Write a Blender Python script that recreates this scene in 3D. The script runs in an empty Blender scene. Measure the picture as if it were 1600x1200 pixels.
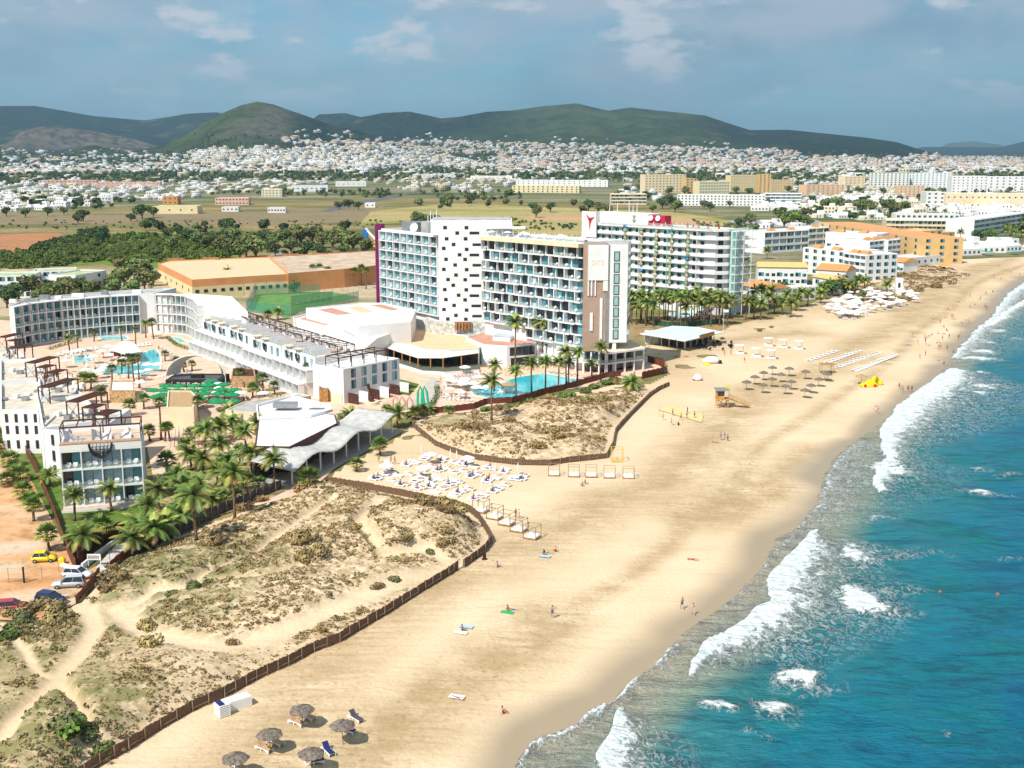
import bpy, math, random
import numpy as np
from mathutils import Vector, Matrix, noise as mnoise
R = math.radians
random.seed(7); rng = np.random.default_rng(7)
SC = bpy.context.scene; COL = SC.collection
CAMH = 60.0; PIT = math.atan(365/1800); CP, SP = math.cos(PIT), math.sin(PIT)
def G(px, py, z=0.0):
    "photo pixel (1600 wide) to the world point at height z"
    u = (px-800)/1800; v = (600-py)/1800
    t = (z-CAMH)/(-SP+v*CP)
    return (u*t, (CP+v*SP)*t)
def GL(pts, z=0.0): return [G(a, b, z) for a, b in pts]
def PX(x, y, z=0.0):
    d = y*CP-(z-CAMH)*SP; h = y*SP+(z-CAMH)*CP
    return (800+1800*x/d, 600-1800*h/d)
# ---------------------------------------------------------------- materials
MATS = {}
def lk(nt, a, b): nt.links.new(a, b)
def M(name, col, var=0.08, scale=0.5, rough=0.8, bump=0.0, bscale=4.0, metal=0.0, spec=0.3, rnd=0.0, col2=None, alpha=1.0, trans=0.0):
    if name in MATS: return MATS[name]
    m = bpy.data.materials.new(name); m.use_nodes = True; MATS[name] = m
    nt = m.node_tree; b = nt.nodes['Principled BSDF']; N = nt.nodes.new
    b.inputs['Roughness'].default_value = rough; b.inputs['Metallic'].default_value = metal
    b.inputs['Specular IOR Level'].default_value = spec
    if alpha < 1: b.inputs['Alpha'].default_value = alpha
    if trans: b.inputs['Transmission Weight'].default_value = trans
    tc = N('ShaderNodeTexCoord'); no = N('ShaderNodeTexNoise')
    no.inputs['Scale'].default_value = scale; no.inputs['Detail'].default_value = 5
    lk(nt, tc.outputs['Object'], no.inputs['Vector'])
    rp = N('ShaderNodeMapRange'); rp.inputs[1].default_value = .3; rp.inputs[2].default_value = .7
    lk(nt, no.outputs['Fac'], rp.inputs[0])
    mx = N('ShaderNodeMix'); mx.data_type = 'RGBA'
    c = Vector(col[:3]); c2 = Vector(col2) if col2 else c*(1-2*var)
    mx.inputs[6].default_value = (*(c if col2 else c*(1+var)), 1); mx.inputs[7].default_value = (*c2, 1)
    lk(nt, rp.outputs[0], mx.inputs[0]); out = mx.outputs[2]
    if rnd:
        oi = N('ShaderNodeObjectInfo'); hs = N('ShaderNodeHueSaturation')
        mr = N('ShaderNodeMapRange'); mr.inputs[3].default_value = 1-rnd; mr.inputs[4].default_value = 1+rnd
        lk(nt, oi.outputs['Random'], mr.inputs[0]); lk(nt, mr.outputs[0], hs.inputs['Value'])
        mh = N('ShaderNodeMapRange'); mh.inputs[3].default_value = .5-rnd*.09; mh.inputs[4].default_value = .5+rnd*.09
        lk(nt, oi.outputs['Random'], mh.inputs[0]); lk(nt, mh.outputs[0], hs.inputs['Hue'])
        lk(nt, out, hs.inputs['Color']); out = hs.outputs[0]
    lk(nt, out, b.inputs['Base Color'])
    if bump:
        bn = N('ShaderNodeTexNoise'); bn.inputs['Scale'].default_value = bscale; bn.inputs['Detail'].default_value = 6
        lk(nt, tc.outputs['Object'], bn.inputs['Vector'])
        bp = N('ShaderNodeBump'); bp.inputs['Strength'].default_value = bump; bp.inputs['Distance'].default_value = .1
        lk(nt, bn.outputs['Fac'], bp.inputs['Height']); lk(nt, bp.outputs[0], b.inputs['Normal'])
    return m
WHITE = M('white_render', (.76,.755,.74), .05, .22, .75)
WHITE2 = M('weathered_white', (.72,.70,.66), .08, .6, .8)
GLASS = M('blue_glass', (.04,.19,.23), .3, .35, .12, spec=.7, col2=(.13,.37,.43))
DGLASS = M('dark_glass', (.02,.035,.05), .3, .6, .1, spec=.6)
DARK = M('dark_frame', (.03,.035,.04), .1, 1, .5)
CURT = M('curtain', (.42,.58,.64), .15, 3, .8)
BROWN = M('rust_brown_timber', (.085,.032,.022), .25, 1.5, .7, .2, 6)
WOOD = M('pine_wood', (.42,.21,.07), .2, 2, .7)
CREAM = M('cream_render', (.75,.62,.42), .06, .4)
GREYR = M('grey_roof', (.42,.42,.40), .15, .3, .9)
CLEARG = M('glass_rail', (.45,.56,.54), .05, 1, .1, alpha=.22)
STEEL = M('grey_steel', (.35,.36,.37), .1, 1, .4, metal=.5)
BLACK = M('black_fabric', (.02,.02,.022), .1, 1, .8)
# ---------------------------------------------------------------- mesh builder
class MB:
    def __init__(s): s.v=[]; s.f=[]; s.mi=[]; s.ms=[]; s.uv=None
    def m(s, mat):
        if mat not in s.ms: s.ms.append(mat)
        return s.ms.index(mat)
    def add(s, vs, fs, mat):
        k = len(s.v); i = s.m(mat); s.v.extend([tuple(p) for p in vs])
        for f in fs: s.f.append([k+a for a in f]); s.mi.append(i)
        return s
    def box(s, x0, x1, y0, y1, z0, z1, mat, T=None):
        vs = [(x,y,z) for z in (z0,z1) for x,y in ((x0,y0),(x1,y0),(x1,y1),(x0,y1))]
        if T is not None: vs = [T @ Vector(p) for p in vs]
        return s.add(vs, [(3,2,1,0),(4,5,6,7),(0,1,5,4),(1,2,6,5),(2,3,7,6),(3,0,4,7)], mat)
    def prism(s, poly, z0, z1, mat, top=None, bottom=True):
        a = sum(poly[i][0]*poly[(i+1)%len(poly)][1]-poly[(i+1)%len(poly)][0]*poly[i][1] for i in range(len(poly)))
        if a < 0: poly = poly[::-1]
        n = len(poly); vs = [(x,y,z0) for x,y in poly]+[(x,y,z1) for x,y in poly]
        s.add(vs, [(i,(i+1)%n,n+(i+1)%n,n+i) for i in range(n)]+([tuple(range(n-1,-1,-1))] if bottom else []), mat)
        return s.add([(x,y,z1) for x,y in poly], [tuple(range(n))], top or mat)
    def tube(s, p0, p1, r0, r1, mat, n=6, cap=True):
        p0, p1 = Vector(p0), Vector(p1); d = (p1-p0).normalized()
        a = d.orthogonal().normalized(); b = d.cross(a); vs = []
        for p, r in ((p0,r0),(p1,r1)):
            for i in range(n):
                t = 2*math.pi*i/n; vs.append(p+a*(r*math.cos(t))+b*(r*math.sin(t)))
        fs = [(i,(i+1)%n,n+(i+1)%n,n+i) for i in range(n)]
        if cap: fs += [tuple(range(n-1,-1,-1)), tuple(range(n,2*n))]
        return s.add(vs, fs, mat)
    def path(s, pts, rs, mat, n=6):
        vs = []; N = len(pts); P = [Vector(p) for p in pts]
        for k, p in enumerate(P):
            d = (P[min(k+1,N-1)]-P[max(k-1,0)]).normalized(); a = d.cross(Vector((.03,1,.02))).normalized(); b = d.cross(a)
            for i in range(n):
                t = 2*math.pi*i/n; vs.append(p+a*(rs[k]*math.cos(t))+b*(rs[k]*math.sin(t)))
        fs = [(k*n+i, k*n+(i+1)%n, (k+1)*n+(i+1)%n, (k+1)*n+i) for k in range(N-1) for i in range(n)]
        return s.add(vs, fs+[tuple(range(n-1,-1,-1)), tuple(range((N-1)*n, N*n))], mat)
    def lathe(s, prof, mat, n=16, c=(0,0), jit=0):
        vs = []
        for r, z in prof:
            for i in range(n):
                t = 2*math.pi*i/n; q = r*(1+jit*math.sin(i*2.4)); vs.append((c[0]+q*math.cos(t), c[1]+q*math.sin(t), z))
        return s.add(vs, [(k*n+i, k*n+(i+1)%n, (k+1)*n+(i+1)%n, (k+1)*n+i) for k in range(len(prof)-1) for i in range(n)], mat)
    def quad(s, a, b, c, d, mat): return s.add([a,b,c,d], [(0,1,2,3)], mat)
    def mesh(s, name, smooth=False):
        me = bpy.data.meshes.new(name); me.from_pydata(s.v, [], s.f)
        for m in s.ms: me.materials.append(m)
        if s.mi: me.polygons.foreach_set('material_index', s.mi)
        if smooth: me.polygons.foreach_set('use_smooth', [True]*len(s.f))
        me.update(); return me
    def build(s, name, parent=None, smooth=False, loc=None):
        o = bpy.data.objects.new(name, s.mesh(name, smooth)); COL.objects.link(o)
        if parent: o.parent = parent
        if loc: o.location = loc
        return o
ALL = []
def tag(o, label, cat, group=None, kind=None, auto=False):
    o['label'] = label
    if cat: o['category'] = cat
    if group: o['group'] = group
    if kind: o['kind'] = kind
    if auto: ALL.append(o)
    return o
def thing(name, label, cat, loc=(0,0,0), rz=0, group=None, auto=False):
    o = bpy.data.objects.new(name, None); COL.objects.link(o); o.empty_display_size = .5
    o.location = loc; o.rotation_euler = (0,0,rz)
    return tag(o, label, cat, group, None, auto)
def inst(me, name, parent=None, loc=(0,0,0), rz=0, sc=1):
    o = bpy.data.objects.new(name, me); COL.objects.link(o)
    if parent: o.parent = parent
    o.location = loc; o.rotation_euler = (0,0,rz); o.scale = (sc,sc,sc) if not isinstance(sc, tuple) else sc
    return o
KIDS = {}
def dup(root, loc, rz=0, sc=1, label=None, auto=False, group=None):
    r = root.copy(); COL.objects.link(r); r.location = loc; r.rotation_euler = (0,0,rz)
    r.scale = (sc,sc,sc) if not isinstance(sc, tuple) else sc
    if label: r['label'] = label
    if group: r['group'] = group
    if root not in KIDS: KIDS[root] = [(c, list(c.children)) for c in root.children]
    for ch, gs in KIDS[root]:
        c = ch.copy(); COL.objects.link(c); c.parent = r
        for g in gs:
            d = g.copy(); COL.objects.link(d); d.parent = c
    if auto: ALL.append(r)
    return r
def drop(root):
    for c in list(root.children):
        for g in list(c.children): bpy.data.objects.remove(g)
        bpy.data.objects.remove(c)
    bpy.data.objects.remove(root)
def frame(A, B, z=0):
    "local x along A->B, local y away from the viewer (90 deg left of AB)"
    a = Vector((A[0],A[1],0)); d = Vector((B[0]-A[0],B[1]-A[1],0)); L = d.length; d /= L
    n = Vector((-d.y, d.x, 0))
    return Matrix(((d.x,n.x,0,a.x),(d.y,n.y,0,a.y),(0,0,1,z),(0,0,0,1))), L
def sheet(name, pts, z, mat, label, cat='ground', kind='structure', zc=None):
    poly = GL(pts, z if zc is None else zc); b = MB()
    a = sum(poly[i][0]*poly[(i+1)%len(poly)][1]-poly[(i+1)%len(poly)][0]*poly[i][1] for i in range(len(poly)))
    if a < 0: poly = poly[::-1]
    b.add([(x,y,z) for x,y in poly], [tuple(range(len(poly)))], mat)
    o = b.build(name); return tag(o, label, cat, kind=kind)
# ---------------------------------------------------------------- distances
def pdist(P, L):
    "distance, param and side of points P (n,2) to polyline L"
    best = np.full(len(P), 1e9); side = np.zeros(len(P)); par = np.zeros(len(P)); acc = 0
    for i in range(len(L)-1):
        a = np.array(L[i]); b = np.array(L[i+1]); ab = b-a; l2 = ab@ab
        t = np.clip(((P-a)@ab)/l2, 0, 1); q = a+t[:,None]*ab; d = np.hypot(*(P-q).T)
        m = d < best; best[m] = d[m]; par[m] = i+t[m]
        cr = ab[0]*(P[:,1]-a[1])-ab[1]*(P[:,0]-a[0]); side[m] = np.sign(cr)[m]
    return best, par, side
def inside(P, poly):
    x, y = P[:,0], P[:,1]; c = np.zeros(len(P), bool); n = len(poly)
    for i in range(n):
        x0, y0 = poly[i]; x1, y1 = poly[(i+1)%n]
        m = ((y0 > y) != (y1 > y)) & (x < (x1-x0)*(y-y0)/((y1-y0)+1e-12)+x0); c ^= m
    return c
def vnoise(P, sc, seed=0, oct=4):
    "value noise by numpy, 0..1"
    out = np.zeros(len(P)); amp = 1; tot = 0
    for o in range(oct):
        q = P/sc*2**o+seed*17.3+o*31.7; i = np.floor(q).astype(np.int64); f = q-i; f = f*f*(3-2*f)
        def h(a, b):
            n = (a*374761393+b*668265263+seed*1442695+o*97) & 0x7fffffff
            n = ((n ^ (n >> 13))*1274126177) & 0x7fffffff
            return ((n ^ (n >> 16)) & 0xffff)/65535
        x, y = i[:,0], i[:,1]
        v = (h(x,y)*(1-f[:,0])+h(x+1,y)*f[:,0])*(1-f[:,1])+(h(x,y+1)*(1-f[:,0])+h(x+1,y+1)*f[:,0])*f[:,1]
        out += v*amp; tot += amp; amp *= .5
    return out/tot
def gridmesh(name, V, nr, nc, keep=None, mats=(), attrs={}, smooth=True, mi=None):
    i = np.arange((nr-1)*(nc-1)); r = i//(nc-1); c = i%(nc-1); a = r*nc+c
    F = np.stack([a, a+1, a+nc+1, a+nc], 1)
    if keep is not None:
        k = keep[F].all(1) if keep.dtype == bool else keep
        F = F[k]
        if mi is not None: mi = mi[k]
    used = np.zeros(len(V), bool); used[F.ravel()] = True; mp = np.cumsum(used)-1
    F = mp[F]; V = V[used]
    me = bpy.data.meshes.new(name); me.vertices.add(len(V)); me.vertices.foreach_set('co', V.astype(np.float32).ravel())
    me.loops.add(F.size); me.loops.foreach_set('vertex_index', F.astype(np.int32).ravel())
    me.polygons.add(len(F)); me.polygons.foreach_set('loop_start', np.arange(0, F.size, 4, dtype=np.int32))
    me.polygons.foreach_set('loop_total', np.full(len(F), 4, np.int32)); me.update(calc_edges=True)
    for m in mats: me.materials.append(m)
    if mi is not None: me.polygons.foreach_set('material_index', mi.astype(np.int32))
    if smooth: me.polygons.foreach_set('use_smooth', np.ones(len(F), bool))
    for k, v in attrs.items():
        at = me.attributes.new(k, 'FLOAT', 'POINT'); at.data.foreach_set('value', v[used].astype(np.float32))
    me.update(); o = bpy.data.objects.new(name, me); COL.objects.link(o); return o
# ---------------------------------------------------------------- camera, light, sky
cam = bpy.data.cameras.new('camera'); co = bpy.data.objects.new('camera', cam); COL.objects.link(co)
co.location = (0,0,CAMH); co.rotation_euler = (math.pi/2-PIT, 0, 0)
cam.sensor_width = 36; cam.lens = 36*1800/1600; cam.clip_end = 60000; cam.clip_start = 1; SC.camera = co
SUNEL = R(50); SD = Vector((.62,.78,0)).normalized()
sl = bpy.data.lights.new('sun','SUN'); sl.energy = 4.6; sl.angle = R(.5); sl.color = (1,.95,.87)
so = bpy.data.objects.new('sun', sl); COL.objects.link(so)
ld = Vector((SD.x*math.cos(SUNEL), SD.y*math.cos(SUNEL), -math.sin(SUNEL))); so.rotation_euler = ld.to_track_quat('-Z','Y').to_euler()
w = bpy.data.worlds.new('World'); SC.world = w; w.use_nodes = True; nt = w.node_tree; N = nt.nodes.new
bg = nt.nodes['Background']; bg.inputs[1].default_value = .105
sky = N('ShaderNodeTexSky'); sky.sky_type = 'NISHITA'; sky.sun_disc = False; sky.sun_elevation = SUNEL
sky.sun_rotation = math.atan2(-SD.x, -SD.y); sky.air_density = 1.3; sky.dust_density = .6; sky.ozone_density = 2.0
tc = N('ShaderNodeTexCoord'); sx = N('ShaderNodeSeparateXYZ'); lk(nt, tc.outputs['Generated'], sx.inputs[0])
mp = N('ShaderNodeMapping'); mp.inputs['Scale'].default_value = (1.0,1.0,2.6); lk(nt, tc.outputs['Generated'], mp.inputs[0])
def wn(scale, det, loc, lo, hi, dist=.3, rough=.55):
    mm = N('ShaderNodeMapping'); mm.inputs['Location'].default_value = loc; lk(nt, mp.outputs[0], mm.inputs[0])
    n = N('ShaderNodeTexNoise'); n.inputs['Scale'].default_value = scale; n.inputs['Detail'].default_value = det
    n.inputs['Distortion'].default_value = dist; n.inputs['Roughness'].default_value = rough; lk(nt, mm.outputs[0], n.inputs['Vector'])
    r = N('ShaderNodeMapRange'); r.interpolation_type = 'SMOOTHSTEP'; r.inputs[1].default_value = lo; r.inputs[2].default_value = hi; lk(nt, n.outputs['Fac'], r.inputs[0]); return r.outputs[0]
def mth(op, a, b):
    n = N('ShaderNodeMath'); n.operation = op; n.use_clamp = True
    for i, v in enumerate((a,b)):
        if isinstance(v, (int,float)): n.inputs[i].default_value = v
        else: lk(nt, v, n.inputs[i])
    return n.outputs[0]
def mixc(f, a, b):
    n = N('ShaderNodeMix'); n.data_type = 'RGBA'
    for s_, v in ((0,f),(6,a),(7,b)):
        if isinstance(v, tuple): n.inputs[s_].default_value = (*v,1)
        elif isinstance(v, (int,float)): n.inputs[s_].default_value = v
        else: lk(nt, v, n.inputs[s_])
    return n.outputs[2]
tint = N('ShaderNodeMix'); tint.data_type = 'RGBA'; tint.blend_type = 'MULTIPLY'; tint.inputs[0].default_value = 1
lk(nt, sky.outputs[0], tint.inputs[6]); tint.inputs[7].default_value = (.34,.74,1.02,1)
veil = wn(2.6, 6, (1.7,.4,.2), .36, .66); puff = wn(11, 8, (4.2,1.1,.55), .535, .64, .1, .55); puff2 = wn(5.5, 9, (.3,2.2,1.5), .37, .57, .2)
elev = N('ShaderNodeMapRange'); elev.inputs[1].default_value = .01; elev.inputs[2].default_value = .08; lk(nt, sx.outputs[2], elev.inputs[0])
c0 = mixc(mth('MULTIPLY', wn(2.0, 5, (3.1,2.4,.9), .42, .62), .55), tint.outputs[2], (.95,1.7,2.45)); c1 = mixc(mth('MULTIPLY', veil, .8), c0, (1.95,2.8,3.5))
c2 = mixc(mth('MULTIPLY', mth('MULTIPLY', puff2, elev.outputs[0]), .85), c1, (3.3,3.9,4.5))
c3 = mixc(mth('MULTIPLY', mth('MULTIPLY', puff, elev.outputs[0]), .9), c2, (4.7,4.95,5.3))
lk(nt, c3, bg.inputs[0])
SC.render.engine = 'CYCLES'; SC.view_settings.view_transform = 'Standard'; SC.view_settings.look = 'None'
SC.view_settings.exposure = 0.42; SC.view_settings.gamma = 1
SC.cycles.volume_bounces = 0; SC.cycles.max_bounces = 5; SC.cycles.transparent_max_bounces = 8
# ---------------------------------------------------------------- shoreline
WZ = -1.2
SHORE_PX = [(560,1700),(700,1350),(760,1265),(805,1200),(812,1185),(829,1163),(842,1149),(885,1141),(900,1135),(917,1115),(937,1103),(962,1098),(966,1087),(987,1065),(1007,1052),(1032,1032),(1050,1008),(1062,993),(1100,966),(1130,948),(1157,927),(1163,912),(1190,893),(1202,867),(1212,840),(1244,828),(1262,805),(1280,780),(1287,748),(1300,721),(1318,700),(1345,683),(1377,660),(1400,636),(1425,617),(1450,600),(1462,585),(1473,577),(1486,562),(1497,543),(1507,525),(1525,510),(1547,492),(1560,475),(1570,457),(1600,437),(1680,405),(1800,375),(2000,345),(2400,320)]
SHORE = GL(SHORE_PX, WZ)
BLUE = GL([(900,1700),(960,1350),(1010,1230),(1040,1180),(1095,1110),(1180,1050),(1270,990),(1330,930),(1345,880),(1365,820),(1395,770),(1425,720),(1450,680),(1490,620),(1530,575),(1560,530),(1590,500),(1640,460),(1800,400),(2400,330)], WZ)
def shore_d(P):
    d, p, s = pdist(P, SHORE); return d*s, p      # positive on the land side
def beach_z(d):
    return np.where(d > 24, 0, np.where(d > -60, -(24-d)*.05, -4.2))
def amt(nt, name):
    a = nt.nodes.new('ShaderNodeAttribute'); a.attribute_name = name; return a.outputs['Fac']
# sand material
def sand_mat(name, veg=False):
    m = bpy.data.materials.new(name); m.use_nodes = True; nt = m.node_tree; N = nt.nodes.new; b = nt.nodes['Principled BSDF']
    tc = N('ShaderNodeTexCoord')
    def ns(sc, det, lo, hi, vec=None, rough=.55, dist=0):
        n = N('ShaderNodeTexNoise'); n.inputs['Scale'].default_value = sc; n.inputs['Detail'].default_value = det; n.inputs['Roughness'].default_value = rough; n.inputs['Distortion'].default_value = dist
        lk(nt, vec or tc.outputs['Object'], n.inputs['Vector'])
        r = N('ShaderNodeMapRange'); r.inputs[1].default_value = lo; r.inputs[2].default_value = hi; lk(nt, n.outputs['Fac'], r.inputs[0]); return r.outputs[0]
    def mx(f, a, b_):
        n = N('ShaderNodeMix'); n.data_type = 'RGBA'
        for s_, v in ((0,f),(6,a),(7,b_)):
            if isinstance(v, tuple): n.inputs[s_].default_value = (*v,1)
            elif isinstance(v, (int,float)): n.inputs[s_].default_value = v
            else: lk(nt, v, n.inputs[s_])
        return n.outputs[2]
    def mul(a, b_, op='MULTIPLY'):
        n = N('ShaderNodeMath'); n.operation = op; n.use_clamp = True
        for i, v in enumerate((a,b_)):
            if isinstance(v, (int,float)): n.inputs[i].default_value = v
            else: lk(nt, v, n.inputs[i])
        return n.outputs[0]
    dry = mx(ns(.03, 6, .35, .65), (.69,.545,.365), (.60,.45,.28))
    c = mx(mul(amt(nt,'band'), ns(.12, 8, .3, .6, rough=.7)), dry, (.39,.28,.145))
    c = mx(mul(amt(nt,'band'), ns(1.2, 6, .52, .66, rough=.7)), c, (.31,.225,.12))
    mpt = N('ShaderNodeMapping'); mpt.inputs['Rotation'].default_value = (0,0,R(-62)); mpt.inputs['Scale'].default_value = (.13,1.5,1); lk(nt, tc.outputs['Object'], mpt.inputs[0])
    c = mx(mul(mul(amt(nt,'band'), ns(.8, 6, .47, .62, mpt.outputs[0], .65)), .75), c, (.37,.255,.13))
    c = mx(mul(ns(.5, 7, .52, .66, mpt.outputs[0], .7), .35), c, (.44,.32,.18))
    c = mx(mul(ns(2.2, 3, .6, .72), .35), c, (.45,.34,.21))
    c = mx(amt(nt,'wet'), c, (.33,.26,.17))
    c = mx(mul(amt(nt,'veg'), ns(.8, 8, .43, .56, rough=.75)), c, (.39,.29,.165))
    c = mx(mul(amt(nt,'grn'), ns(.35, 7, .38, .54, rough=.7)), c, (.21,.195,.08))
    c = mx(mul(amt(nt,'soil'), .95), c, mx(ns(.12, 6, .4, .62), (.56,.30,.14), (.50,.38,.25)))
    lk(nt, c, b.inputs['Base Color'])
    ro = N('ShaderNodeMapRange'); ro.inputs[3].default_value = .95; ro.inputs[4].default_value = .38; lk(nt, amt(nt,'wet'), ro.inputs[0]); lk(nt, ro.outputs[0], b.inputs['Roughness'])
    b.inputs['Specular IOR Level'].default_value = .2
    bn = N('ShaderNodeTexNoise'); bn.inputs['Scale'].default_value = 1.6; bn.inputs['Detail'].default_value = 7; bn.inputs['Roughness'].default_value = .62; lk(nt, tc.outputs['Object'], bn.inputs['Vector'])
    vo = N('ShaderNodeTexVoronoi'); vo.inputs['Scale'].default_value = 1.7; lk(nt, tc.outputs['Object'], vo.inputs['Vector'])
    hs = N('ShaderNodeMath'); hs.operation = 'ADD'; lk(nt, bn.outputs['Fac'], hs.inputs[0])
    vm = N('ShaderNodeMath'); vm.operation = 'MULTIPLY'; vm.inputs[1].default_value = .35; lk(nt, vo.outputs['Distance'], vm.inputs[0]); lk(nt, vm.outputs[0], hs.inputs[1])
    bp = N('ShaderNodeBump'); bp.inputs['Distance'].default_value = .22
    st = N('ShaderNodeMapRange'); st.inputs[3].default_value = .55; st.inputs[4].default_value = .03; lk(nt, amt(nt,'wet'), st.inputs[0]); lk(nt, st.outputs[0], bp.inputs['Strength'])
    lk(nt, hs.outputs[0], bp.inputs['Height']); lk(nt, bp.outputs[0], b.inputs['Normal']); return m
SAND = sand_mat('sand')
# ---------------------------------------------------------------- dunes
FENCE1 = [(80,1245),(155,1196),(200,1172),(250,1140),(300,1112),(350,1090),(400,1062),(450,1040),(490,1018),(530,1003),(560,985),(600,962),(640,937),(675,915),(700,900),(716,889)]
FENCE1B = [(724,887),(745,872),(757,863),(768,848),(764,838),(757,826),(748,812),(735,801),(712,792),(690,789),(660,782),(630,776),(595,769),(560,762),(530,758),(508,755)]
FENCE2 = [(642,665),(655,675),(667,685),(680,696),(705,706),(735,716),(770,722),(815,727),(860,727),(890,722),(920,719),(948,716),(953,706),(958,697),(960,685),(962,676),(972,664),(985,650),(1000,635),(1015,620),(1030,610),(1046,603)]
PATHS = [([(0,1180),(40,1130),(90,1075),(130,1020),(150,990),(140,960),(110,945),(0,965)], 2.6), ([(90,1075),(115,1120),(140,1160),(145,1200),(150,1240)], 1.3),
 ([(205,955),(240,935),(330,925),(420,920),(470,905)], 2.0), ([(200,970),(260,945),(330,905),(400,880),(430,850),(470,820),(520,790)], 1.6), ([(180,960),(230,1000),(330,1020),(420,1000),(520,960),(620,915),(716,889)], 3.2),
 ([(600,880),(660,870),(716,889)], 2.2), ([(0,985),(30,1010),(60,1060),(90,1075)], 1.2), ([(590,790),(560,830),(590,870)], 2)]
D1 = GL([(-260,1330),(60,1258)]+FENCE1+FENCE1B+[(490,762),(440,782),(380,800),(330,818),(260,845),(215,868),(195,882),(160,905),(130,940),(60,985),(0,975),(-260,1010)])
D2 = GL(FENCE2+[(1010,608),(960,607),(900,618),(850,628),(800,640),(740,650),(690,652),(655,655)])
D3 = GL([(1300,468),(1330,450),(1375,422),(1420,413),(1460,415),(1500,422),(1525,428),(1500,438),(1503,445),(1470,450),(1440,452),(1400,458),(1350,466)])
PTH = [(GL(p), w_) for p, w_ in PATHS]
MOUND = [(230,900,9,1.3),(330,960,10,1.5),(450,930,10,1.6),(560,850,12,2.0),(640,830,10,2.2),(690,830,6,1.6),(480,880,6,2.0),(600,910,7,1.2),(120,1140,10,1.2),(60,1170,8,1.6),(230,1060,10,1.3),(330,870,8,1.2),(480,780,8,1.5),(400,830,8,1),(700,690,10,1.8),(760,700,12,1.6),(830,640,10,1.8),(900,660,8,2.4),(880,700,9,1.6),(740,660,10,1.0),(960,640,9,1.6),(800,680,4,2),(1420,440,14,1.5)]
MND = [(*G(a,b_), r, h) for a, b_, r, h in MOUND]
def dune_z(P, poly, seed):
    ins = inside(P, poly); ed, _, _ = pdist(P, poly+[poly[0]]); e = np.clip(ed/5, 0, 1)*ins; e = e*e*(3-2*e)
    z = (vnoise(P, 13, seed, 5)-.36)*3.0*.8
    for x, y, r, h in MND: z = z+h*np.exp(-(((P[:,0]-x)**2+(P[:,1]-y)**2)/(r*r)))*1.0
    z = z+(vnoise(P, 1.7, seed+3, 3)-.5)*.35
    pm = np.zeros(len(P))
    for L, w_ in PTH:
        d, _, _ = pdist(P, L); pm = np.maximum(pm, np.clip(1.5-d/(w_*.55), 0, 1))
    z = np.maximum(z, -.1)*(1-.55*pm)
    return z*e+.06, ins, e, pm
def dune(name, poly, seed, step, label, grn_c):
    A = np.array(poly); x0, y0 = A.min(0)-1; x1, y1 = A.max(0)+1
    xs = np.arange(x0, x1, step); ys = np.arange(y0, y1, step); X, Y = np.meshgrid(xs, ys); P = np.stack([X.ravel(), Y.ravel()], 1)
    z, ins, e, pm = dune_z(P, poly, seed)
    grn = np.zeros(len(P))
    for gx, gy, r in grn_c:
        cx, cy = G(gx, gy); grn = np.maximum(grn, np.clip(1.8-np.hypot(P[:,0]-cx, (P[:,1]-cy)*.7)/r, 0, 1))
    veg = np.clip((vnoise(P, 14, seed+9, 3)-.12)*5, .25, 1)*(1-pm)*np.clip(e*1.8, 0, 1)
    sl = np.clip(1-np.abs(P[:,0]*0), 0, 1)
    Z = np.zeros(len(P))
    at = dict(band=Z, wet=Z, veg=veg, grn=grn*(1-pm)*e, soil=Z)
    o = gridmesh(name, np.stack([P[:,0], P[:,1], z], 1), len(ys), len(xs), ins, [SAND], at)
    tag(o, label, 'dune', kind='structure'); return o
GRN1 = [(300,905,7),(250,920,7),(220,895,5),(330,925,6),(90,985,6),(110,1010,6),(20,1000,6),(100,960,6),(60,1170,8),(110,1175,7),(150,1130,4),(270,890,6),(380,890,6),(90,1130,4),(160,1185,3),(300,945,6),(200,1110,3)]
dune('dune', D1, 3, .45, 'low vegetated sand dune between the car park and the reed fence', GRN1)
dune('dune', D2, 11, .5, 'hummocky sand dune in front of the long blue pool', [(800,612,5),(900,625,5),(700,655,6)])
dune('dune', D3, 21, 1.2, 'grassy brown dune beyond the white parasol field', [(1350,452,10),(1400,430,9),(1440,440,8)])
def ground_z(x, y):
    P = np.array([[x, y]])
    for poly, sd in ((D1,3),(D2,11),(D3,21)):
        if inside(P, poly)[0]: return float(dune_z(P, poly, sd)[0][0])
    d = shore_d(P)[0][0]
    return float(beach_z(np.array([d]))[0]) if -60 < d < 24 else 0.0
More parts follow.
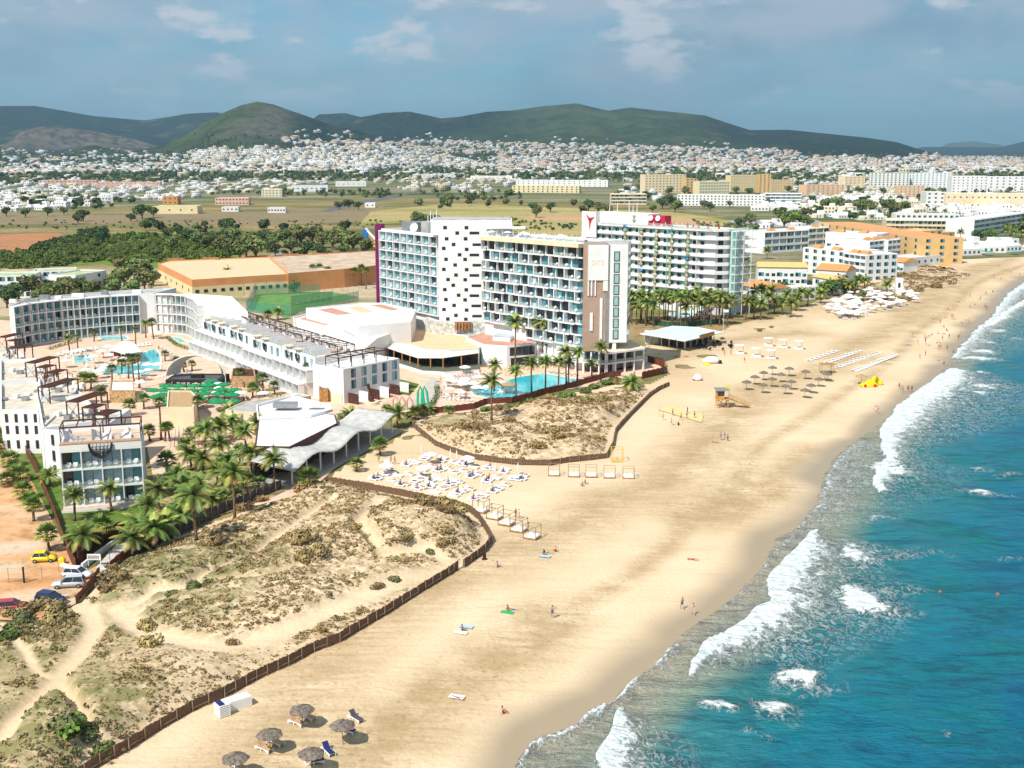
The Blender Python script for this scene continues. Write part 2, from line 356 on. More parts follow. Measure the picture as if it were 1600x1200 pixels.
# ---------------------------------------------------------------- beach and base ground
SANDP = GL([(-900,1700),(-900,1010),(-260,985),(0,965),(60,975),(130,930),(160,905),(195,878),(240,850),(330,815),(440,778),(500,752),(545,722),(610,690),(640,662),(700,648),(800,635),(900,612),(960,600),(1010,600),(1042,585),(1035,560),(1005,556),(1005,538),(1070,538),(1130,515),(1140,508),(1230,488),(1275,470),(1310,462),(1360,425),(1420,411),(1470,408),(1500,405),(1600,398),(1700,380),(2000,330),(2400,310),(3200,345),(2400,1700)])
def beach():
    step = 1.1; xs = np.arange(-125, 420, step); ys = np.arange(70, 760, step); X, Y = np.meshgrid(xs, ys); P = np.stack([X.ravel(), Y.ravel()], 1)
    d, s = shore_d(P); keep = inside(P, SANDP) & (d > -70)
    z = beach_z(d)+(vnoise(P, 9, 5, 4)-.5)*.25*np.clip((d-4)/10, 0, 1)*np.clip(1, 0, 1)
    z += np.exp(-((d-21)/2.2)**2)*.18-np.exp(-((d-14)/3)**2)*.12
    wet = np.clip((6.5+7*(vnoise(P, 16, 2, 3)-.5)-d)/5, 0, 1)
    band = np.clip(1-np.abs(d-30-26*(vnoise(P, 60, 8, 3)-.5))/11, 0, 1)+np.clip(1-np.abs(d-15)/3, 0, 1)*.8
    far = np.clip((P[:,1]-330)/120, 0, 1)*.5*np.clip((vnoise(P, 40, 6, 3)-.35)*4, 0, 1)
    q, _, _ = pdist(P, GL([(1100,800),(1160,780),(1230,745),(1290,700)])); band += np.clip(1.2-q/9, 0, 1)
    q, _, _ = pdist(P, GL([(1050,580),(1010,575),(1120,535),(1250,520)])); band += np.clip(1.1-q/11, 0, 1)*.7
    q, _, _ = pdist(P, GL([(860,960),(700,1080),(560,1180),(400,1300)])); band += np.clip(1.25-q/7, 0, 1)*.75
    band = np.clip(band+far, 0, 1)*(1-wet)
    q, _, _ = pdist(P, GL([(1040,560),(1010,565),(1060,600)])); soil = np.clip(1.2-q/12, 0, 1)*.35*np.clip(1, 0, 1)
    Z = np.zeros(len(P))
    o = gridmesh('beach', np.stack([P[:,0], P[:,1], z], 1), len(ys), len(xs), keep, [SAND], dict(band=band, wet=wet, veg=Z, grn=Z, soil=soil))
    tag(o, 'long pale golden sand beach with wet edge', 'beach', kind='structure')
beach()
def fieldmat(name, a, b_, c_, sc=.02, bump=.6):
    m = bpy.data.materials.new(name); m.use_nodes = True; nt = m.node_tree; N = nt.nodes.new; b = nt.nodes['Principled BSDF']; MATS[name] = m
    tc = N('ShaderNodeTexCoord'); mp = N('ShaderNodeMapping'); mp.inputs['Scale'].default_value = (.35,1,1); lk(nt, tc.outputs['Object'], mp.inputs[0])
    n1 = N('ShaderNodeTexNoise'); n1.inputs['Scale'].default_value = sc; n1.inputs['Detail'].default_value = 8; n1.inputs['Roughness'].default_value = .6; lk(nt, mp.outputs[0], n1.inputs['Vector'])
    n2 = N('ShaderNodeTexNoise'); n2.inputs['Scale'].default_value = .25; n2.inputs['Detail'].default_value = 6; n2.inputs['Roughness'].default_value = .7; lk(nt, tc.outputs['Object'], n2.inputs['Vector'])
    r = N('ShaderNodeValToRGB'); e = r.color_ramp.elements; e[0].position = .36; e[0].color = (*a,1); e[1].position = .62; e[1].color = (*c_,1); k = e.new(.49); k.color = (*b_,1); lk(nt, n1.outputs['Fac'], r.inputs[0])
    mr = N('ShaderNodeMapRange'); mr.inputs[1].default_value = .5; mr.inputs[2].default_value = .66; mr.inputs[4].default_value = .8; lk(nt, n2.outputs['Fac'], mr.inputs[0])
    mx = N('ShaderNodeMix'); mx.data_type = 'RGBA'; lk(nt, mr.outputs[0], mx.inputs[0]); lk(nt, r.outputs[0], mx.inputs[6]); mx.inputs[7].default_value = (a[0]*.55,a[1]*.6,a[2]*.55,1)
    lk(nt, mx.outputs[2], b.inputs['Base Color']); b.inputs['Roughness'].default_value = .95; b.inputs['Specular IOR Level'].default_value = .1
    bp = N('ShaderNodeBump'); bp.inputs['Strength'].default_value = bump; bp.inputs['Distance'].default_value = .8; lk(nt, n2.outputs['Fac'], bp.inputs['Height']); lk(nt, bp.outputs[0], b.inputs['Normal']); return m
OLIVE = fieldmat('scrub_ground', (.12,.13,.045), (.20,.18,.07), (.34,.23,.11))
def base_ground():
    az = np.radians(np.linspace(-62, 62, 240)); rr = np.exp(np.linspace(math.log(60), math.log(30000), 260)); A, RR = np.meshgrid(az, rr)
    P = np.stack([(np.sin(A)*RR).ravel(), (np.cos(A)*RR).ravel()], 1); d, _ = shore_d(P)
    z = np.where(d > 60, -.05, np.where(d > -80, -.05-(60-d)*.08, -9))
    o = gridmesh('ground', np.stack([P[:,0], P[:,1], z], 1), len(rr), len(az), None, [OLIVE]); tag(o, 'dry olive and brown plain stretching to the hills', 'ground', kind='structure')
base_ground()
RED = fieldmat('red_soil', (.36,.15,.07), (.44,.20,.09), (.33,.19,.10)); YEL = fieldmat('dry_grass', (.25,.24,.07), (.36,.30,.12), (.44,.34,.16))
ORCH = fieldmat('orchard_ground', (.07,.13,.02), (.12,.20,.03), (.16,.24,.04)); DKG = fieldmat('dark_scrub', (.07,.09,.03), (.12,.13,.045), (.18,.15,.07))
BRN = fieldmat('brown_field', (.20,.15,.09), (.26,.20,.12), (.22,.18,.08)); TOWN = fieldmat('town_ground', (.07,.10,.04), (.15,.16,.07), (.30,.25,.17), .012)
sheet('field', [(-150,372),(0,366),(50,365),(90,364),(100,368),(70,376),(50,392),(0,400),(-150,420)], .06, RED, 'bare red soil field at the left edge', 'field')
sheet('field', [(-150,420),(0,402),(60,388),(130,368),(210,362),(300,366),(390,385),(370,408),(240,430),(160,412),(60,416),(-150,440)], .08, ORCH, 'bright green orchard field behind the white block', 'field')
sheet('field', [(580,330),(700,318),(900,325),(1060,332),(1180,350),(1180,378),(1000,372),(880,372),(700,345),(560,352)], .10, YEL, 'yellow dry grass field behind the tower hotel', 'field')
sheet('field', [(-150,332),(200,336),(420,330),(600,322),(600,345),(420,352),(200,350),(-150,352)], .07, BRN, 'brown fallow field across the middle distance', 'field')
sheet('field', [(820,338),(1000,334),(1110,345),(1130,352),(960,346),(820,343)], .13, fieldmat('tan_soil', (.42,.27,.15),(.5,.32,.18),(.46,.28,.14)), 'tan ploughed strip behind the mural hotel', 'field')
sheet('ground', [(-150,430),(0,420),(250,418),(600,400),(600,480),(450,520),(0,500),(-150,520)], .10, fieldmat('dusty_ground', (.42,.33,.22),(.5,.4,.27),(.2,.2,.08)), 'dusty ground around the warehouse')
sheet('ground', [(-600,262),(2300,262),(2500,330),(1620,400),(1500,405),(1180,470),(1150,420),(1180,345),(1000,318),(600,306),(300,318),(0,330),(-600,335)], .05, TOWN, 'built up ground of the town')
# car park, paving, lawns
SOIL = fieldmat('car_park_soil', (.50,.25,.11),(.60,.36,.19),(.56,.46,.34), .12, .3)
sheet('car_park', [(-400,985),(-400,640),(0,690),(30,720),(75,790),(115,880),(135,892),(160,880),(150,905),(128,938),(60,972),(0,968),(-400,1000)], .12, SOIL, 'orange dirt car park at the left edge', 'car park')
PAVE = M('terracotta_paving', (.62,.40,.28), .14, .35, .85, .1, 8, col2=(.70,.52,.38))
sheet('paving', [(-60,700),(-60,500),(320,500),(560,545),(800,560),(1010,556),(1042,580),(960,598),(840,615),(760,640),(650,655),(600,650),(560,700),(480,770),(400,790),(250,800),(230,700),(80,640)], .10, PAVE, 'pinkish terracotta paving of the resort courtyards', 'paving')
LAWN = fieldmat('lawn', (.06,.12,.015),(.10,.17,.03),(.17,.17,.05), .2, .3)
sheet('lawn', [(22,700),(62,690),(100,740),(228,760),(250,780),(200,830),(165,850),(128,868),(100,850),(70,790)], .15, LAWN, 'green lawn around the front white hotel block', 'lawn')
sheet('lawn', [(608,588),(655,600),(640,618),(612,612)], .16, LAWN, 'small lawn below the awning restaurant', 'lawn')
sheet('ground', [(240,745),(330,715),(440,730),(500,740),(430,775),(330,810),(235,845),(190,850),(215,800)], .14, fieldmat('palm_bed', (.30,.22,.12),(.45,.34,.2),(.12,.12,.04), .3), 'sandy palm bed beside the dune', 'ground')
# ---------------------------------------------------------------- sea
def sea():
    az = np.radians(np.arange(-20, 62, .14)); rr = np.exp(np.arange(math.log(70), math.log(2500), .0058)); A, RR = np.meshgrid(az, rr)
    P = np.stack([(np.sin(A)*RR).ravel(), (np.cos(A)*RR).ravel()], 1); d, s = shore_d(P)
    db, _, sb = pdist(P, BLUE); w_ = np.clip(-d, 0, None); beyond = sb < 0
    t = np.where(beyond, 1+db/60, w_/(w_+db+.01))
    foam = np.zeros(len(P))
    def band(pts, k=1.0, back=.4):
        nonlocal foam
        L = GL([p[:2] for p in pts], WZ); W = np.array([p[2] for p in pts], float)*1.4
        if L[-1][1] < L[0][1]: L = L[::-1]; W = W[::-1]
        j = (vnoise(P, 5, 4, 3)-.5)*3
        dd, pr, sd = pdist(P, L); i = np.clip(pr.astype(int), 0, len(W)-2); ww = W[i]*(1-(pr-i))+W[i+1]*(pr-i)
        sdd = -dd*sd+j*.5      # seaward positive
        v = np.where(sdd > 0, (.60*np.exp(-np.abs(sdd)/(.18*ww))+.66*np.clip(1-sdd/ww, 0, 1))*(sdd < ww), np.clip(1+sdd/back, 0, 1))
        end = (pr <= 0) | (pr >= len(W)-1); v = np.where(end, v*np.clip(1-dd/3, 0, 1), v)
        foam = np.maximum(foam, v*k)
    band([(1076,1056,2),(1083,1035,3.5),(1100,1004,9),(1133,992,11),(1162,971,12),(1183,950,13),(1204,940,14),(1200,908,15),(1210,890,14),(1237,867,12),(1250,850,9),(1262,840,5),(1275,830,2)])
    band([(930,1300,9),(945,1230,9),(934,1178,8),(950,1152,7),(955,1132,5),(962,1115,3),(970,1108,1)])
    band([(805,1198,1.5),(829,1165,1.0),(885,1141,2.5),(937,1103,2),(966,1090,1.8),(987,1065,2.2),(1010,1047,1.8),(1032,1031,1.5),(1055,1010,1.8)], .75)
    band([(1132,947,2),(1160,925,1.4),(1192,893,1.2),(1204,866,1.5),(1244,831,5),(1262,808,8),(1281,785,12),(1287,755,18),(1301,722,22),(1322,702,20),(1350,690,14)], .5)
    band([(1372,768,3),(1363,752,6),(1370,735,10),(1385,715,8),(1377,700,8),(1376,675,14),(1392,650,20),(1405,634,22),(1425,618,24),(1442,606,24),(1456,598,24),(1470,585,18),(1490,577,10)])
    band([(1487,560,10),(1499,545,14),(1515,527,16),(1530,510,18),(1550,495,20),(1562,475,22),(1575,460,22),(1602,440,25),(1680,410,25)], .72)
    band([(1540,510,6),(1560,497,10),(1575,485,8),(1600,470,10)], .9)
    for x, y, rx, ry, k in [(1337,868,4,5,1),(1340,935,5,5.5,1.1),(1360,948,6,3,.8),(1385,955,5,2.5,.7),(1380,925,7,2,.55),(1387,735,6,5,1),(1246,1058,3,3.5,1.1),(1262,1070,4,2.5,.6),(1210,1112,3,2.2,1),(1121,1102,1.4,.9,1),(1528,768,4,1.6,1),(1545,773,5,1,.6),(1534,733,2,1.3,.9),(1536,550,7,5,1),(1542,535,5,5,.9),(1525,561,9,4,1),(1539,604,6,4,1),(1530,614,5,3.5,1),(1555,607,9,2,.6),(1540,582,3,2.5,.9),(1557,517,6,5,.9),(1593,530,4,2,.8),(1400,868,10,1,.5),(1365,811,3,1,.8),(1340,858,10,2,.55),(1420,555,2,1,.0),(1570,742,4,1,.6),(1575,873,3,.8,.6),(1178,1148,1.5,.6,.7),(1468,1143,1,.5,.7),(1550,640,3,1,.6),(1520,670,3,1,.5)]:
        cx, cy = G(x, y, WZ); e = np.sqrt(((P[:,0]-cx+5*(vnoise(P,4,5,3)-.5))/rx)**2+((P[:,1]-cy+5*(vnoise(P,4,9,3)-.5))/(ry*1.3))**2); foam = np.maximum(foam, np.clip(1.15-e, 0, .85)*k)
    swell = np.clip(t, 0, 1)
    z = WZ+.10*swell*np.sin(P[:,0]*.30+P[:,1]*.10+3*vnoise(P, 22, 3, 2))+(vnoise(P*np.array([1,.6]), 5, 7, 4)-.5)*.5*swell+foam*.45
    z = np.where(d > 0, WZ-.02*d, z)
    lace = np.clip(1.15-np.abs(t-.25)/.5, 0, 1)*.13*(d < 1)
    o = gridmesh('water', np.stack([P[:,0], P[:,1], z], 1), len(rr), len(az), d < 3.5, [seamat()], dict(tt=t, foam=foam, lace=lace, dd=-d))
    tag(o, 'turquoise sea with white breakers along the beach', 'sea', kind='structure')
def seamat():
    m = bpy.data.materials.new('sea'); m.use_nodes = True; nt = m.node_tree; N = nt.nodes.new; b = nt.nodes['Principled BSDF']
    tc = N('ShaderNodeTexCoord')
    def ns(sc, det, lo, hi, rough=.6, dist=0, vs=(1,1,1), rz=0):
        mp = N('ShaderNodeMapping'); mp.inputs['Scale'].default_value = vs; mp.inputs['Rotation'].default_value = (0,0,rz); lk(nt, tc.outputs['Object'], mp.inputs[0])
        n = N('ShaderNodeTexNoise'); n.inputs['Scale'].default_value = sc; n.inputs['Detail'].default_value = det; n.inputs['Roughness'].default_value = rough; n.inputs['Distortion'].default_value = dist
        lk(nt, mp.outputs[0], n.inputs['Vector']); r = N('ShaderNodeMapRange'); r.inputs[1].default_value = lo; r.inputs[2].default_value = hi; lk(nt, n.outputs['Fac'], r.inputs[0]); return r.outputs[0]
    def math_(op, a, b_, cl=True):
        n = N('ShaderNodeMath'); n.operation = op; n.use_clamp = cl
        for i, v in enumerate((a,b_)):
            if isinstance(v, (int,float)): n.inputs[i].default_value = v
            else: lk(nt, v, n.inputs[i])
        return n.outputs[0]
    def mx(f, a, b_):
        n = N('ShaderNodeMix'); n.data_type = 'RGBA'
        for s_, v in ((0,f),(6,a),(7,b_)):
            if isinstance(v, tuple): n.inputs[s_].default_value = (*v,1)
            elif isinstance(v, (int,float)): n.inputs[s_].default_value = v
            else: lk(nt, v, n.inputs[s_])
        return n.outputs[2]
    tv = math_('ADD', math_('MULTIPLY', amt(nt,'tt'), .5, False), math_('MULTIPLY', ns(.06, 5, 0, 1), .16, False), False)
    tv = math_('ADD', tv, -.08, False)
    r = N('ShaderNodeValToRGB'); e = r.color_ramp.elements; e[0].position = 0; e[0].color = (.38,.31,.21,1); e[1].position = 1; e[1].color = (.0,.072,.175,1)
    for p, c in ((.05,(.33,.30,.21)),(.2,(.27,.285,.205)),(.34,(.19,.26,.20)),(.44,(.09,.21,.19)),(.51,(.02,.175,.20)),(.60,(.004,.155,.215)),(.75,(.001,.11,.205))): k = e.new(p); k.color = (*c,1)
    lk(nt, tv, r.inputs[0])
    c = mx(math_('MULTIPLY', ns(.035, 4, .5, .66), math_('GREATER_THAN', amt(nt,'tt'), 1.0)), r.outputs[0], (.0,.15,.15))
    c = mx(ns(.30, 7, .47, .66, .68, .6, (.45,1.5,1)), c, mx(.6, c, (.0,.03,.07)))
    f = amt(nt,'foam'); n1 = ns(.75, 9, .3, .7, .75, .8, (1,.7,1)); n2 = ns(2.0, 6, .2, .8, .6, .8)
    thr = math_('ADD', math_('MULTIPLY', n1, .75, False), math_('MULTIPLY', n2, .25, False), False)
    fa = math_('MULTIPLY', math_('SUBTRACT', math_('MULTIPLY', f, 1.12, False), thr, False), 3.4)
    ridg = ns(.85, 8, .0, 1, .62, .7, (1,.6,1)); rd = math_('ABSOLUTE', math_('SUBTRACT', ridg, .5, False), 0, False)
    la = math_('MULTIPLY', math_('MULTIPLY', math_('SUBTRACT', .055, rd), 24), math_('MULTIPLY', math_('MAXIMUM', amt(nt,'lace'), f), 1.6))
    fo = math_('MAXIMUM', fa, la)
    fcol = mx(ns(.9, 8, .38, .62, .7, .6), (.50,.60,.58), (.82,.83,.82)); lk(nt, mx(fo, c, fcol), b.inputs['Base Color'])
    ro = N('ShaderNodeMapRange'); ro.inputs[3].default_value = .16; ro.inputs[4].default_value = .8; lk(nt, fo, ro.inputs[0]); lk(nt, ro.outputs[0], b.inputs['Roughness'])
    b.inputs['Specular IOR Level'].default_value = .22; b.inputs['IOR'].default_value = 1.33
    w1 = ns(.5, 7, 0, 1, .6, .4, (.55,1.25,1), .25); w2 = ns(2.4, 4, 0, 1, .5, 0, (.6,1.2,1), .3)
    h = math_('ADD', w1, math_('MULTIPLY', w2, .22, False), False); h = math_('ADD', h, math_('MULTIPLY', fo, .3, False), False)
    bp = N('ShaderNodeBump'); bp.inputs['Strength'].default_value = 1.0; bp.inputs['Distance'].default_value = 1.3; lk(nt, h, bp.inputs['Height']); lk(nt, bp.outputs[0], b.inputs['Normal'])
    return m
sea()
# ---------------------------------------------------------------- hills
def hillmat():
    m = bpy.data.materials.new('wooded_hill_shaded'); m.use_nodes = True; nt = m.node_tree; N = nt.nodes.new; b = nt.nodes['Principled BSDF']; tc = N('ShaderNodeTexCoord')
    def ns(sc, det, lo, hi, rough=.6):
        n = N('ShaderNodeTexNoise'); n.inputs['Scale'].default_value = sc; n.inputs['Detail'].default_value = det; n.inputs['Roughness'].default_value = rough
        lk(nt, tc.outputs['Object'], n.inputs['Vector']); r = N('ShaderNodeMapRange'); r.inputs[1].default_value = lo; r.inputs[2].default_value = hi; lk(nt, n.outputs['Fac'], r.inputs[0]); return r.outputs[0]
    def mx(f, a, b_):
        n = N('ShaderNodeMix'); n.data_type = 'RGBA'
        for s_, v in ((0,f),(6,a),(7,b_)):
            if isinstance(v, tuple): n.inputs[s_].default_value = (*v,1)
            elif isinstance(v, (int,float)): n.inputs[s_].default_value = v
            else: lk(nt, v, n.inputs[s_])
        return n.outputs[2]
    def mul(a, b_):
        n = N('ShaderNodeMath'); n.operation = 'MULTIPLY'; n.use_clamp = True
        for i, v in enumerate((a,b_)):
            if isinstance(v, (int,float)): n.inputs[i].default_value = v
            else: lk(nt, v, n.inputs[i])
        return n.outputs[0]
    c = mx(ns(.022, 8, .42, .58, .8), (.009,.024,.017), (.034,.054,.028))  # dark green includes the cloud shadow over the hills, put into the colour
    c = mx(mul(amt(nt,'light'), ns(.008, 6, .3, .6, .7)), c, (.11,.15,.045))
    c = mx(mul(amt(nt,'rock'), ns(.02, 7, .35, .6, .7)), c, (.22,.18,.145))
    c = mx(ns(.0035, 6, .55, .70, .7), c, (.11,.11,.06))
    lk(nt, c, b.inputs['Base Color']); b.inputs['Roughness'].default_value = 1; b.inputs['Specular IOR Level'].default_value = 0
    n = N('ShaderNodeTexNoise'); n.inputs['Scale'].default_value = .03; n.inputs['Detail'].default_value = 7; n.inputs['Roughness'].default_value = .8; lk(nt, tc.outputs['Object'], n.inputs['Vector'])
    bp = N('ShaderNodeBump'); bp.inputs['Strength'].default_value = 1; bp.inputs['Distance'].default_value = 30; lk(nt, n.outputs['Fac'], bp.inputs['Height']); lk(nt, bp.outputs[0], b.inputs['Normal']); return m
RIDGES = [  # silhouette in photo pixels, distance, front width, back width
 ([(-900,200),(-300,185),(0,171),(60,170),(100,176),(150,184),(230,190),(270,184),(300,179),(340,177),(400,188),(450,200),(520,222),(560,243)], 9500, 3200, 2500),
 ([(-300,245),(20,244),(60,240),(150,238),(200,236),(250,228),(300,206),(350,176),(380,163),(405,157),(430,161),(480,179),(520,194),(560,203),(610,220),(680,243)], 5200, 1500, 900),
 ([(440,245),(470,200),(500,178),(540,176),(580,186),(610,200),(640,243)], 8500, 1500, 900),
 ([(420,240),(500,205),(560,183),(600,175),(640,173),(690,184),(720,181),(760,173),(800,171),(850,164),(900,160),(950,172),(985,167),(1050,174),(1100,180),(1130,190),(1170,203),(1230,203),(1290,209),(1350,215),(1400,222),(1440,234),(1470,243)], 7200, 2600, 1500),
 ([(-100,243),(10,225),(40,204),(70,200),(110,201),(160,208),(205,216),(240,226),(300,243)], 6600, 900, 700),
 ([(-300,225),(-60,222),(0,229),(30,238),(60,246)], 5600, 700, 500), ([(90,246),(110,232),(150,226),(200,240),(240,246)], 5300, 500, 400),
 ([(1380,243),(1440,229),(1500,229),(1560,230),(1600,221),(1700,205),(1900,200),(2400,225)], 15000, 3000, 2500), ([(1450,240),(1480,224),(1520,221),(1560,226),(1600,236)], 21000, 3000, 2000)]
def hill_h(P):
    r = np.hypot(P[:,0], P[:,1]); px = 800+1800*(P[:,0]/P[:,1])/CP; h = np.zeros(len(P)); idx = np.full(len(P), -1)
    nz = vnoise(P, 900, 3, 6); nz2 = vnoise(P, 260, 5, 4)
    for k, (L, D, wf, wb) in enumerate(RIDGES):
        xs = [p[0] for p in L]; ys = [p[1] for p in L]; yy = np.interp(px, xs, ys, left=250, right=250)
        ang = np.arctan((600-yy)/1800)-PIT; top = CAMH+D*np.tan(ang)+.0; top = np.where(yy >= 245.5, 0, np.maximum(top, 0))
        t = np.where(r < D, (D-r)/wf, (r-D)/wb); pf = np.clip(1-t, 0, 1); pf = pf*pf*(3-2*pf) if k == 0 else np.where(pf < 1, pf**1.15, 1)
        hh = top*pf*(1-.75*np.clip(t*3, 0, 1)*(nz-.25)*1.3-.4*np.clip(t*6, 0, 1)*(nz2-.3))
        m = hh > h; h[m] = hh[m]; idx[m] = k
    return h, idx, px
def hills():
    az = np.radians(np.linspace(-40, 40, 900)); rr = np.concatenate([np.linspace(3600, 9800, 150), np.linspace(10000, 24000, 70)]); A, RR = np.meshgrid(az, rr)
    P = np.stack([(np.sin(A)*RR).ravel(), (np.cos(A)*RR).ravel()], 1); h, idx, px = hill_h(P)
    rock = np.where(idx == 4, 1.3*np.clip((h-40)/40, 0, 1), 0); c1 = (idx == 1)
    r = np.hypot(P[:,0], P[:,1])
    rock = np.where(c1, np.clip((vnoise(P, 380, 8, 4)-.43)*8, 0, 1)*np.clip((px-250)/60, 0, 1)*np.clip((470-px)/30, 0, 1)*np.clip((r-4100)/300, 0, 1)*.85, rock)
    light = np.where(c1, np.clip((500-px)/120, 0, 1)*.9, 0); light = np.where(idx >= 5, 1, light); light = np.where(idx == 7, 0, light)  # lighter green on the conical hill also puts its sunlight into the colour
    light = np.where(idx == 3, np.clip((vnoise(P, 1500, 12, 3)-.55)*6, 0, 1)*.7, light)
    o = gridmesh('hills', np.stack([P[:,0], P[:,1], h-.3], 1), len(rr), len(az), h > -1, [hillmat()], dict(rock=rock, light=light)); tag(o, 'dark green wooded hills with one rocky conical peak', 'hills', kind='structure')
hills()
def haze():
    b = MB(); HM = bpy.data.materials.new('haze'); HM.use_nodes = True; nt = HM.node_tree; nt.nodes.remove(nt.nodes['Principled BSDF'])
    pv = nt.nodes.new('ShaderNodeVolumePrincipled'); pv.inputs['Color'].default_value = (.40,.66,.88,1); pv.inputs['Density'].default_value = HAZE; pv.inputs['Anisotropy'].default_value = .2
    lk(nt, pv.outputs[0], nt.nodes['Material Output'].inputs['Volume'])
    b.box(-32000,32000,-200,31000,-11,900, HM); o = b.build('haze'); tag(o, 'thin blue sea haze over the whole bay', 'haze', kind='stuff')
HAZE = .42/8000
if HAZE: haze()
# ---------------------------------------------------------------- plants
LEAFA = M('palm_leaf', (.14,.21,.04), .25, 1.2, .5, rnd=.22); LEAFB = M('palm_leaf_yellow', (.33,.34,.07), .25, 1.2, .5, rnd=.2)
TRUNK = M('palm_trunk', (.20,.13,.08), .3, 2.5, .9, .5, 6); BARK = M('bark', (.16,.11,.07), .25, 2, .9)
DEADL = M('dead_leaf', (.30,.19,.08), .25, 2, .9)
TG = [M('foliage_dark', (.055,.095,.024), .35, .8, .8, rnd=.3), M('foliage_mid', (.10,.15,.035), .35, .8, .8, rnd=.3), M('foliage_olive', (.17,.18,.055), .3, .8, .8, rnd=.25), M('foliage_bright', (.17,.27,.04), .3, .8, .8, rnd=.25)]
DRYG = M('dune_grass', (.36,.25,.11), .3, 1, .9, rnd=.2); DRYG2 = M('dune_scrub_leaf', (.27,.20,.085), .3, 1, .9, rnd=.2); DRYG3 = M('dune_scrub_brown', (.27,.165,.085), .3, 1, .9, rnd=.2); GRNS = M('dune_scrub_green', (.13,.16,.06), .3, 1, .9)
def date_crown(seed, n=26, L=3.0, wind=.5):
    r = random.Random(seed); b = MB()
    for k in range(n):
        az = 2*math.pi*(k*.618)+r.uniform(-.2,.2); el = R(72-88*(k/n)**.9+r.uniform(-7,7)); ln = L*r.uniform(.85,1.1)*(.8+.2*math.sin(k/n*3))
        d = Vector((math.cos(az)*math.cos(el), math.sin(az)*math.cos(el), math.sin(el))); p = Vector((0,0,0)); pts = [p.copy()]; S = 7
        for i in range(S):
            d = (d+Vector((-wind*.13, wind*.05, -.19))*(.5+i/S)).normalized(); p = p+d*(ln/S); pts.append(p.copy())
        mat = LEAFB if (k > n*.62 or r.random() < .22) else LEAFA
        if k > n-3: mat = DEADL
        for i in range(S):
            a, c = pts[i], pts[i+1]; d = (c-a).normalized(); sd = d.cross(Vector((0,0,1)));
            if sd.length < .05: sd = Vector((1,0,0))
            sd.normalize(); up = sd.cross(d)
            b.add([a-sd*.035, a+sd*.035, c+sd*.03, c-sd*.03], [(0,1,2,3)], mat)
            for h in (0,.5):
                q = a.lerp(c, h); t = (i+h)/S; ll = .75*math.sin(math.pi*min(1, .22+t*.8))+.12
                for s_ in (-1,1):
                    tip = q+sd*s_*ll*.72+d*ll*.62-up*ll*.22+Vector((-wind*.12,0,-.05)); w_ = d*.11
                    b.add([q-w_, q+w_, tip+w_*.25, tip-w_*.25], [(0,1,2,3)], mat)
    b.lathe([(.05,-.9),(.34,-.6),(.38,-.15),(.2,.15),(0.02,.3)], TRUNK, 7)
    return b.mesh('date_crown_%d' % seed)
def fan_crown(seed, n=26, L=1.5):
    r = random.Random(seed); b = MB()
    for k in range(n):
        az = 2*math.pi*(k*.618)+r.uniform(-.2,.2); el = R(78-105*(k/n)); d = Vector((math.cos(az)*math.cos(el), math.sin(az)*math.cos(el), math.sin(el))); ln = L*r.uniform(.8,1.05)
        q = d*ln*.55; sd = d.cross(Vector((0,0,1)));
        if sd.length < .1: sd = Vector((1,0,0))
        sd.normalize(); up = sd.cross(d); mat = LEAFB if k > n*.6 else LEAFA
        if k > n-3: mat = DEADL
        b.add([Vector((0,0,0))-sd*.03, sd*.03, q+sd*.02, q-sd*.02], [(0,1,2,3)], mat)
        for j in range(9):
            t = (j-4)/4*1.25; e = d*math.cos(t)+sd*math.sin(t); e2 = (e-up*.15*abs(t)+Vector((-.05,0,-.22))).normalized(); tip = q+e*ln*.3+e2*ln*.5; w_ = d.cross(e) if abs(t) > .1 else up; w_ = (sd*math.cos(t)-d*math.sin(t))*.10
            b.add([q, q+e*ln*.35+w_, tip, q+e*ln*.35-w_], [(0,1,2,3)], mat)
    b.lathe([(.05,-.7),(.26,-.5),(.3,-.1),(.1,.2)], DEADL, 6)
    return b.mesh('fan_crown_%d' % seed)
def trunk_mesh(seed, r0, r1, bend):
    b = MB(); N = 7; pts = [(bend*math.sin(i/(N-1)*1.5)*.5, bend*.3*(i/(N-1))**2, 7*i/(N-1)) for i in range(N)]
    b.path(pts, [r0*(1.35 if i == 0 else 1)*(1-i/(N-1))+r1*i/(N-1) for i in range(N)], TRUNK, 7); me = b.mesh('trunk_%d' % seed, True); return me, pts[-1]
DC = [date_crown(i) for i in range(4)]; FC = [fan_crown(i) for i in range(3)]
TKS = [trunk_mesh(i, .24, .17, bd) for i, bd in enumerate((.4,-.5,.1))]; TKT = [trunk_mesh(5+i, .36, .26, bd) for i, bd in enumerate((.1,-.1))]
PALMS = []
def palm(px, py, h, kind='date', sc=1.0, label=None, z=None, group='resort palms'):
    x, y = G(px, py); k = len(PALMS); z0 = ground_z(x, y) if z is None else z
    nm = {'date':'date_palm','fan':'fan_palm','stub':'date_palm'}[kind]
    size = 'short' if h < 3 else ('tall' if h > 7.5 else 'middling')
    base = {'date':'%s feather-leaved palm' % size, 'fan':'%s fan-leaved palm' % size, 'stub':'%s stout bushy palm' % size}[kind]
    t = thing(nm, label or base, 'palm', (x,y,z0), (k*1.7) % .9-.45, group, auto=label is None)
    tk, top = (TKT[k%2] if kind == 'stub' else TKS[k%3]); o = inst(tk, 'trunk', t); o.scale = (1,1,h/7)
    cr = inst((FC[k%3] if kind == 'fan' else DC[k%4]), 'crown', t, (top[0], top[1], h), ((k*2.1) % 1.0)-.5, sc); PALMS.append(t); return t
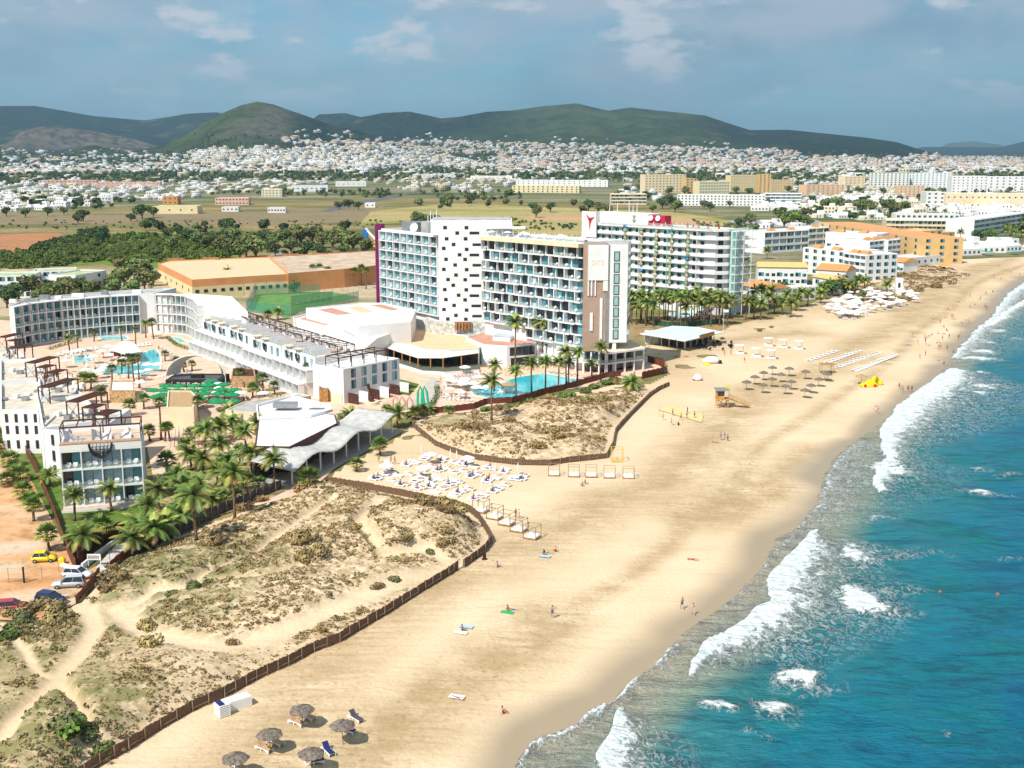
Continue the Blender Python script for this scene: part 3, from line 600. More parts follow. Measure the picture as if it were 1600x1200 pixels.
def foliage(b, cx, cy, cz, rx, rz, n, size, mats, r, flat=.0):
    for i in range(n):
        v = Vector((r.gauss(0,1), r.gauss(0,1), r.gauss(0,1))).normalized(); q = r.uniform(.55,1)**.5
        p = Vector((cx+v.x*rx*q, cy+v.y*rx*q, cz+v.z*rz*q)); nn = (v+Vector((r.uniform(-.7,.7), r.uniform(-.7,.7), r.uniform(-.3,.9)))).normalized()
        a = nn.orthogonal().normalized(); a = (a*math.cos(i)+nn.cross(a)*math.sin(i)); c = nn.cross(a); s = size*r.uniform(.6,1.3)
        b.add([p-a*s-c*s*.3, p-c*s*.8+a*s*.2, p+a*s+c*s*.2, p+c*s*.8-a*s*.1], [(0,1,2,3)], mats[0] if r.random() < .72 else mats[1])
def tree_meshes(seed, n, size, mats, lobes=7, spread=.55, tall=1.0):
    "unit tree: crown radius 1, crown centre at z 0"
    r = random.Random(seed); b = MB()
    for k in range(lobes):
        a = 2*math.pi*k/lobes+r.uniform(-.3,.3); q = spread*r.uniform(.5,1.1) if k else 0; s = r.uniform(.38,.6)
        foliage(b, q*math.cos(a), q*math.sin(a), tall*r.uniform(-.28,.35), s, s*.85*tall, n//lobes, size, mats, r)
    cm = b.mesh('crown_%d' % seed); t = MB(); t.path([(0,0,-2.2),(.04,.02,-1.2),(0,0,-.2)], [.12,.08,.05], BARK, 6)
    for k in range(4):
        a = k*1.6+seed; t.tube((0,0,-.9), (.5*math.cos(a), .5*math.sin(a), -.1), .05, .02, BARK, 5)
    return cm, t.mesh('trunk_b_%d' % seed)
TR = [tree_meshes(10, 620, .12, (TG[0],TG[1])), tree_meshes(11, 620, .12, (TG[1],TG[2])), tree_meshes(12, 560, .13, (TG[2],TG[1]), 8), tree_meshes(13, 560, .12, (TG[3],TG[1])), tree_meshes(14, 560, .12, (TG[0],TG[0]), 6, .3, 1.7)]
TRF = [tree_meshes(20, 110, .27, (TG[0],TG[1]), 5), tree_meshes(21, 110, .27, (TG[1],TG[0]), 5), tree_meshes(22, 110, .27, (TG[2],TG[1]), 5), tree_meshes(23, 110, .27, (TG[0],TG[0]), 5, .3, 1.4)]
TKIND = ['dark rounded tree','mid green tree','olive coloured tree','bright green tree','tall dark cypress-like tree']; TKF = ['dark far tree','green far tree','olive far tree','narrow dark far tree']
def tree(px, py, rad, kind=0, h=None, label=None, far=False, group='trees'):
    x, y = G(px, py); h = h or rad*2.0; z0 = hz(x, y) if y > 3500 else 0
    t = thing('tree', label or (TKF if far else TKIND)[kind], 'tree', (x,y,z0), (px*1.3) % 6.28, group, auto=label is None)
    cm, tm = (TRF if far else TR)[kind]
    if far: o = inst(cm, 'crown', t, (0,0,h*.55)); o.scale = (rad,rad,h*.5)
    else:
        o = inst(cm, 'crown', t, (0,0,h-rad*.8)); o.scale = (rad,rad,rad*.95); q = inst(tm, 'trunk', t, (0,0,h-rad*.8)); q.scale = (rad,rad,max(rad,(h-rad*.8)/2.2))
    return t
def hz(x, y): return float(max(0, hill_h(np.array([[x, y]], float))[0][0]))-.3
def shrub_mesh(seed, n, mats, size=.12, flat=.6):
    r = random.Random(seed); b = MB()
    for k in range(4): foliage(b, r.uniform(-.45,.45), r.uniform(-.45,.45), flat*.4, .55, flat*.55, n//4, size, mats, r)
    return b.mesh('shrub_%d' % seed)
SHR = [shrub_mesh(1, 420, (DRYG,DRYG2), .10), shrub_mesh(2, 420, (DRYG2,DRYG), .10), shrub_mesh(3, 420, (GRNS,DRYG2), .11), shrub_mesh(4, 420, (TG[1],TG[3]), .11)]
SHL = ['dry golden shrub','olive brown shrub','grey green shrub','dense green bush']
def shrub(px, py, r, kind, label=None, flat=1.0):
    x, y = G(px, py); t = inst(SHR[kind], 'shrub', None, (x,y,ground_z(x,y)), px); t.scale = (r,r*.9,r*flat); tag(t, label or SHL[kind], 'shrub', 'shrubs', auto=label is None); return t
def scrub(name, poly, n, seed, label, rmin=.25, rmax=.8, dz=True, mats=None, avoid=True, hh=.8):
    r = random.Random(seed); P = []; A = np.array(poly); x0, y0 = A.min(0); x1, y1 = A.max(0)
    C = np.stack([rng.uniform(x0, x1, n*6), rng.uniform(y0, y1, n*6)], 1); C = C[inside(C, poly)]
    nz = vnoise(C, 6, seed, 4); C = C[nz > (.40 if avoid else 0)][:n]
    z, ins, e, pm = dune_z(C, poly, dz) if dz is not True else (np.zeros(len(C)), None, np.ones(len(C)), np.zeros(len(C)))
    b = MB(); mats = mats or [(DRYG,DRYG3),(DRYG3,DRYG),(DRYG2,GRNS),(DRYG3,DRYG2),(DRYG2,DRYG2)]
    big = vnoise(C, 20, seed+5, 2)
    for (x, y), zz, ee, p, bg_ in zip(C, z, e, pm, big):
        if p > .25 or ee < .25: continue
        s = rmin+(rmax-rmin)*r.random()**3; mt = mats[int(bg_*31+r.random()*1.3) % len(mats)]
        foliage(b, x, y, zz+s*.15, s, s*hh*.5, int(9+s*16), s*.26+.05, mt, r)
    o = b.build(name); return tag(o, label, 'scrub', kind='stuff')
# ---------------------------------------------------------------- beach furniture
THATCH = M('thatch', (.19,.155,.125), .3, 3, .95, .6, 9); THATCH2 = M('straw_thatch', (.42,.30,.15), .2, 3, .95, .5, 9)
PLW = M('white_plastic', (.80,.80,.78), .02, 1, .4); NAVY = M('navy_towel', (.015,.03,.12), .15, 2, .9); TAN = M('tan_fabric', (.50,.31,.17), .08, 2, .9); GREYF = M('charcoal_fabric', (.07,.07,.075), .1, 2, .9); WFAB = M('white_fabric', (.78,.77,.74), .04, 1, .9)
def thatch_proto(mat, h=2.35, r=1.3, label='thatched umbrella'):
    t = thing('thatched_umbrella', label, 'beach umbrella')
    b = MB(); b.tube((0,0,0), (0,0,h+.1), .05, .04, TRUNK, 6); b.build('pole', t)
    c = MB(); prof = [(.04,h+.42),(.18,h+.36),(r*.45,h+.24),(r*.8,h+.04),(r,h-.16),(r*.96,h-.22)]; vs = []; n = 26
    for r_, z_ in prof:
        for i in range(n): q = 1+(.05*math.sin(i*5.1)+.03*math.sin(i*2.3))*(r_/r); vs.append((r_*q*math.cos(6.2832*i/n), r_*q*math.sin(6.2832*i/n), z_+(.03 if i%2 else -.02)))
    c.add(vs, [(k*n+i, (k+1)*n+i, (k+1)*n+(i+1)%n, k*n+(i+1)%n) for k in range(len(prof)-1) for i in range(n)], mat); c.build('canopy', t)
    k = MB(); k.lathe([(.16,h+.34),(.12,h+.46),(.04,h+.54),(.005,h+.56)], mat, 8); k.build('cap', t); return t
def lounger_proto(cloth, back=.75, label='lounger', double=False):
    t = thing('sun_lounger', label, 'sun lounger'); w_ = .35; b = MB()
    for s in ([-1,1]):
        for i in range(8):
            x0 = -1+i*.25; z = lambda x: .20+.10*math.cos(x*math.pi*1.0)
            b.add([(x0,s*w_-.035,z(x0)),(x0+.25,s*w_-.035,z(x0+.25)),(x0+.25,s*w_+.035,z(x0+.25)),(x0,s*w_+.035,z(x0)),(x0,s*w_-.035,.34),(x0+.25,s*w_-.035,.34),(x0+.25,s*w_+.035,.34),(x0,s*w_+.035,.34)], [(3,2,1,0),(4,5,6,7),(0,1,5,4),(2,3,7,6),(1,2,6,5),(3,0,4,7)], PLW)
        for x in (-.95,-.1,.9): b.box(x-.05,x+.05,s*w_-.04,s*w_+.04,0,.3,PLW)
    b.box(-.93,-.85,-w_-.02,w_+.02,.22,.3,PLW); b.box(.8,.88,-w_-.02,w_+.02,.22,.3,PLW)
    b.build('frame', t); c = MB(); c.box(-.25,1.0,-.3,.3,.345,.40,cloth); c.build('seat', t)
    d = MB(); T = Matrix.Translation((-.25,0,.36)) @ Matrix.Rotation(back, 4, 'Y'); d.box(-.78,0,-.32,.32,0,.05,cloth,T); d.build('backrest', t); return t
def bed_proto():
    t = thing('sun_bed', 'white double sunbed', 'sun bed'); b = MB(); b.box(-1,1,-.62,.62,.12,.22,PLW)
    for x in (-.9,.9):
        for y in (-.55,.55): b.box(x-.05,x+.05,y-.05,y+.05,0,.12,PLW)
    b.build('frame', t); c = MB(); c.box(-.35,1,-.6,.6,.225,.33,WFAB); c.build('mattress', t); d = MB(); T = Matrix.Translation((-.35,0,.25)) @ Matrix.Rotation(.55, 4, 'Y'); d.box(-.68,0,-.6,.6,0,.09,WFAB,T); d.build('backrest', t); return t
def cabana_proto(name, wood, top, canopy=False):
    t = thing(name, 'daybed', 'daybed'); b = MB(); b.box(-1.15,1.15,-1,1,.08,.24,wood); b.build('platform', t); m = MB(); m.box(-1.0,1.0,-.85,.85,.245,.45,WFAB); m.build('mattress', t); p = MB(); p.box(-.8,-.1,.5,.8,.455,.62,WFAB); p.box(.1,.8,.5,.8,.455,.62,WFAB); p.build('pillow', t)
    for x in (-1.1,1.1):
        for y in (-.95,.95): q = MB(); q.box(x-.05,x+.05,y-.05,y+.05,.0,2.2,top); q.build('post', t)
    f = MB()
    for y in (-.95,.95): f.box(-1.05,1.05,y-.035,y+.035,2.1,2.17,top)
    for x in (-1.1,1.1): f.box(x-.035,x+.035,-.9,.9,2.1,2.17,top)
    f.build('top_frame', t)
    if canopy: c = MB(); c.box(-1.12,1.12,-.98,.98,2.205,2.24,WFAB); c.build('canopy', t)
    return t
def parasol_proto(name, mat, r, h, label, n=8, drop=.35, furled=False, dots=None):
    t = thing(name, label, 'parasol'); b = MB(); b.tube((0,0,0), (0,0,h+.25), .035, .03, PLW, 6); b.box(-.25,.25,-.25,.25,0,.06,GREYR); b.build('pole', t); c = MB()
    if furled: c.lathe([(.02,h+.5),(.10,h+.1),(.17,h-.5),(.10,h-1.3),(.06,h-1.35)], mat, 8)
    else:
        c.lathe([(.01,h+.28),(r*.5,h+.13),(r,h-drop*.6)], mat, n)
        c.lathe([(r,h-drop*.6),(r*.99,h-drop*.6-.14)], mat, n)
        if dots:
            for i in range(5): a = i*1.256; c.box(r*.62*math.cos(a)-.07, r*.62*math.cos(a)+.07, r*.62*math.sin(a)-.07, r*.62*math.sin(a)+.07, h+.04, h+.10, dots)
    c.build('canopy', t); return t
# ---------------------------------------------------------------- people
SKIN = [M('skin_tan', (.42,.22,.13), .05, 3, .6), M('skin_pale', (.58,.36,.25), .05, 3, .6)]; HAIR = [M('hair_dark', (.03,.018,.012), .1, 5, .6), M('hair_fair', (.30,.18,.07), .1, 5, .6)]
CL = {k: M('cloth_'+k, c, .1, 3, .9) for k, c in dict(blue=(.03,.06,.35), red=(.5,.03,.03), white=(.75,.75,.72), black=(.02,.02,.02), green=(.03,.4,.12), pink=(.6,.2,.22), grey=(.25,.26,.28), orange=(.6,.2,.04), purple=(.15,.06,.35)).items()}
def pose(kind):
    J = dict(pel=(0,0,.93), sp=(0,.01,1.15), ch=(0,0,1.36), nk=(0,0,1.49), hd=(0,-.01,1.58), ht=(0,0,1.70), sl=(.19,0,1.41), el=(.25,.03,1.12), wl=(.28,-.04,.87), hl=(.29,-.06,.78), sr=(-.19,0,1.41), er=(-.25,.03,1.12), wr=(-.28,-.04,.87), hr=(-.29,-.06,.78), tl=(.10,0,.88), kl=(.11,-.01,.48), al=(.12,.02,.09), fl=(.13,-.14,.03), tr=(-.10,0,.88), kr=(-.11,-.01,.48), ar=(-.12,.02,.09), fr=(-.13,-.14,.03))
    if kind == 'walk': J.update(kl=(.10,-.20,.50), al=(.11,-.26,.10), fl=(.12,-.42,.06), kr=(-.10,.08,.49), ar=(-.11,.34,.15), fr=(-.12,.24,.03), el=(.25,.16,1.15), wl=(.25,.12,.90), hl=(.25,.10,.82), er=(-.25,-.12,1.14), wr=(-.24,-.26,.95), hr=(-.23,-.32,.90))
    if kind == 'play': J.update(el=(.42,-.08,1.5), wl=(.48,-.15,1.75), hl=(.49,-.17,1.84), er=(-.40,-.1,1.25), wr=(-.5,-.25,1.4), hr=(-.52,-.3,1.48), kl=(.2,-.1,.5), al=(.26,.04,.1), fl=(.3,-.1,.03), kr=(-.2,-.1,.5), ar=(-.24,.06,.1), fr=(-.28,-.08,.03))
    if kind == 'sit':
        J = {k: (x, y, z-.80) for k, (x, y, z) in J.items()}; J.update(kl=(.16,-.38,.42), al=(.14,-.62,.07), fl=(.15,-.78,.04), kr=(-.16,-.38,.42), ar=(-.14,-.60,.07), fr=(-.15,-.76,.04), tl=(.10,-.05,.11), tr=(-.10,-.05,.11), el=(.27,-.08,.36), wl=(.24,-.3,.40), hl=(.2,-.38,.42), er=(-.27,.1,.34), wr=(-.3,.2,.1), hr=(-.3,.24,.03))
    if kind == 'lie':
        J = {k: (x, z-.9, .12+y*.5) for k, (x, y, z) in J.items()}; J.update(hd=(0,.66,.16), ht=(0,.78,.17), el=(.32,.28,.08), wl=(.25,.1,.14), hl=(.2,.04,.2), er=(-.45,.55,.08), wr=(-.3,.75,.08), hr=(-.2,.8,.08), kl=(.12,-.4,.22), al=(.13,-.78,.07), fl=(.15,-.88,.13), kr=(-.13,-.42,.12), ar=(-.15,-.82,.07), fr=(-.18,-.92,.13))
    return J
PE = [('pel','sp',0),('sp','ch',1),('ch','nk',1),('nk','hd',2),('hd','ht',2),('ch','sl',1),('sl','el',3),('el','wl',3),('wl','hl',3),('ch','sr',1),('sr','er',3),('er','wr',3),('wr','hr',3),('pel','tl',0),('tl','kl',4),('kl','al',5),('al','fl',5),('pel','tr',0),('tr','kr',4),('kr','ar',5),('ar','fr',5)]
PR = dict(pel=.135, sp=.115, ch=.13, nk=.05, hd=.085, ht=.065, sl=.065, el=.042, wl=.03, hl=.035, sr=.065, er=.042, wr=.03, hr=.035, tl=.095, kl=.058, al=.038, fl=.035, tr=.095, kr=.058, ar=.038, fr=.035)
PM = {}
PB = {}
def pose_mesh(kind):
    J = pose(kind); ks = list(J); me = bpy.data.meshes.new('p'); me.from_pydata([J[k] for k in ks], [(ks.index(a), ks.index(b)) for a, b, _ in PE], [])
    o = bpy.data.objects.new('p', me); COL.objects.link(o); sm = o.modifiers.new('s','SKIN'); ss = o.modifiers.new('u','SUBSURF'); ss.levels = 1
    for i, k in enumerate(ks): me.skin_vertices[0].data[i].radius = (PR[k], PR[k]*.85); me.skin_vertices[0].data[i].use_root = (k == 'pel')
    dg = bpy.context.evaluated_depsgraph_get(); m2 = bpy.data.meshes.new_from_object(o.evaluated_get(dg)); bpy.data.objects.remove(o); return m2
for k_ in ('stand','walk','play','sit','lie'): PB[k_] = pose_mesh(k_)
def person_mesh(kind, skin, shorts, top):
    key = (kind, skin, shorts, top)
    if key in PM: return PM[key]
    J = pose(kind); m2 = PB[kind].copy()
    m2.materials.clear(); m2.materials.append(SKIN[skin]); m2.materials.append(CL[shorts]); m2.materials.append(CL[top] if top else SKIN[skin])
    segs = [(Vector(J[a]), Vector(J[b]), g) for a, b, g in PE]
    for p in m2.polygons:
        c = p.center; best = (9,0,0)
        for a, b, g in segs:
            t = max(0, min(1, (c-a).dot(b-a)/(b-a).length_squared)); d = (c-(a+(b-a)*t)).length
            if d < best[0]: best = (d, g, t)
        g, t = best[1], best[2]; p.material_index = 1 if g == 0 or (g == 4 and t < .45) else (2 if g == 1 else 0); p.use_smooth = True
    h = MB(); hd = Vector(J['hd']); ht = Vector(J['ht']); ax = (ht-hd).normalized()
    b = MB(); c = hd.lerp(ht, .62)+Vector((0,.02,0)) if kind != 'lie' else hd.lerp(ht, .6)
    vs = []; 
    for i in range(5):
        for j in range(8): t = i/4*math.pi*.62; a = j*math.pi/4; e1 = ax.orthogonal().normalized(); e2 = ax.cross(e1); vs.append(c+ax*(.105*math.cos(t))+(e1*math.cos(a)+e2*math.sin(a))*(.1*math.sin(t)+.002))
    b.add(vs, [(i*8+j, (i+1)*8+j, (i+1)*8+(j+1)%8, i*8+(j+1)%8) for i in range(4) for j in range(8)], HAIR[0 if skin == 0 else (len(PM)%2)])
    PM[key] = (m2, b.mesh('hair', True)); return PM[key]
NP = [0]
def person(px, py, kind, shorts='blue', top=None, skin=0, rz=None, label=None, z=None, xy=None):
    x, y = xy or G(px, py); m, h = person_mesh(kind, skin, shorts, top); NP[0] += 1; k = NP[0]; rz = (k*2.4) % 6.28 if rz is None else rz
    act = dict(stand='standing', walk='walking', play='playing with arms raised', sit='sitting', lie='lying down')[kind]
    lb = label or ('person %s in %s' % (act, ('%s swimwear' % shorts) if not top else '%s top and %s shorts' % (top, shorts)))
    t = inst(m, 'person', None, (x, y, (ground_z(x,y) if z is None else z)), rz); tag(t, lb, 'person', None, auto=label is None); inst(h, 'hair', t); return t
# ---------------------------------------------------------------- cars
def car(px, py, rz, paint, L=4.2, W=1.75, Hh=1.5, wagon=.0, label='', z=.13, name='parked_car', far=False, openboot=False):
    x, y = G(px, py) if not far else (px, py); t = thing(name, label, 'car', (x,y,z), rz, auto=far); b = MB(); hl = L/2
    st = [(-hl,.45,.66,.62),(-hl+.15,.28,.85,.82),(-hl*.55,.24,.92,.86),(0,.24,.93,.88),(hl*.45,.24,.93,.87),(hl*.82,.26,.78,.84),(hl-.06,.35,.66,.72),(hl,.42,.58,.6)]
    vs = []
    for xx, zb, zt, hw in st: vs += [(xx,-hw*.9,zb),(xx,hw*.9,zb),(xx,hw,(zb+zt)*.52),(xx,hw*.93,zt),(xx,-hw*.93,zt),(xx,-hw,(zb+zt)*.52)]
    n = 6; b.add(vs, [(k*n+i, k*n+(i+1)%n, (k+1)*n+(i+1)%n, (k+1)*n+i) for k in range(len(st)-1) for i in range(n)]+[(5,4,3,2,1,0), tuple(range((len(st)-1)*n, len(st)*n))], paint); b.build('body', t, True)
    x0, x1, x2, x3 = -hl+.12+.25*(1-wagon), -hl+.35+.35*(1-wagon), hl*.12, hl*.48; g = MB(); hw, hr = .80, .62; zb, zr = .90, Hh-.03
    g.add([(x0,-hw,zb),(x0,hw,zb),(x3,hw,zb),(x3,-hw,zb),(x1,-hr,zr),(x1,hr,zr),(x2,hr,zr),(x2,-hr,zr)], [(0,3,7,4),(1,5,6,2),(0,4,5,1),(3,2,6,7)], DGLASS); g.build('window', t)
    r = MB(); r.box(x1-.04,x2+.06,-hr-.03,hr+.03,zr+.002,zr+.05,paint)
    for s in (-1,1):
        for xa, xb in ((x0,x1),(x3,x2),((x0+x3)/2-.05,(x1+x2)/2)): r.tube((xa,s*(hw+.01),zb),(xb,s*(hr+.02),zr), .035, .03, paint, 4)
    r.build('roof', t)
    if far: return t
    for xx in (-hl*.62, hl*.62):
        for s in (-1,1):
            q = MB(); q.tube((xx,s*.70,.31),(xx,s*.885,.31), .31, .31, BLACK, 16); wo = q.build('wheel', t); k = MB(); k.tube((xx,s*.84,.31),(xx,s*.90,.31), .19, .18, STEEL, 10); k.build('rim', wo)
    for s in (-1,1):
        q = MB(); q.box(hl-.12,hl-.02,s*.55-.14,s*.55+.14,.52,.64,PLW); q.build('headlight', t); q = MB(); q.box(-hl+.0,-hl+.07,s*.62-.1,s*.62+.1,.62,.78,M('tail_red',(.4,.02,.02))); q.build('tail_light', t)
        q = MB(); q.box(hl*.36,hl*.44,s*.93-.08,s*.93+.08,.92,1.04,paint); q.build('mirror', t)
    if openboot: q = MB(); T = Matrix.Translation((x1,0,Hh)) @ Matrix.Rotation(R(18), 4, 'Y'); q.box(-1.0,0,-.6,.6,0,.05,paint,T); q.build('open_boot', t)
    return t
# ---------------------------------------------------------------- building helpers
def PYp(px, py, Y):
    u = (px-800)/1800; v = (600-py)/1800; t = Y/(CP+v*SP); return (u*t, CAMH+t*(-SP+v*CP))
def ccw(p):
    a = sum(p[i][0]*p[(i+1)%len(p)][1]-p[(i+1)%len(p)][0]*p[i][1] for i in range(len(p))); return p if a > 0 else p[::-1]
def hull_block(root, poly, z0, z1, wall, roof, par=.6, th=.3, nm='wall', rn='roof'):
    poly = ccw(poly); ins = []
    n = len(poly)
    for i in range(n):
        p0, p1, p2 = (Vector(poly[(i+k)%n]) for k in (-1,0,1)); a = (p1-p0).normalized(); b = (p2-p1).normalized()
        na = Vector((-a.y,a.x)); nb = Vector((-b.y,b.x)); m = na+nb; m = m*(1/max(.3, 1+na.dot(nb))); q = p1+m*th; ins.append((q.x,q.y))
    b = MB(); vs = [(x,y,z0) for x,y in poly]+[(x,y,z1) for x,y in poly]+[(x,y,z1) for x,y in ins]+[(x,y,z1-par) for x,y in ins]; fs = []
    for i in range(n):
        j = (i+1)%n; fs += [(i,j,n+j,n+i), (n+i,n+j,2*n+j,2*n+i), (2*n+i,2*n+j,3*n+j,3*n+i)]
    b.add(vs, fs, wall); b.build(nm, root); r = MB(); r.add([(x,y,z1-par) for x,y in ins], [tuple(range(n))], roof); r.build(rn, root)
WU = {}
def wunit(w_, h, kind=0, fr=DARK):
    key = (round(w_,2), round(h,2), kind, fr.name)
    if key in WU: return WU[key]
    b = MB(); t = .06; mats = {0:(GLASS,GLASS),1:(DGLASS,GLASS),2:(GLASS,DGLASS),3:(CURT,GLASS),4:(DGLASS,DGLASS),5:(CURT,CURT)}[kind]
    for i in (0,1):
        x0 = -w_/2+i*w_/2+t; x1 = x0+w_/2-1.5*t; b.box(x0,x1,-.04,0,t,h-t,mats[i])
    b.box(-w_/2,w_/2,-.06,0,0,t,fr); b.box(-w_/2,w_/2,-.06,0,h-t,h,fr)
    for x in (-w_/2, -t/2, w_/2-t): b.box(x,x+t,-.07,0,t,h-t,fr)
    me = b.mesh('window'); WU[key] = me; return me
def put_windows(root, T, rz, spots, cap=100):
    "spots: (x, y, z, mesh) in the facade frame T"
    n = len(root.children) and sum(c.name.startswith('window') for c in root.children) or 0; rest = MB()
    for x, y, z, me in spots:
        if n < cap:
            n += 1; p = T @ Vector((x,y,z)); o = bpy.data.objects.new('window', me); COL.objects.link(o); o.parent = root; o.location = root.matrix_basis.inverted() @ p; o.rotation_euler = (0,0,rz)
        else:
            TT = T @ Matrix.Translation((x,y,z))
            for pl in me.polygons: rest.add([TT @ me.vertices[i].co for i in pl.vertices], [tuple(range(len(pl.vertices)))], me.materials[pl.material_index])
    if rest.f: o = rest.build('window', root); o['kind'] = 'stuff'
def rzof(A, B): return math.atan2(B[1]-A[1], B[0]-A[0])
def balc(root, A, B, z0, nf, fh, nb, dep=1.6, wall=WHITE, kinds=(0,1,2,3), solid=False, fin=.18, ww=.06, rail=True, stag=0, miss=None, seed=0, ph=1.0):
    T, L = frame(A, B); bw = L/nb; r = random.Random(seed); g = MB(); ra = MB(); sp = []; rz = rzof(A, B)
    for f in range(nf+1):
        z = z0+f*fh; g.box(-.15,L+.15,-dep,-.002,z-.14,z+.14,wall,T)
        if f == nf: break
        off = bw*.5 if (stag and f%2) else 0
        for k in range(nb+(0 if off else 1)):
            x = k*bw+off; g.box(x-fin/2,x+fin/2,-dep+.003,-.004,z+.14,z+fh-.14,wall,T)
        for k in range(nb):
            if miss and miss(f, k): continue
            me = wunit(bw-ww-fin, fh-.34, r.choice(kinds)); sp.append(((k+.5)*bw, -.01, z+.15, me))
        if rail:
            if solid: g.box(-.12,L+.12,-dep-.06,-dep-.002,z-.1,z+ph,wall,T)
            else: ra.box(0,L,-dep+.05,-dep+.08,z+.15,z+1.05,CLEARG,T)
    g.build('balcony_grid', root)
    if ra.f: ra.build('railing', root)
    put_windows(root, T, rz, sp); return T, bw, rz
FLN = ['ground-floor','first-floor','second-floor','third-floor','fourth-floor','fifth-floor','sixth-floor','seventh-floor','eighth-floor','ninth-floor']
BN = ['first','second','third','fourth','fifth','sixth','seventh','eighth','ninth','tenth','eleventh','twelfth','thirteenth','fourteenth','fifteenth','sixteenth','seventeenth','eighteenth','nineteenth','twentieth']
cb = MB(); cb.box(-.3,.3,-.28,.28,.3,.42,PLW); cb.box(-.3,.3,.2,.3,.42,.85,PLW); cb.lathe([(.12,0),(.05,.3)], PLW, 6); cb.box(-.34,-.26,-.2,.25,.42,.6,PLW); cb.box(.26,.34,-.2,.25,.42,.6,PLW); CHAIR = cb.mesh('chair')
def chairs(T, rz, z0, nf, fh, nb, bw, dep, where, two=False, seed=0, prob=1):
    r = random.Random(seed)
    for f in range(nf):
        for k in range(nb):
            if r.random() > prob: continue
            for j in ((-.55,.55) if two else (r.uniform(-.5,.5),)):
                p = T @ Vector(((k+.5)*bw+j, -dep*.55, z0+f*fh+.142)); o = inst(CHAIR, 'balcony_chair', None, p, rz+r.uniform(-.4,.4), 1.15)
                tag(o, 'white %schair, %s balcony, %s bay from left, %s' % (('left ' if j < 0 else 'right ') if two else '', FLN[f+1], BN[k], where), 'chair', 'white balcony chairs')
# ---------------------------------------------------------------- tower hotel
tw = thing('tower_hotel', 'tall white hotel tower with perforated core and blue-glass balconies', 'hotel')
PINK = M('roof_terracotta', (.52,.27,.19), .08, .5, .9); PEACH = M('roof_peach', (.76,.49,.30), .04, .3, .9); PURPLE = M('purple_panel', (.16,.02,.14), .2, .2, .5, col2=(.35,.03,.12)); CLAD = M('brown_cladding', (.42,.29,.22), .12, .6, .6, col2=(.36,.24,.18))
A = G(595.5,360.3,34.2); B = G(686,369.8,34.2); T, L = frame(A, B)
def loc4(T, x0, x1, y0, y1): return [tuple((T @ Vector((x,y,0)))[:2]) for x,y in ((x0,y0),(x1,y0),(x1,y1),(x0,y1))]
hull_block(tw, loc4(T,0,L,0,14), 0, 34.9, WHITE, GREYR, .7)
T1, bw, rz = balc(tw, A, B, 9.8, 8, 3.05, 8, 1.0, kinds=(0,0,1,2,3), seed=3); chairs(T1, rz, 9.8, 8, 3.05, 8, bw, 1.5, 'left wing of tower hotel', seed=1)
b = MB(); b.box(-.75,-.35,-2.0,1.6,1,36.4,PURPLE,T); b.build('purple_fin', tw)
b = MB(); b.box(-24.5,0,349,363,34.95,39.4,WHITE); b.box(-22.2,-8.25,349,362.9,0,34.95,WHITE); b.box(-24,-.5,349.5,362.5,39.4,39.7,GREYR); b.build('core_wall', tw)
sq = []; cf = [(722,190),(900,190),(823,235),(735,283),(893,283),(793,330),(711,363),(902,371),(843,416),(730,454),(889,455),(806,501),(712,538),(902,540),(813,585),(747,622),(890,624),(790,670),(719,706),(899,708),(835,753),(729,789),(889,792),(797,838),(713,872),(902,877),(813,921),(745,951),(895,953)]
m1 = MB(); m1.box(-.55,.55,-.05,0,-.5,.5,DARK); m1.box(-.4,.4,-.08,-.05,-.35,.35,DGLASS); m1 = m1.mesh('w'); m2 = MB(); m2.box(-1.45,1.45,-.05,0,-.4,.4,DARK); m2.box(-1.3,1.3,-.08,-.05,-.25,.25,DGLASS); m2 = m2.mesh('w')
for zx, zy in cf: X, z = PYp(560+zx/5.333, 320+zy/5.333, 349); sq.append((X,349,z,m1))
for zx, zy in [(966,235),(991,332),(966,418),(991,503),(966,588),(983,674),(966,757),(981,842),(988,927)]: X, z = PYp(560+zx/5.333, 320+zy/5.333, 349); sq.append((min(X,-9.8),349,z,m2))
I4 = Matrix.Identity(4); put_windows(tw, I4, 0, sq, 200)
A2 = (-8.1,343.2); B2 = G(912.5,385.6,34.3); T, L = frame(A2, B2)
hull_block(tw, loc4(T,0,L,0,13.5), 0, 35.4, WHITE, GREYR, .7)
g = MB(); ra = MB(); sp = []; r = random.Random(5); fh = 3.05; nb = 10; bw = L/nb; rz = rzof(A2, B2)
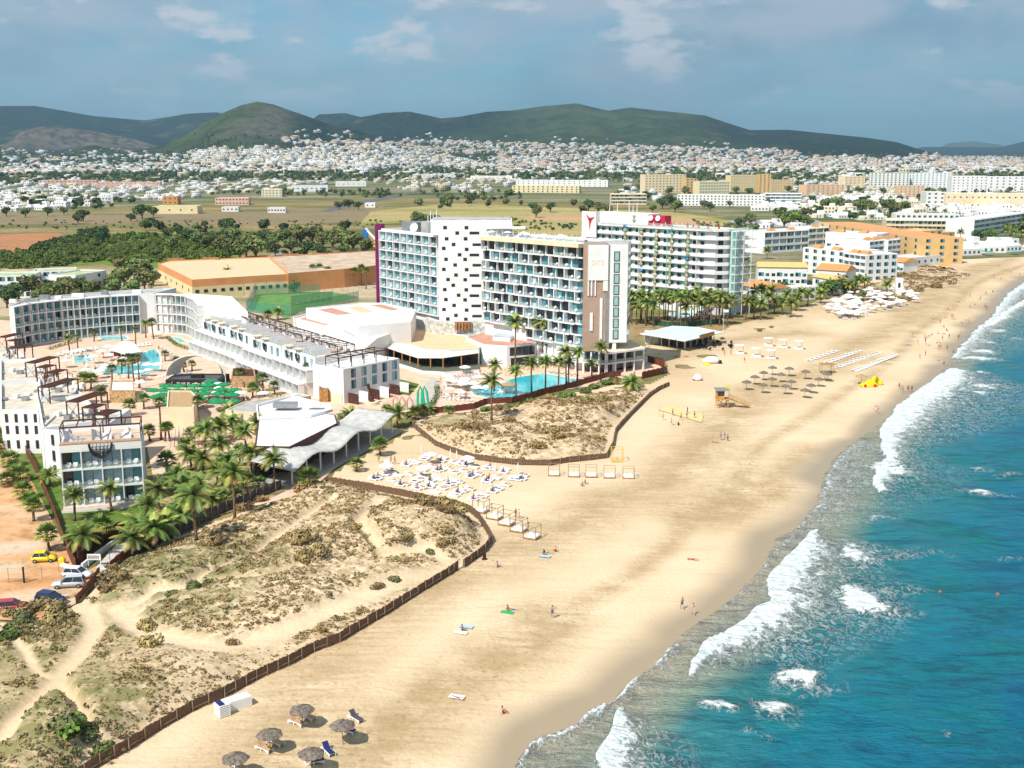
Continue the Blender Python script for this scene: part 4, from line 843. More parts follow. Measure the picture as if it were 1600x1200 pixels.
for f in range(-1, 9):
    z = 9.9+f*fh; off = (f%2)*bw*.5; dps = []
    for k in range(-1, nb+1):
        x0 = max(0, k*bw+off); x1 = min(L, (k+1)*bw+off)
        if x1-x0 < .6: continue
        if f == -1 and x0 < L*.42: continue
        dp = 1.5 if (k+f//2)%3 else .7; dt = 2.3 if f == 8 else dp
        g.box(x0,x1,-dt,-.002,z-.17,z+(.17 if f < 8 else .9),WHITE if f < 8 else CREAM,T)
        if f == 8: continue
        g.box(x0-.13 if x0 > 0 else x0,x0+.13,-dp-.003,-.004,z+.17,z+fh-.17,WHITE,T)
        w_ = x1-x0-.34
        if w_ > 1: sp.append(((x0+x1)/2, -.01, z+.17, wunit(w_, fh-.45, r.choice((0,1,2,4,1,3,4)))))
        if dp > 1:
            q = MB(); q.box(x0+.14,x1-.14,-dp+.05,-dp+.08,z+.17,z+1.1,CLEARG,T); q.build('railing', tw)
            p = T @ Vector(((x0+x1)/2+r.uniform(-.6,.6), -dp*.55, z+.175)); o = inst(CHAIR, 'balcony_chair', None, p, rz+r.uniform(-.4,.4), 1.2); tag(o, 'white chair, %s balcony, %s bay from left, right wing of tower hotel' % (FLN[f+1], BN[k+1]), 'chair', 'white balcony chairs')
g.build('balcony_grid', tw); put_windows(tw, T, rz, sp, 100)
b = MB(); b.box(2,L-.5,-2.1,-2.06,35.5,36.5,CLEARG,T); b.build('roof_railing', tw)
b = MB(); X0, X1 = 18.9, 24.9; b.box(19.4,25.6,312.6,326,5.8,34.9,CLAD); b.build('brown_panel', tw)
b = MB(); b.box(20.6,26.1,312.2,312.58,25.4,34.95,WHITE)
for x in (20.6,21.5,22.5): b.box(x,x+.35,312.3,312.58,21.2,25.4,WHITE)
b.box(24.8,26.1,312.3,312.58,22.5,25.4,WHITE); b.box(24.0,24.7,312.3,312.58,8,20.5,WHITE); b.box(21.3,22.1,312.3,312.58,11.5,16.5,WHITE); b.box(25.62,26.6,312.5,325,5.8,34.9,STEEL); b.build('white_relief', tw)
b = MB(); b.prism([(26.62,312.3),(31.4,312.3),(33.6,326),(26.62,326)], 8.3, 35.2, WHITE, GREYR); b.prism([(25.2,312.35),(25.9,312.35),(25.9,313.2),(25.2,313.2)],0,5.78,WHITE); b.prism([(27.6,312.5),(28.6,312.5),(28.6,313.5),(27.6,313.5)],0,8.28,WHITE); b.build('end_wall', tw)
m3 = MB(); m3.box(-.8,.8,-.06,0,0,2.7,DARK); m3.box(-.55,.55,-.09,-.06,.25,2.5,M('mint_glass',(.30,.48,.44),.1,1,.15)); m3 = m3.mesh('w')
put_windows(tw, I4, 0, [(28.4,312.29,9.2+i*3.05,m3) for i in range(8)], 300)
e4 = MB()
for f in range(8): e4.add([(31.45,312.6,9+f*3.05),(33.6,325.8,9+f*3.05),(33.6,325.8,11.3+f*3.05),(31.45,312.6,11.3+f*3.05)], [(0,1,2,3)], GLASS)
e4.build('side_glass', tw)
def text(s, loc, rot, size, mat, name, parent=None, ext=.02):
    c = bpy.data.curves.new(name, 'FONT'); c.body = s; c.size = size; c.extrude = ext; c.align_x = 'CENTER'; o = bpy.data.objects.new(name, c); COL.objects.link(o); c.materials.append(mat); m = bpy.data.meshes.new_from_object(o); bpy.data.objects.remove(o); o = bpy.data.objects.new(name, m); COL.objects.link(o); o.location = loc; o.rotation_euler = rot
    if parent: o.parent = parent
    return o
text('SITE', (23.3,312.17,29.6), (math.pi/2,0,0), 1.9, CREAM, 'lettering', tw)
b = MB(); b.box(-8,4,344,349,37.2,37.6,WHITE); b.tube((-6,344.5,35),(-6,344.5,37.2),.1,.1,WHITE,6); b.tube((3.5,344.5,35),(3.5,344.5,37.2),.1,.1,WHITE,6); b.build('roof_canopy', tw)
b = MB(); b.box(8,15,3,9,34.3,37.4,STEEL,frame(A,B)[0]); b.box(18,23,4,9,34.3,38,GREYR,frame(A,B)[0]); b.box(24,31,3,8,34.3,37.8,STEEL,frame(A,B)[0]); b.build('plant_room', tw)
for k, (x, h) in enumerate([(19,5.5),(20.5,7),(22,6),(24,7.5),(26,5)]):
    b = MB(); TT = frame(A,B)[0]; p = TT @ Vector((x,6,34.3)); b.tube(p, p+Vector((0,0,h)), .22, .12, PLW, 6); b.build('mast', tw)
b = MB(); p = frame(A,B)[0] @ Vector((19,0.8,36.2)); b.lathe([(0.02,-.35),(.7,-.25),(1.3,.05),(1.5,.3)], PLW, 16); o = b.build('satellite_dish', tw); o.location = p; o.rotation_euler = (R(75),0,R(-30)); b = MB(); b.tube((p.x,p.y+.5,34.3),(p.x,p.y+.2,36.2),.12,.1,STEEL,6); b.build('dish_mount', tw)
# base of the tower: mottled garden wall with wooden sign panel
MOSA = M('mosaic_wall', (.75,.75,.72), .1, 1.1, .8, col2=(.30,.32,.26))
sb = thing('base_wall', 'white wall painted with dark foliage under the tower hotel', 'wall'); b = MB(); x0, _ = PYp(640,505,347.5); x1, _ = PYp(800,505,340)
b.prism([(-27,355),(-22.6,347.6),(-8.2,346.6),(0,338),(0,340),(-7.6,348.5),(-22,348.8),(-26,357)], 0, 9.0, MOSA); b.build('wall', sb)
wp = thing('timber_screen', 'vertical brown timber board screen below the tower core', 'screen'); PLK = M('plank', (.36,.17,.07), .5, 4, .7); b = MB(); X0, z0 = PYp(711,516,347); X1, z1 = PYp(737,502,347)
n = 16
for i in range(n): xx = X0+(X1-X0)*i/n; b.box(xx, xx+(X1-X0)/n-.04, 346.2+(i%3)*.05, 346.55, z0+(i%2)*.1, z1-(i%3)*.08, (PLK, WOOD, BROWN)[(i*7)%3])
b.build('boards', wp)
# ---------------------------------------------------------------- mural hotel
mh = thing('mural_hotel', 'long white hotel with curved balcony bands and hanging garland murals', 'hotel')
TEAL = M('teal_wall', (.38,.74,.66), .1, .3, .5); A = G(918,349.5,31.1); B = G(1106,360.2,31.1)
T, L = frame(A, B); C = tuple((T @ Vector((L+5.5,4.0,0)))[:2]); D = tuple((T @ Vector((L+6.5,15,0)))[:2]); E = tuple((T @ Vector((0,15,0)))[:2]); M0 = tuple((T @ Vector((L+3,.7,0)))[:2])
hull_block(mh, [A,B,M0,C,D,E], 0, 31.4, WHITE, GREYR, .5)
FRONT = [A,B,M0,C,D]
def offs(poly, d):
    out = []
    for i, p in enumerate(poly):
        a = Vector(poly[max(i-1,0)]); c = Vector(poly[min(i+1,len(poly)-1)]); t = (c-a).normalized(); out.append((p[0]+t.y*d, p[1]-t.x*d))
    return out
b = MB()
for f in range(9):
    z = 5.8+f*3.15; o1 = offs(FRONT, 1.35); o0 = offs(FRONT, 1.15); oi = offs(FRONT, .02); n = len(o1); top = z+(1.15 if f < 8 else .9); zb = z-.15 if f else z-1.0
    vs = []
    for P_, zz in ((oi,z-.15),(o1,zb),(o1,top),(o0,top),(o0,z+.05),(oi,z+.05)): vs += [(x,y,zz) for x,y in P_]
    b.add(vs, [(k*n+i,k*n+i+1,(k+1)*n+i+1,(k+1)*n+i) for k in range(5) for i in range(n-1)], WHITE)
b.build('balcony_band', mh)
sp = []; rr_ = random.Random(8); t2 = MB()
for f in range(8):
    for k in range(19):
        x = 1.8+k*3.38
        if x > L: break
        sp.append((x,-.01,5.95+f*3.15+.9,wunit(1.7,1.35,rr_.choice((4,1,1)))))
        if k%2 or rr_.random() < .4: t2.box(x+1.0,x+1.9,-.05,-.002,5.9+f*3.15,8.7+f*3.15,TEAL,T)
        if k%4 == 0: t2.box(x-1.6,x-1.45,-1.7,-.01,5.9+f*3.15,8.7+f*3.15,TEAL if k%8 else WHITE,T)
t2.build('teal_panels', mh); put_windows(mh, T, rzof(A,B), sp)
T3, L3 = frame(M0, C); put_windows(mh, T3, rzof(M0,C), [(L3*.5,-.01,5.95+f*3.15+.9,wunit(1.9,1.7,4)) for f in range(8)], 108)
b = MB(); rail = MB()
for f in range(9):     # airy stair balconies on the right-hand side
    z = 5.8+f*3.15
    for j in range(3): b.box(L+8.2+j*.4, L+10.4+j*.7, 3+j*4.2, 6.6+j*4.2, z-.1, z+.1, WHITE, T); rail.box(L+8.2+j*.4, L+10.4+j*.7, 2.98+j*4.2, 3.02+j*4.2, z+.1, z+1.1, CLEARG, T); rail.build('glass_rail', mh); rail = MB()
for j in range(3):
    for dx in (8.25, 10.2+j*.7): b.box(L+dx, L+dx+.18, 3.1+j*4.2, 3.3+j*4.2, 0, 31.2, WHITE, T)
b.box(L+7.2,L+7.9,4.5,9,0,31,TEAL,T); b.build('stair_balconies', mh)
GAR = [M('garland_green', (.22,.36,.20), .4, 1.2, .8, col2=(.42,.33,.22)), M('garland_pink', (.60,.40,.33), .3, 1.2, .8), M('garland_blue', (.05,.28,.55), .3, 1, .7), M('garland_olive', (.40,.42,.26), .4, 1.2, .8)]
for k, (px, y0, y1) in enumerate([(985,356,395),(985,392,470),(1012,360,420),(1012,428,460),(1036,364,398),(1035,402,468),(1060,362,398),(1058,408,448),(1085,368,405),(1084,408,455),(1000,340,350)]):
    x = (px-918)/(1106-918)*L*.97+.5; za = 31.5-(y0-354-(px-918)*.055)*.235; zb = 31.5-(y1-354-(px-918)*.055)*.235; q = MB(); z = za; i = k
    while z > max(zb, 4.6):
        s = rr_.uniform(.55,.95); q.lathe([(0.02,z),(s,z-.5),(s*1.05,z-1.0),(.25,z-1.7)], (GAR[0] if i%3 else (GAR[3] if i%2 else GAR[1])) if z < za-1 or k%3 else GAR[2], 6, (0,0)); z -= 1.5; i += rr_.choice((1,1,2,3))
    vs = q.v; q.v = [tuple(T @ Vector((x+vx, -1.75+vy*.35, vz))) for vx, vy, vz in vs]; q.build('garland', mh)
b = MB(); hb = (2,17); b.box(-.5,26,6,14,31.0,35.6,WHITE,T); b.build('sign_wall', mh); b = MB(); b.box(-.6,1.5,-.2,6,27.6,35.6,WHITE,T); b.box(26.1,34,6,10,31,35.2,M('red_panel',(.45,.02,.05),.1,.5,.6),T); b.build('red_roof_box', mh)
RED1 = M('bird_red', (.55,.02,.05), .05, 1, .6); b = MB(); TB = frame(A,B,0)[0]   # bird emblem facing the beach
for poly in ([(2.2,34.6),(4.2,32.8),(5.0,31.2),(3.6,31.9)],[(3.6,32.9),(6.4,33.4),(4.6,31.6)],[(3.7,32.2),(4.8,31.8),(4.0,28.4)]): b.add([TB @ Vector(((x-4)*1.15+3.2,-2.56,(z-31)*1.1+31.5)) for x,z in poly], [tuple(range(len(poly)))], RED1); 
b.build('bird_emblem', mh)
b = MB(); b.box(-.9,6.6,-2.5,-1.95,26.0,36.2,WHITE,T); b.build('emblem_wall', mh)
for x in (27.5,31):
    b = MB(); b.lathe([(.02,-.1),(.6,-.05),(1.1,.2)], PLW, 12); o = b.build('satellite_dish', mh); o.location = T @ Vector((x,5.6,34.3)); o.rotation_euler = (R(80),0,R(-40))
for k, x in enumerate((4,8,14,16,18)): b = MB(); p = T @ Vector((x,9,35.6)); b.tube(p, p+Vector((0,0,3+k%3)), .15, .1, PLW, 5); b.build('mast', mh)
b = MB(); b.box(8,L+3,-1.8,-1.76,31.9,32.9,CLEARG,T); b.build('roof_railing', mh)
ROOFT = [(T @ Vector((x,rr_.uniform(1,6),31.0)), x) for x in np.linspace(28, L+2, 26)]
# ---------------------------------------------------------------- podium, restaurants
def simple(name, label, cat, pts, z0, z1, wall, roof, par=.5, zpx=None):
    t = thing(name, label, cat); hull_block(t, GL(pts, z1 if zpx is None else zpx), z0, z1, wall, roof, par); return t
pd1 = simple('podium_hall', 'low white hall with brick-pink roof strips left of the tower hotel', 'hall', [(478,481),(560,473),(598,473),(650,484),(642,503),(560,509),(528,494)], 0, 11, WHITE, WHITE2, .4)
for k, (p, m_) in enumerate([([(496,484),(519,481),(550,490),(528,492)],PINK),([(543,480),(560,478),(583,487),(566,489)],PEACH),([(578,476.5),(596,475.5),(625,483),(612,485)],PINK)]): b = MB(); b.add([(x,y,10.62) for x,y in ccw(GL(p,10.62))], [(0,1,2,3)], m_); b.build('roof_strip', pd1)
pd2 = simple('podium_block', 'white block with terracotta roof strip behind the dark pergola row', 'hall', [(458,496),(480,490),(530,505),(540,512),(640,511),(590,528),(570,545),(520,548),(490,528),(461,512)], 0, 8, WHITE, WHITE2, .4)
b = MB(); b.add([(x,y,7.63) for x,y in ccw(GL([(467,498),(478,495),(521,507),(507,508)],7.63))], [(0,1,2,3)], PINK); b.build('roof_strip', pd2); b = MB(); b.add([(x,y,7.63) for x,y in ccw(GL([(535,516),(545,511),(630,512),(588,524),(552,525)],7.63))], [(0,1,2,3,4)], PINK); b.build('roof_terrace', pd2)
for px_, py_ in [(480,515),(492,521),(503,524),(510,527),(517,530),(596,533)]:
    b = MB(); X, z = PYp(px_, py_, 1); x, y = G(px_, py_, 5); b.box(x-.3,x+.3,y-1.2,y-.2,4.6,5.6,DARK); b.build('window', pd2)
aw = thing('awning_restaurant', 'low round-fronted restaurant with peach roof and cream awnings', 'restaurant')
hull_block(aw, GL([(586,524),(640,512),(700,520),(728,524),(754,537),(747,544),(702,547.5),(662,546),(640,538),(606,537)],5.2), 0, 5.2, WHITE, PEACH, .3)
CRW = M('awning_cream', (.72,.66,.54), .05, 1, .8); inn = [(x,y-.12) for x,y in GL([(606,537),(640,538),(662,546),(702,547.5),(747,544)],5.2)]; OZ = [4.6,3.6,3.7,4.0,4.65]; out = [G(a_, b_, z_) for (a_, b_), z_ in zip([(602.5,542.5),(628,551),(653,559),(692,559),(749,551)], OZ)]; b = MB()
b.add([(x,y-.1,4.9) for x,y in inn]+[(x,y,z_) for (x,y), z_ in zip(out, OZ)]+[(x,y,z_-.15) for (x,y), z_ in zip(out, OZ)], [(i,i+1,6+i,5+i) for i in range(4)]+[(5+i,6+i,11+i,10+i) for i in range(4)], CRW); b.build('awning', aw)
base = GL([(601,560),(628,569),(660,579),(695,581),(749,577)],1.0); b = MB(); bi = [(x,y-.3) for x,y in inn]
b.prism(base+bi[::-1], 0, 1.0, WHITE, M('dark_deck',(.12,.13,.09),.2,1,.8)); b.build('terrace_wall', aw)
for i in range(4):
    for t in (0,.5): x = out[i][0]*(1-t)+out[i+1][0]*t; y = out[i][1]*(1-t)+out[i+1][1]*t; b = MB(); b.box(x-.16,x+.16,y+.1,y+.42,1.02,(OZ[i]*(1-t)+OZ[i+1]*t)-.05,WOOD); b.build('column', aw)
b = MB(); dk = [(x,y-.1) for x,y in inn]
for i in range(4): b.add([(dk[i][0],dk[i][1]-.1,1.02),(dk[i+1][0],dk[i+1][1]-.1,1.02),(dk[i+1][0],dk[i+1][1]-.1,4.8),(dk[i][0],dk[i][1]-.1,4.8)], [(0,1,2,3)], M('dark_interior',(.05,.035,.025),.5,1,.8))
b.build('shade_sheet', aw)  # dark sheet in place of the shade under the awning
TEALW = M('green_wall', (.12,.30,.24), .05, 1, .7)
gp = thing('glass_podium', 'terracotta-roofed glass podium under the tower hotel', 'hall')
hull_block(gp, GL([(728,526.5),(756,519),(812,517.5),(839,526.6),(838,536),(792,540.5),(754,538)],6.0), 0, 6.0, WHITE, PINK, .25)
b = MB(); xs = GL([(770,526),(776,520),(804,521),(797,528)],6.9); b.prism(xs, 5.7, 6.9, WHITE, M('skylight_glass',(.30,.42,.50),.1,1,.1)); b.build('skylight', gp)
b = MB(); s1 = GL([(749,543),(790,545)],4.9); b.prism([s1[0], s1[1], (s1[1][0]+.8,s1[1][1]+5), (s1[0][0],s1[0][1]+5)], 0, 4.9, TEALW, PINK); b.build('green_bay', gp)
b = MB(); b.box(s1[0][0]+.6, s1[1][0]-1.2, s1[0][1]-.25, s1[0][1]-.1, 1.5, 4, DGLASS); b.build('window', gp)
b = MB(); s2 = GL([(795,541.5),(835,538)],5.7); T, L = frame(s2[0], s2[1])
for k in range(4): b.box(k*L/4+.15,(k+1)*L/4-.1,-.35,-.1,3.0,5.4,DGLASS,T)
b.box(0,L,-.4,-.1,2.4,2.9,WHITE,T); b.box(0.2,L,-.3,-.1,0.2,2.35,DARK,T); b.build('glazing', gp)
vp = thing('veranda_wing', 'two-storey white veranda wing with cream roof at the foot of the tower', 'wing')
hull_block(vp, GL([(839,527.5),(860,529),(905,538),(912,541),(950,551),(1008,543.5),(985,531),(975,529),(980,524),(900,524)],6.4), 5.9, 6.4, WHITE, CREAM, .1)
fr = GL([(839,538),(911,549),(948,551.5),(1007,544.5)],6.1); b = MB(); gl = MB(); cs = []
for i in range(3):
    T, L = frame(fr[i], fr[i+1]); n = (6,3,4)[i]
    b.box(0,L,.1,.5,2.8,3.2,WHITE,T); gl.box(0,L,.0,.04,3.2,4.1,CLEARG,T)
    for k in range(n+1): b.box(k*L/n-.2,k*L/n+.2,.15,.6,0,2.8,WHITE,T); b.box(k*L/n-.2,k*L/n+.2,.15,.6,3.2,5.89,WHITE,T)
    b.box(0,L,3.5,3.8,0,5.89,DGLASS,T); b.box(0,L,.6,3.4,2.9,3.1,WHITE,T)
b.build('columns', vp); gl.build('railing', vp)
# ---------------------------------------------------------------- curved white hotel
ch = thing('curved_hotel', 'long curved white four-storey hotel around the lagoon pool', 'hotel')
fp = GL([(20,546),(47,539),(97,532),(135,528),(175,524),(219,521)]); bk = [(x-2+(i*1.2), y+15) for i, (x,y) in enumerate(fp)]; fpx = fp+[G(245,520)]; bk = bk+[(G(245,520)[0]+3, G(245,520)[1]+15)]
hull_block(ch, fpx+bk[::-1], 0, 13.4, WHITE, GREYR, .5)
for i in range(5): nb_ = (2,4,4,4,4)[i]; T_, bw_, rz_ = balc(ch, fp[i], fp[i+1], .3, 4, 3.2, nb_, 1.7, seed=20+i); chairs(T_, rz_, .3, 4, 3.2, nb_, bw_, 1.7, 'curved hotel %s bend' % BN[i], seed=i, prob=.7)
for k in range(7): x, y = fp[k%5+1]; x2, y2 = bk[k%5]; b = MB(); t = .45; X = x*(1-t)+x2*t-5+k; Y = y*(1-t)+y2*t; b.box(X,X+2+k%3,Y,Y+1.5,12.9,14+.3*(k%2),STEEL if k%2 else PLW); b.build('roof_unit', ch)
ch2 = thing('curved_hotel', 'right-hand white four-storey wing curving back toward the terraces', 'hotel')
fq = GL([(249,520.5),(275,521),(298,523.5),(312,531),(321,543)]); top_r = G(387,487,13.4); bq = [top_r, G(362,463,13.4), G(300,459,13.4), G(246,459,13.4)]
hull_block(ch2, fq+bq, 0, 13.4, WHITE, WHITE2, .5)
for i in range(4): balc(ch2, fq[i], fq[i+1], .3, 4, 3.2, (3,3,3,3)[i], 1.5, seed=40+i)
# ---------------------------------------------------------------- terraced hotel blocks (right of courtyard)
CAN = M('black_canopy', (.03,.035,.04), .2, 2, .5); SAIL = M('white_sail', (.72,.70,.70), .05, 1, .8)
def pergola(root, T, x0, x1, y0, y1, z, h=2.6, n=None, slats=True, nm='pergola'):
    b = MB(); n = n or max(1, int((x1-x0)/5))
    for k in range(n+1):
        x = x0+(x1-x0)*k/n
        for y in (y0, y1-.16): b.box(x-.08,x+.08,y,y+.16,z,z+h-.16,BROWN,T)
    for y in (y0, y1-.18): b.box(x0-.1,x1+.1,y,y+.18,z+h-.155,z+h+.1,BROWN,T)
    m = int((x1-x0)/(.45 if slats else 2.5))
    for k in range(m+1): x = x0+(x1-x0)*k/m; b.box(x-.09,x+.09,y0+.19,y1-.19,z+h-.1,z+h+.04,BROWN,T)
    for x in (x0, x1): p0 = T @ Vector((x,y0+.1,z+.1)); p1 = T @ Vector((x,y1-.1,z+h-.2)); b.tube(p0,p1,.05,.05,BROWN,4); p0 = T @ Vector((x,y1-.1,z+.1)); p1 = T @ Vector((x,y0+.1,z+h-.2)); b.tube(p0,p1,.05,.05,BROWN,4)
    b.build(nm, root)
ln = GL([(319,547),(495,617.5)]); Tm, Lm = frame(*ln); cut = [0,.25,.5,.75,1.0]; nm4 = ['farthest','second farthest','third','nearest']
for i in range(4):
    a = Tm @ Vector((cut[i]*Lm, i%2*.8-.3*i, 0)); c = Tm @ Vector((cut[i+1]*Lm-.05, i%2*.8-.3*i, 0)); t = thing('terrace_block', '%s of four white stepped hotel blocks with dark rooftop pergola' % nm4[i], 'hotel block', group='stepped blocks right of the courtyard')
    A_, B_ = (a.x,a.y), (c.x,c.y); T, L = frame(A_, B_); hull_block(t, loc4(T,0,L,0,13), 0, 9.6, WHITE, M('roof_deck',(.50,.40,.32),.15,.5,.9), .7)
    hull_block(t, loc4(T,.2,L-.2,-3.2,-.02), 0, 3.4, WHITE, WHITE2, .2, nm='lower_wall', rn='lower_roof')
    balc(t, A_, B_, 3.45, 1, 3.0, 5, 2.6, seed=60+i, kinds=(1,5,3,0)); balc(t, tuple((T @ Vector((0,-3.2,0)))[:2]), tuple((T @ Vector((L,-3.2,0)))[:2]), .1, 1, 3.1, 5, 1.6, seed=70+i, kinds=(5,3,0), rail=False)
    put_windows(t, T, rzof(A_,B_), [(L*(k+.5)/5,-.01,6.7,wunit(1.5,2.2,(1,3,0,5)[(k+i)%4])) for k in range(5)])
    pergola(t, T, .8, L-.8, 6.5, 11.5, 9.0, 2.7, 4, False)
    b = MB(); b.box(.3,L-.3,.35,.4,9.6,10.4,CLEARG,T); b.build('roof_railing', t)
    for k in range(1,5): b = MB(); b.box(L*k/5-.1,L*k/5+.1,.6,6.2,8.95,10.9,WHITE,T); b.build('partition', t)
    for k in range(5): b = MB(); b.box(L*(k+.25)/5,L*(k+.25)/5+.9,2,4.2,8.95,9.4,PLW,T); b.box(L*(k+.6)/5,L*(k+.6)/5+.9,2,4.2,8.95,9.4,CREAM if k%2 else STEEL,T); b.box(L*(k+.2)/5,L*(k+.2)/5+1.8,11.3,11.4,9.2,11.2,SAIL,T); b.build('roof_seating', t)
    for k in range(2 if i else 3):     # curled black shades hung on the edge
        x = L*(.2+.3*k); b = MB()
        for s in range(10):
            a0, a1 = math.pi+math.pi*s/10, math.pi+math.pi*(s+1)/10; p = [(x+1.2*math.cos(a0),-.5,9.0+1.9*math.sin(a0)),(x+1.2*math.cos(a1),-.5,9.0+1.9*math.sin(a1)),(x+.7*math.cos(a1),-.15,9.0+1.1*math.sin(a1)),(x+.7*math.cos(a0),-.15,9.0+1.1*math.sin(a0))]; b.add([T @ Vector(q) for q in p], [(0,1,2,3)], CAN)
        b.box(x-1.2,x+1.2,-.5,-.42,9.0,9.12,CAN,T); b.box(x-.06,x+.06,-.5,-.4,7.1,10.2,CAN,T); b.box(x-1.5,x+1.5,-.7,1.2,10.3,10.4,CREAM,T); b.build('black_shade', t)
        b = MB(); b.box(x+1.6,x+2.9,7,9,10.2,11.4,SAIL,T); b.build('curtain', t)
e0 = GL([(500,628),(545,630),(625,612)]); t = thing('terrace_block', 'low white three-storey block with brown-striped ground terraces by the green lawn', 'hotel block')
T, L = frame(e0[1], e0[2]); hull_block(t, loc4(T,-1.5,L,.0,11), 0, 8.6, WHITE, WHITE2, .6); put_windows(t, T, rzof(e0[1],e0[2]), [(L*(k+.5)/5,-.01,z,wunit(1.5,2.1,(1,3,0)[(k)%3])) for k in range(5) for z in (3.4,6.1)])
b = MB()
for k in range(6): b.box(k*L/5-.12,k*L/5+.12,-3.2,-.01,0,2.6,WHITE if k%2 else BROWN,T); b.box(k*L/5-.12,k*L/5+.12,-3.4,-3.22,0,2.2,BROWN,T)
b.build('terrace_fins', t); pergola(t, T, 0, L-1, 3, 8, 8.1, 2.6, 4, False)
b = MB(); b.box(-1.75,-1.55,.5,8,.0,2.4,CREAM,T); b.build('gate_wall', t)
# ---------------------------------------------------------------- stepped blocks at the left
FT = G(101,797); FB = G(226,787.5); fbk = thing('front_hotel_block', 'nearest white hotel block with twelve blue-glazed balconies and brown roof pergola', 'hotel block')
T, L = frame(FT, FB); hull_block(fbk, loc4(T,0,L,1.7,13), 0, 11.4, WHITE, M('deck_tan',(.55,.42,.32),.1,1,.9), .8)
T_, bw_, rz_ = balc(fbk, tuple((T @ Vector((0,1.7,0)))[:2]), tuple((T @ Vector((L,1.7,0)))[:2]), .4, 3, 3.25, 4, 1.7, seed=90, kinds=(5,3,5,3,1), ww=.15); chairs(T_, rz_, .4, 3, 3.25, 4, bw_, 1.7, 'front block', True)
b = MB(); b.box(-.2,L+.2,-2.2,1.65,0,.35,M('terrace_tile',(.55,.38,.28),.1,1,.8),T); b.box(-.25,L+.25,-2.35,-2.2,0,.6,WHITE,T); b.build('ground_terrace', fbk)
b = MB(); b.box(-.1,L+.1,.0,1.68,10.3,11.35,WHITE,T); b.box(-.05,L+.05,-.05,1.5,11.36,11.5,M('timber_deck',(.45,.26,.14),.2,2,.8),T); b.build('roof_edge', fbk)
pergola(fbk, T, 0, L, 1.9, 7.5, 10.7, 3.2, 2, False)
b = MB()
for x0, s in ((.6,1),(5.0,1),(8.2,-1),(11.4,-1)):   # white sail drapes on the roof
    b.add([T @ Vector(p) for p in ((x0,2.4,13.4),(x0+1.6*s,3.6,12.0),(x0+1.3*s,2.8,10.9),(x0,2.4,10.8),(x0+.7*s,3.2,12.9))], [(0,4,1,2,3)], SAIL)
b.build('sail_drapes', fbk)
for i, x in enumerate((2.0,6.6,9.8)):
    for k in range(3): o = inst(CHAIR, 'rooftop_seat', None, T @ Vector((x+k*.8,3.0,10.65)), rz_, 1.2); tag(o, 'white rooftop seat, %s group, %s from left, front block pergola' % (BN[i], BN[k]), 'seat', 'white rooftop seats')
b = MB()
for s in range(12):
    a0, a1 = math.pi+math.pi*s/12, math.pi+math.pi*(s+1)/12
    b.add([T @ Vector(p) for p in ((L*.5+2*math.cos(a0),-.25,11.3+2.6*math.sin(a0)),(L*.5+2*math.cos(a1),-.25,11.3+2.6*math.sin(a1)),(L*.5+1.4*math.cos(a1),.15,11.3+1.9*math.sin(a1)),(L*.5+1.4*math.cos(a0),.15,11.3+1.9*math.sin(a0)))], [(0,1,2,3)], CAN)
for k in range(7): x = -1.8+k*.6; z = 2.5*math.sqrt(max(0,1-(x/2)**2)); b.tube(T @ Vector((L*.5+x,-.3,11.3)), T @ Vector((L*.5+x,-.3,11.3-z)), .06,.06,CAN,4); 
for k in range(4): z = .5+k*.6; x = 2*math.sqrt(max(0,1-(z/2.6)**2)); b.tube(T @ Vector((L*.5-x,-.3,11.3-z)), T @ Vector((L*.5+x,-.3,11.3-z)), .06,.06,CAN,4)
b.build('black_basket_shade', fbk)
P2 = GL([(68.5,743),(101,765),(101,752),(150,668)],0)
wl = thing('white_side_block', 'plain white side block with slit windows left of the front block', 'hotel block'); x0, y0 = G(69,744); x1 = FT[0]-.1
hull_block(wl, [(x0,y0),(x0+1.2,y0-1.6),(x1,y0-3.5),(x1,y0+16),(x0-2,y0+14)], 0, 9.4, WHITE, GREYR, 1.0)
for z in (1.2,4,7): b = MB(); b.box(x0+1.25+1.5,x0+1.25+1.9,y0-2.15,y0-1.6,z-.4,z+1.5,DARK); b.build('window', wl)
lb = [('blk', [(58,622),(128,618),(172,655),(98,664),(66,668)], 9.8, 'white stepped block with bare grey roof deck behind the front block'), ('blk', [(0,597),(60,594),(72,616),(60,640),(0,640)], 9.2, 'white stepped block, second behind the front block'), ('b', [(60,592),(110,588),(128,616),(62,620)], 9.9, 'white stepped block with tan strip roof beside courtyard'), ('b', [(0,562),(56,560),(66,590),(0,595)], 9.8, 'white stepped block, third behind the front block'), ('b', [(-60,545),(22,540),(40,558),(-60,562)], 9.6, 'white stepped block nearest the curved hotel')]
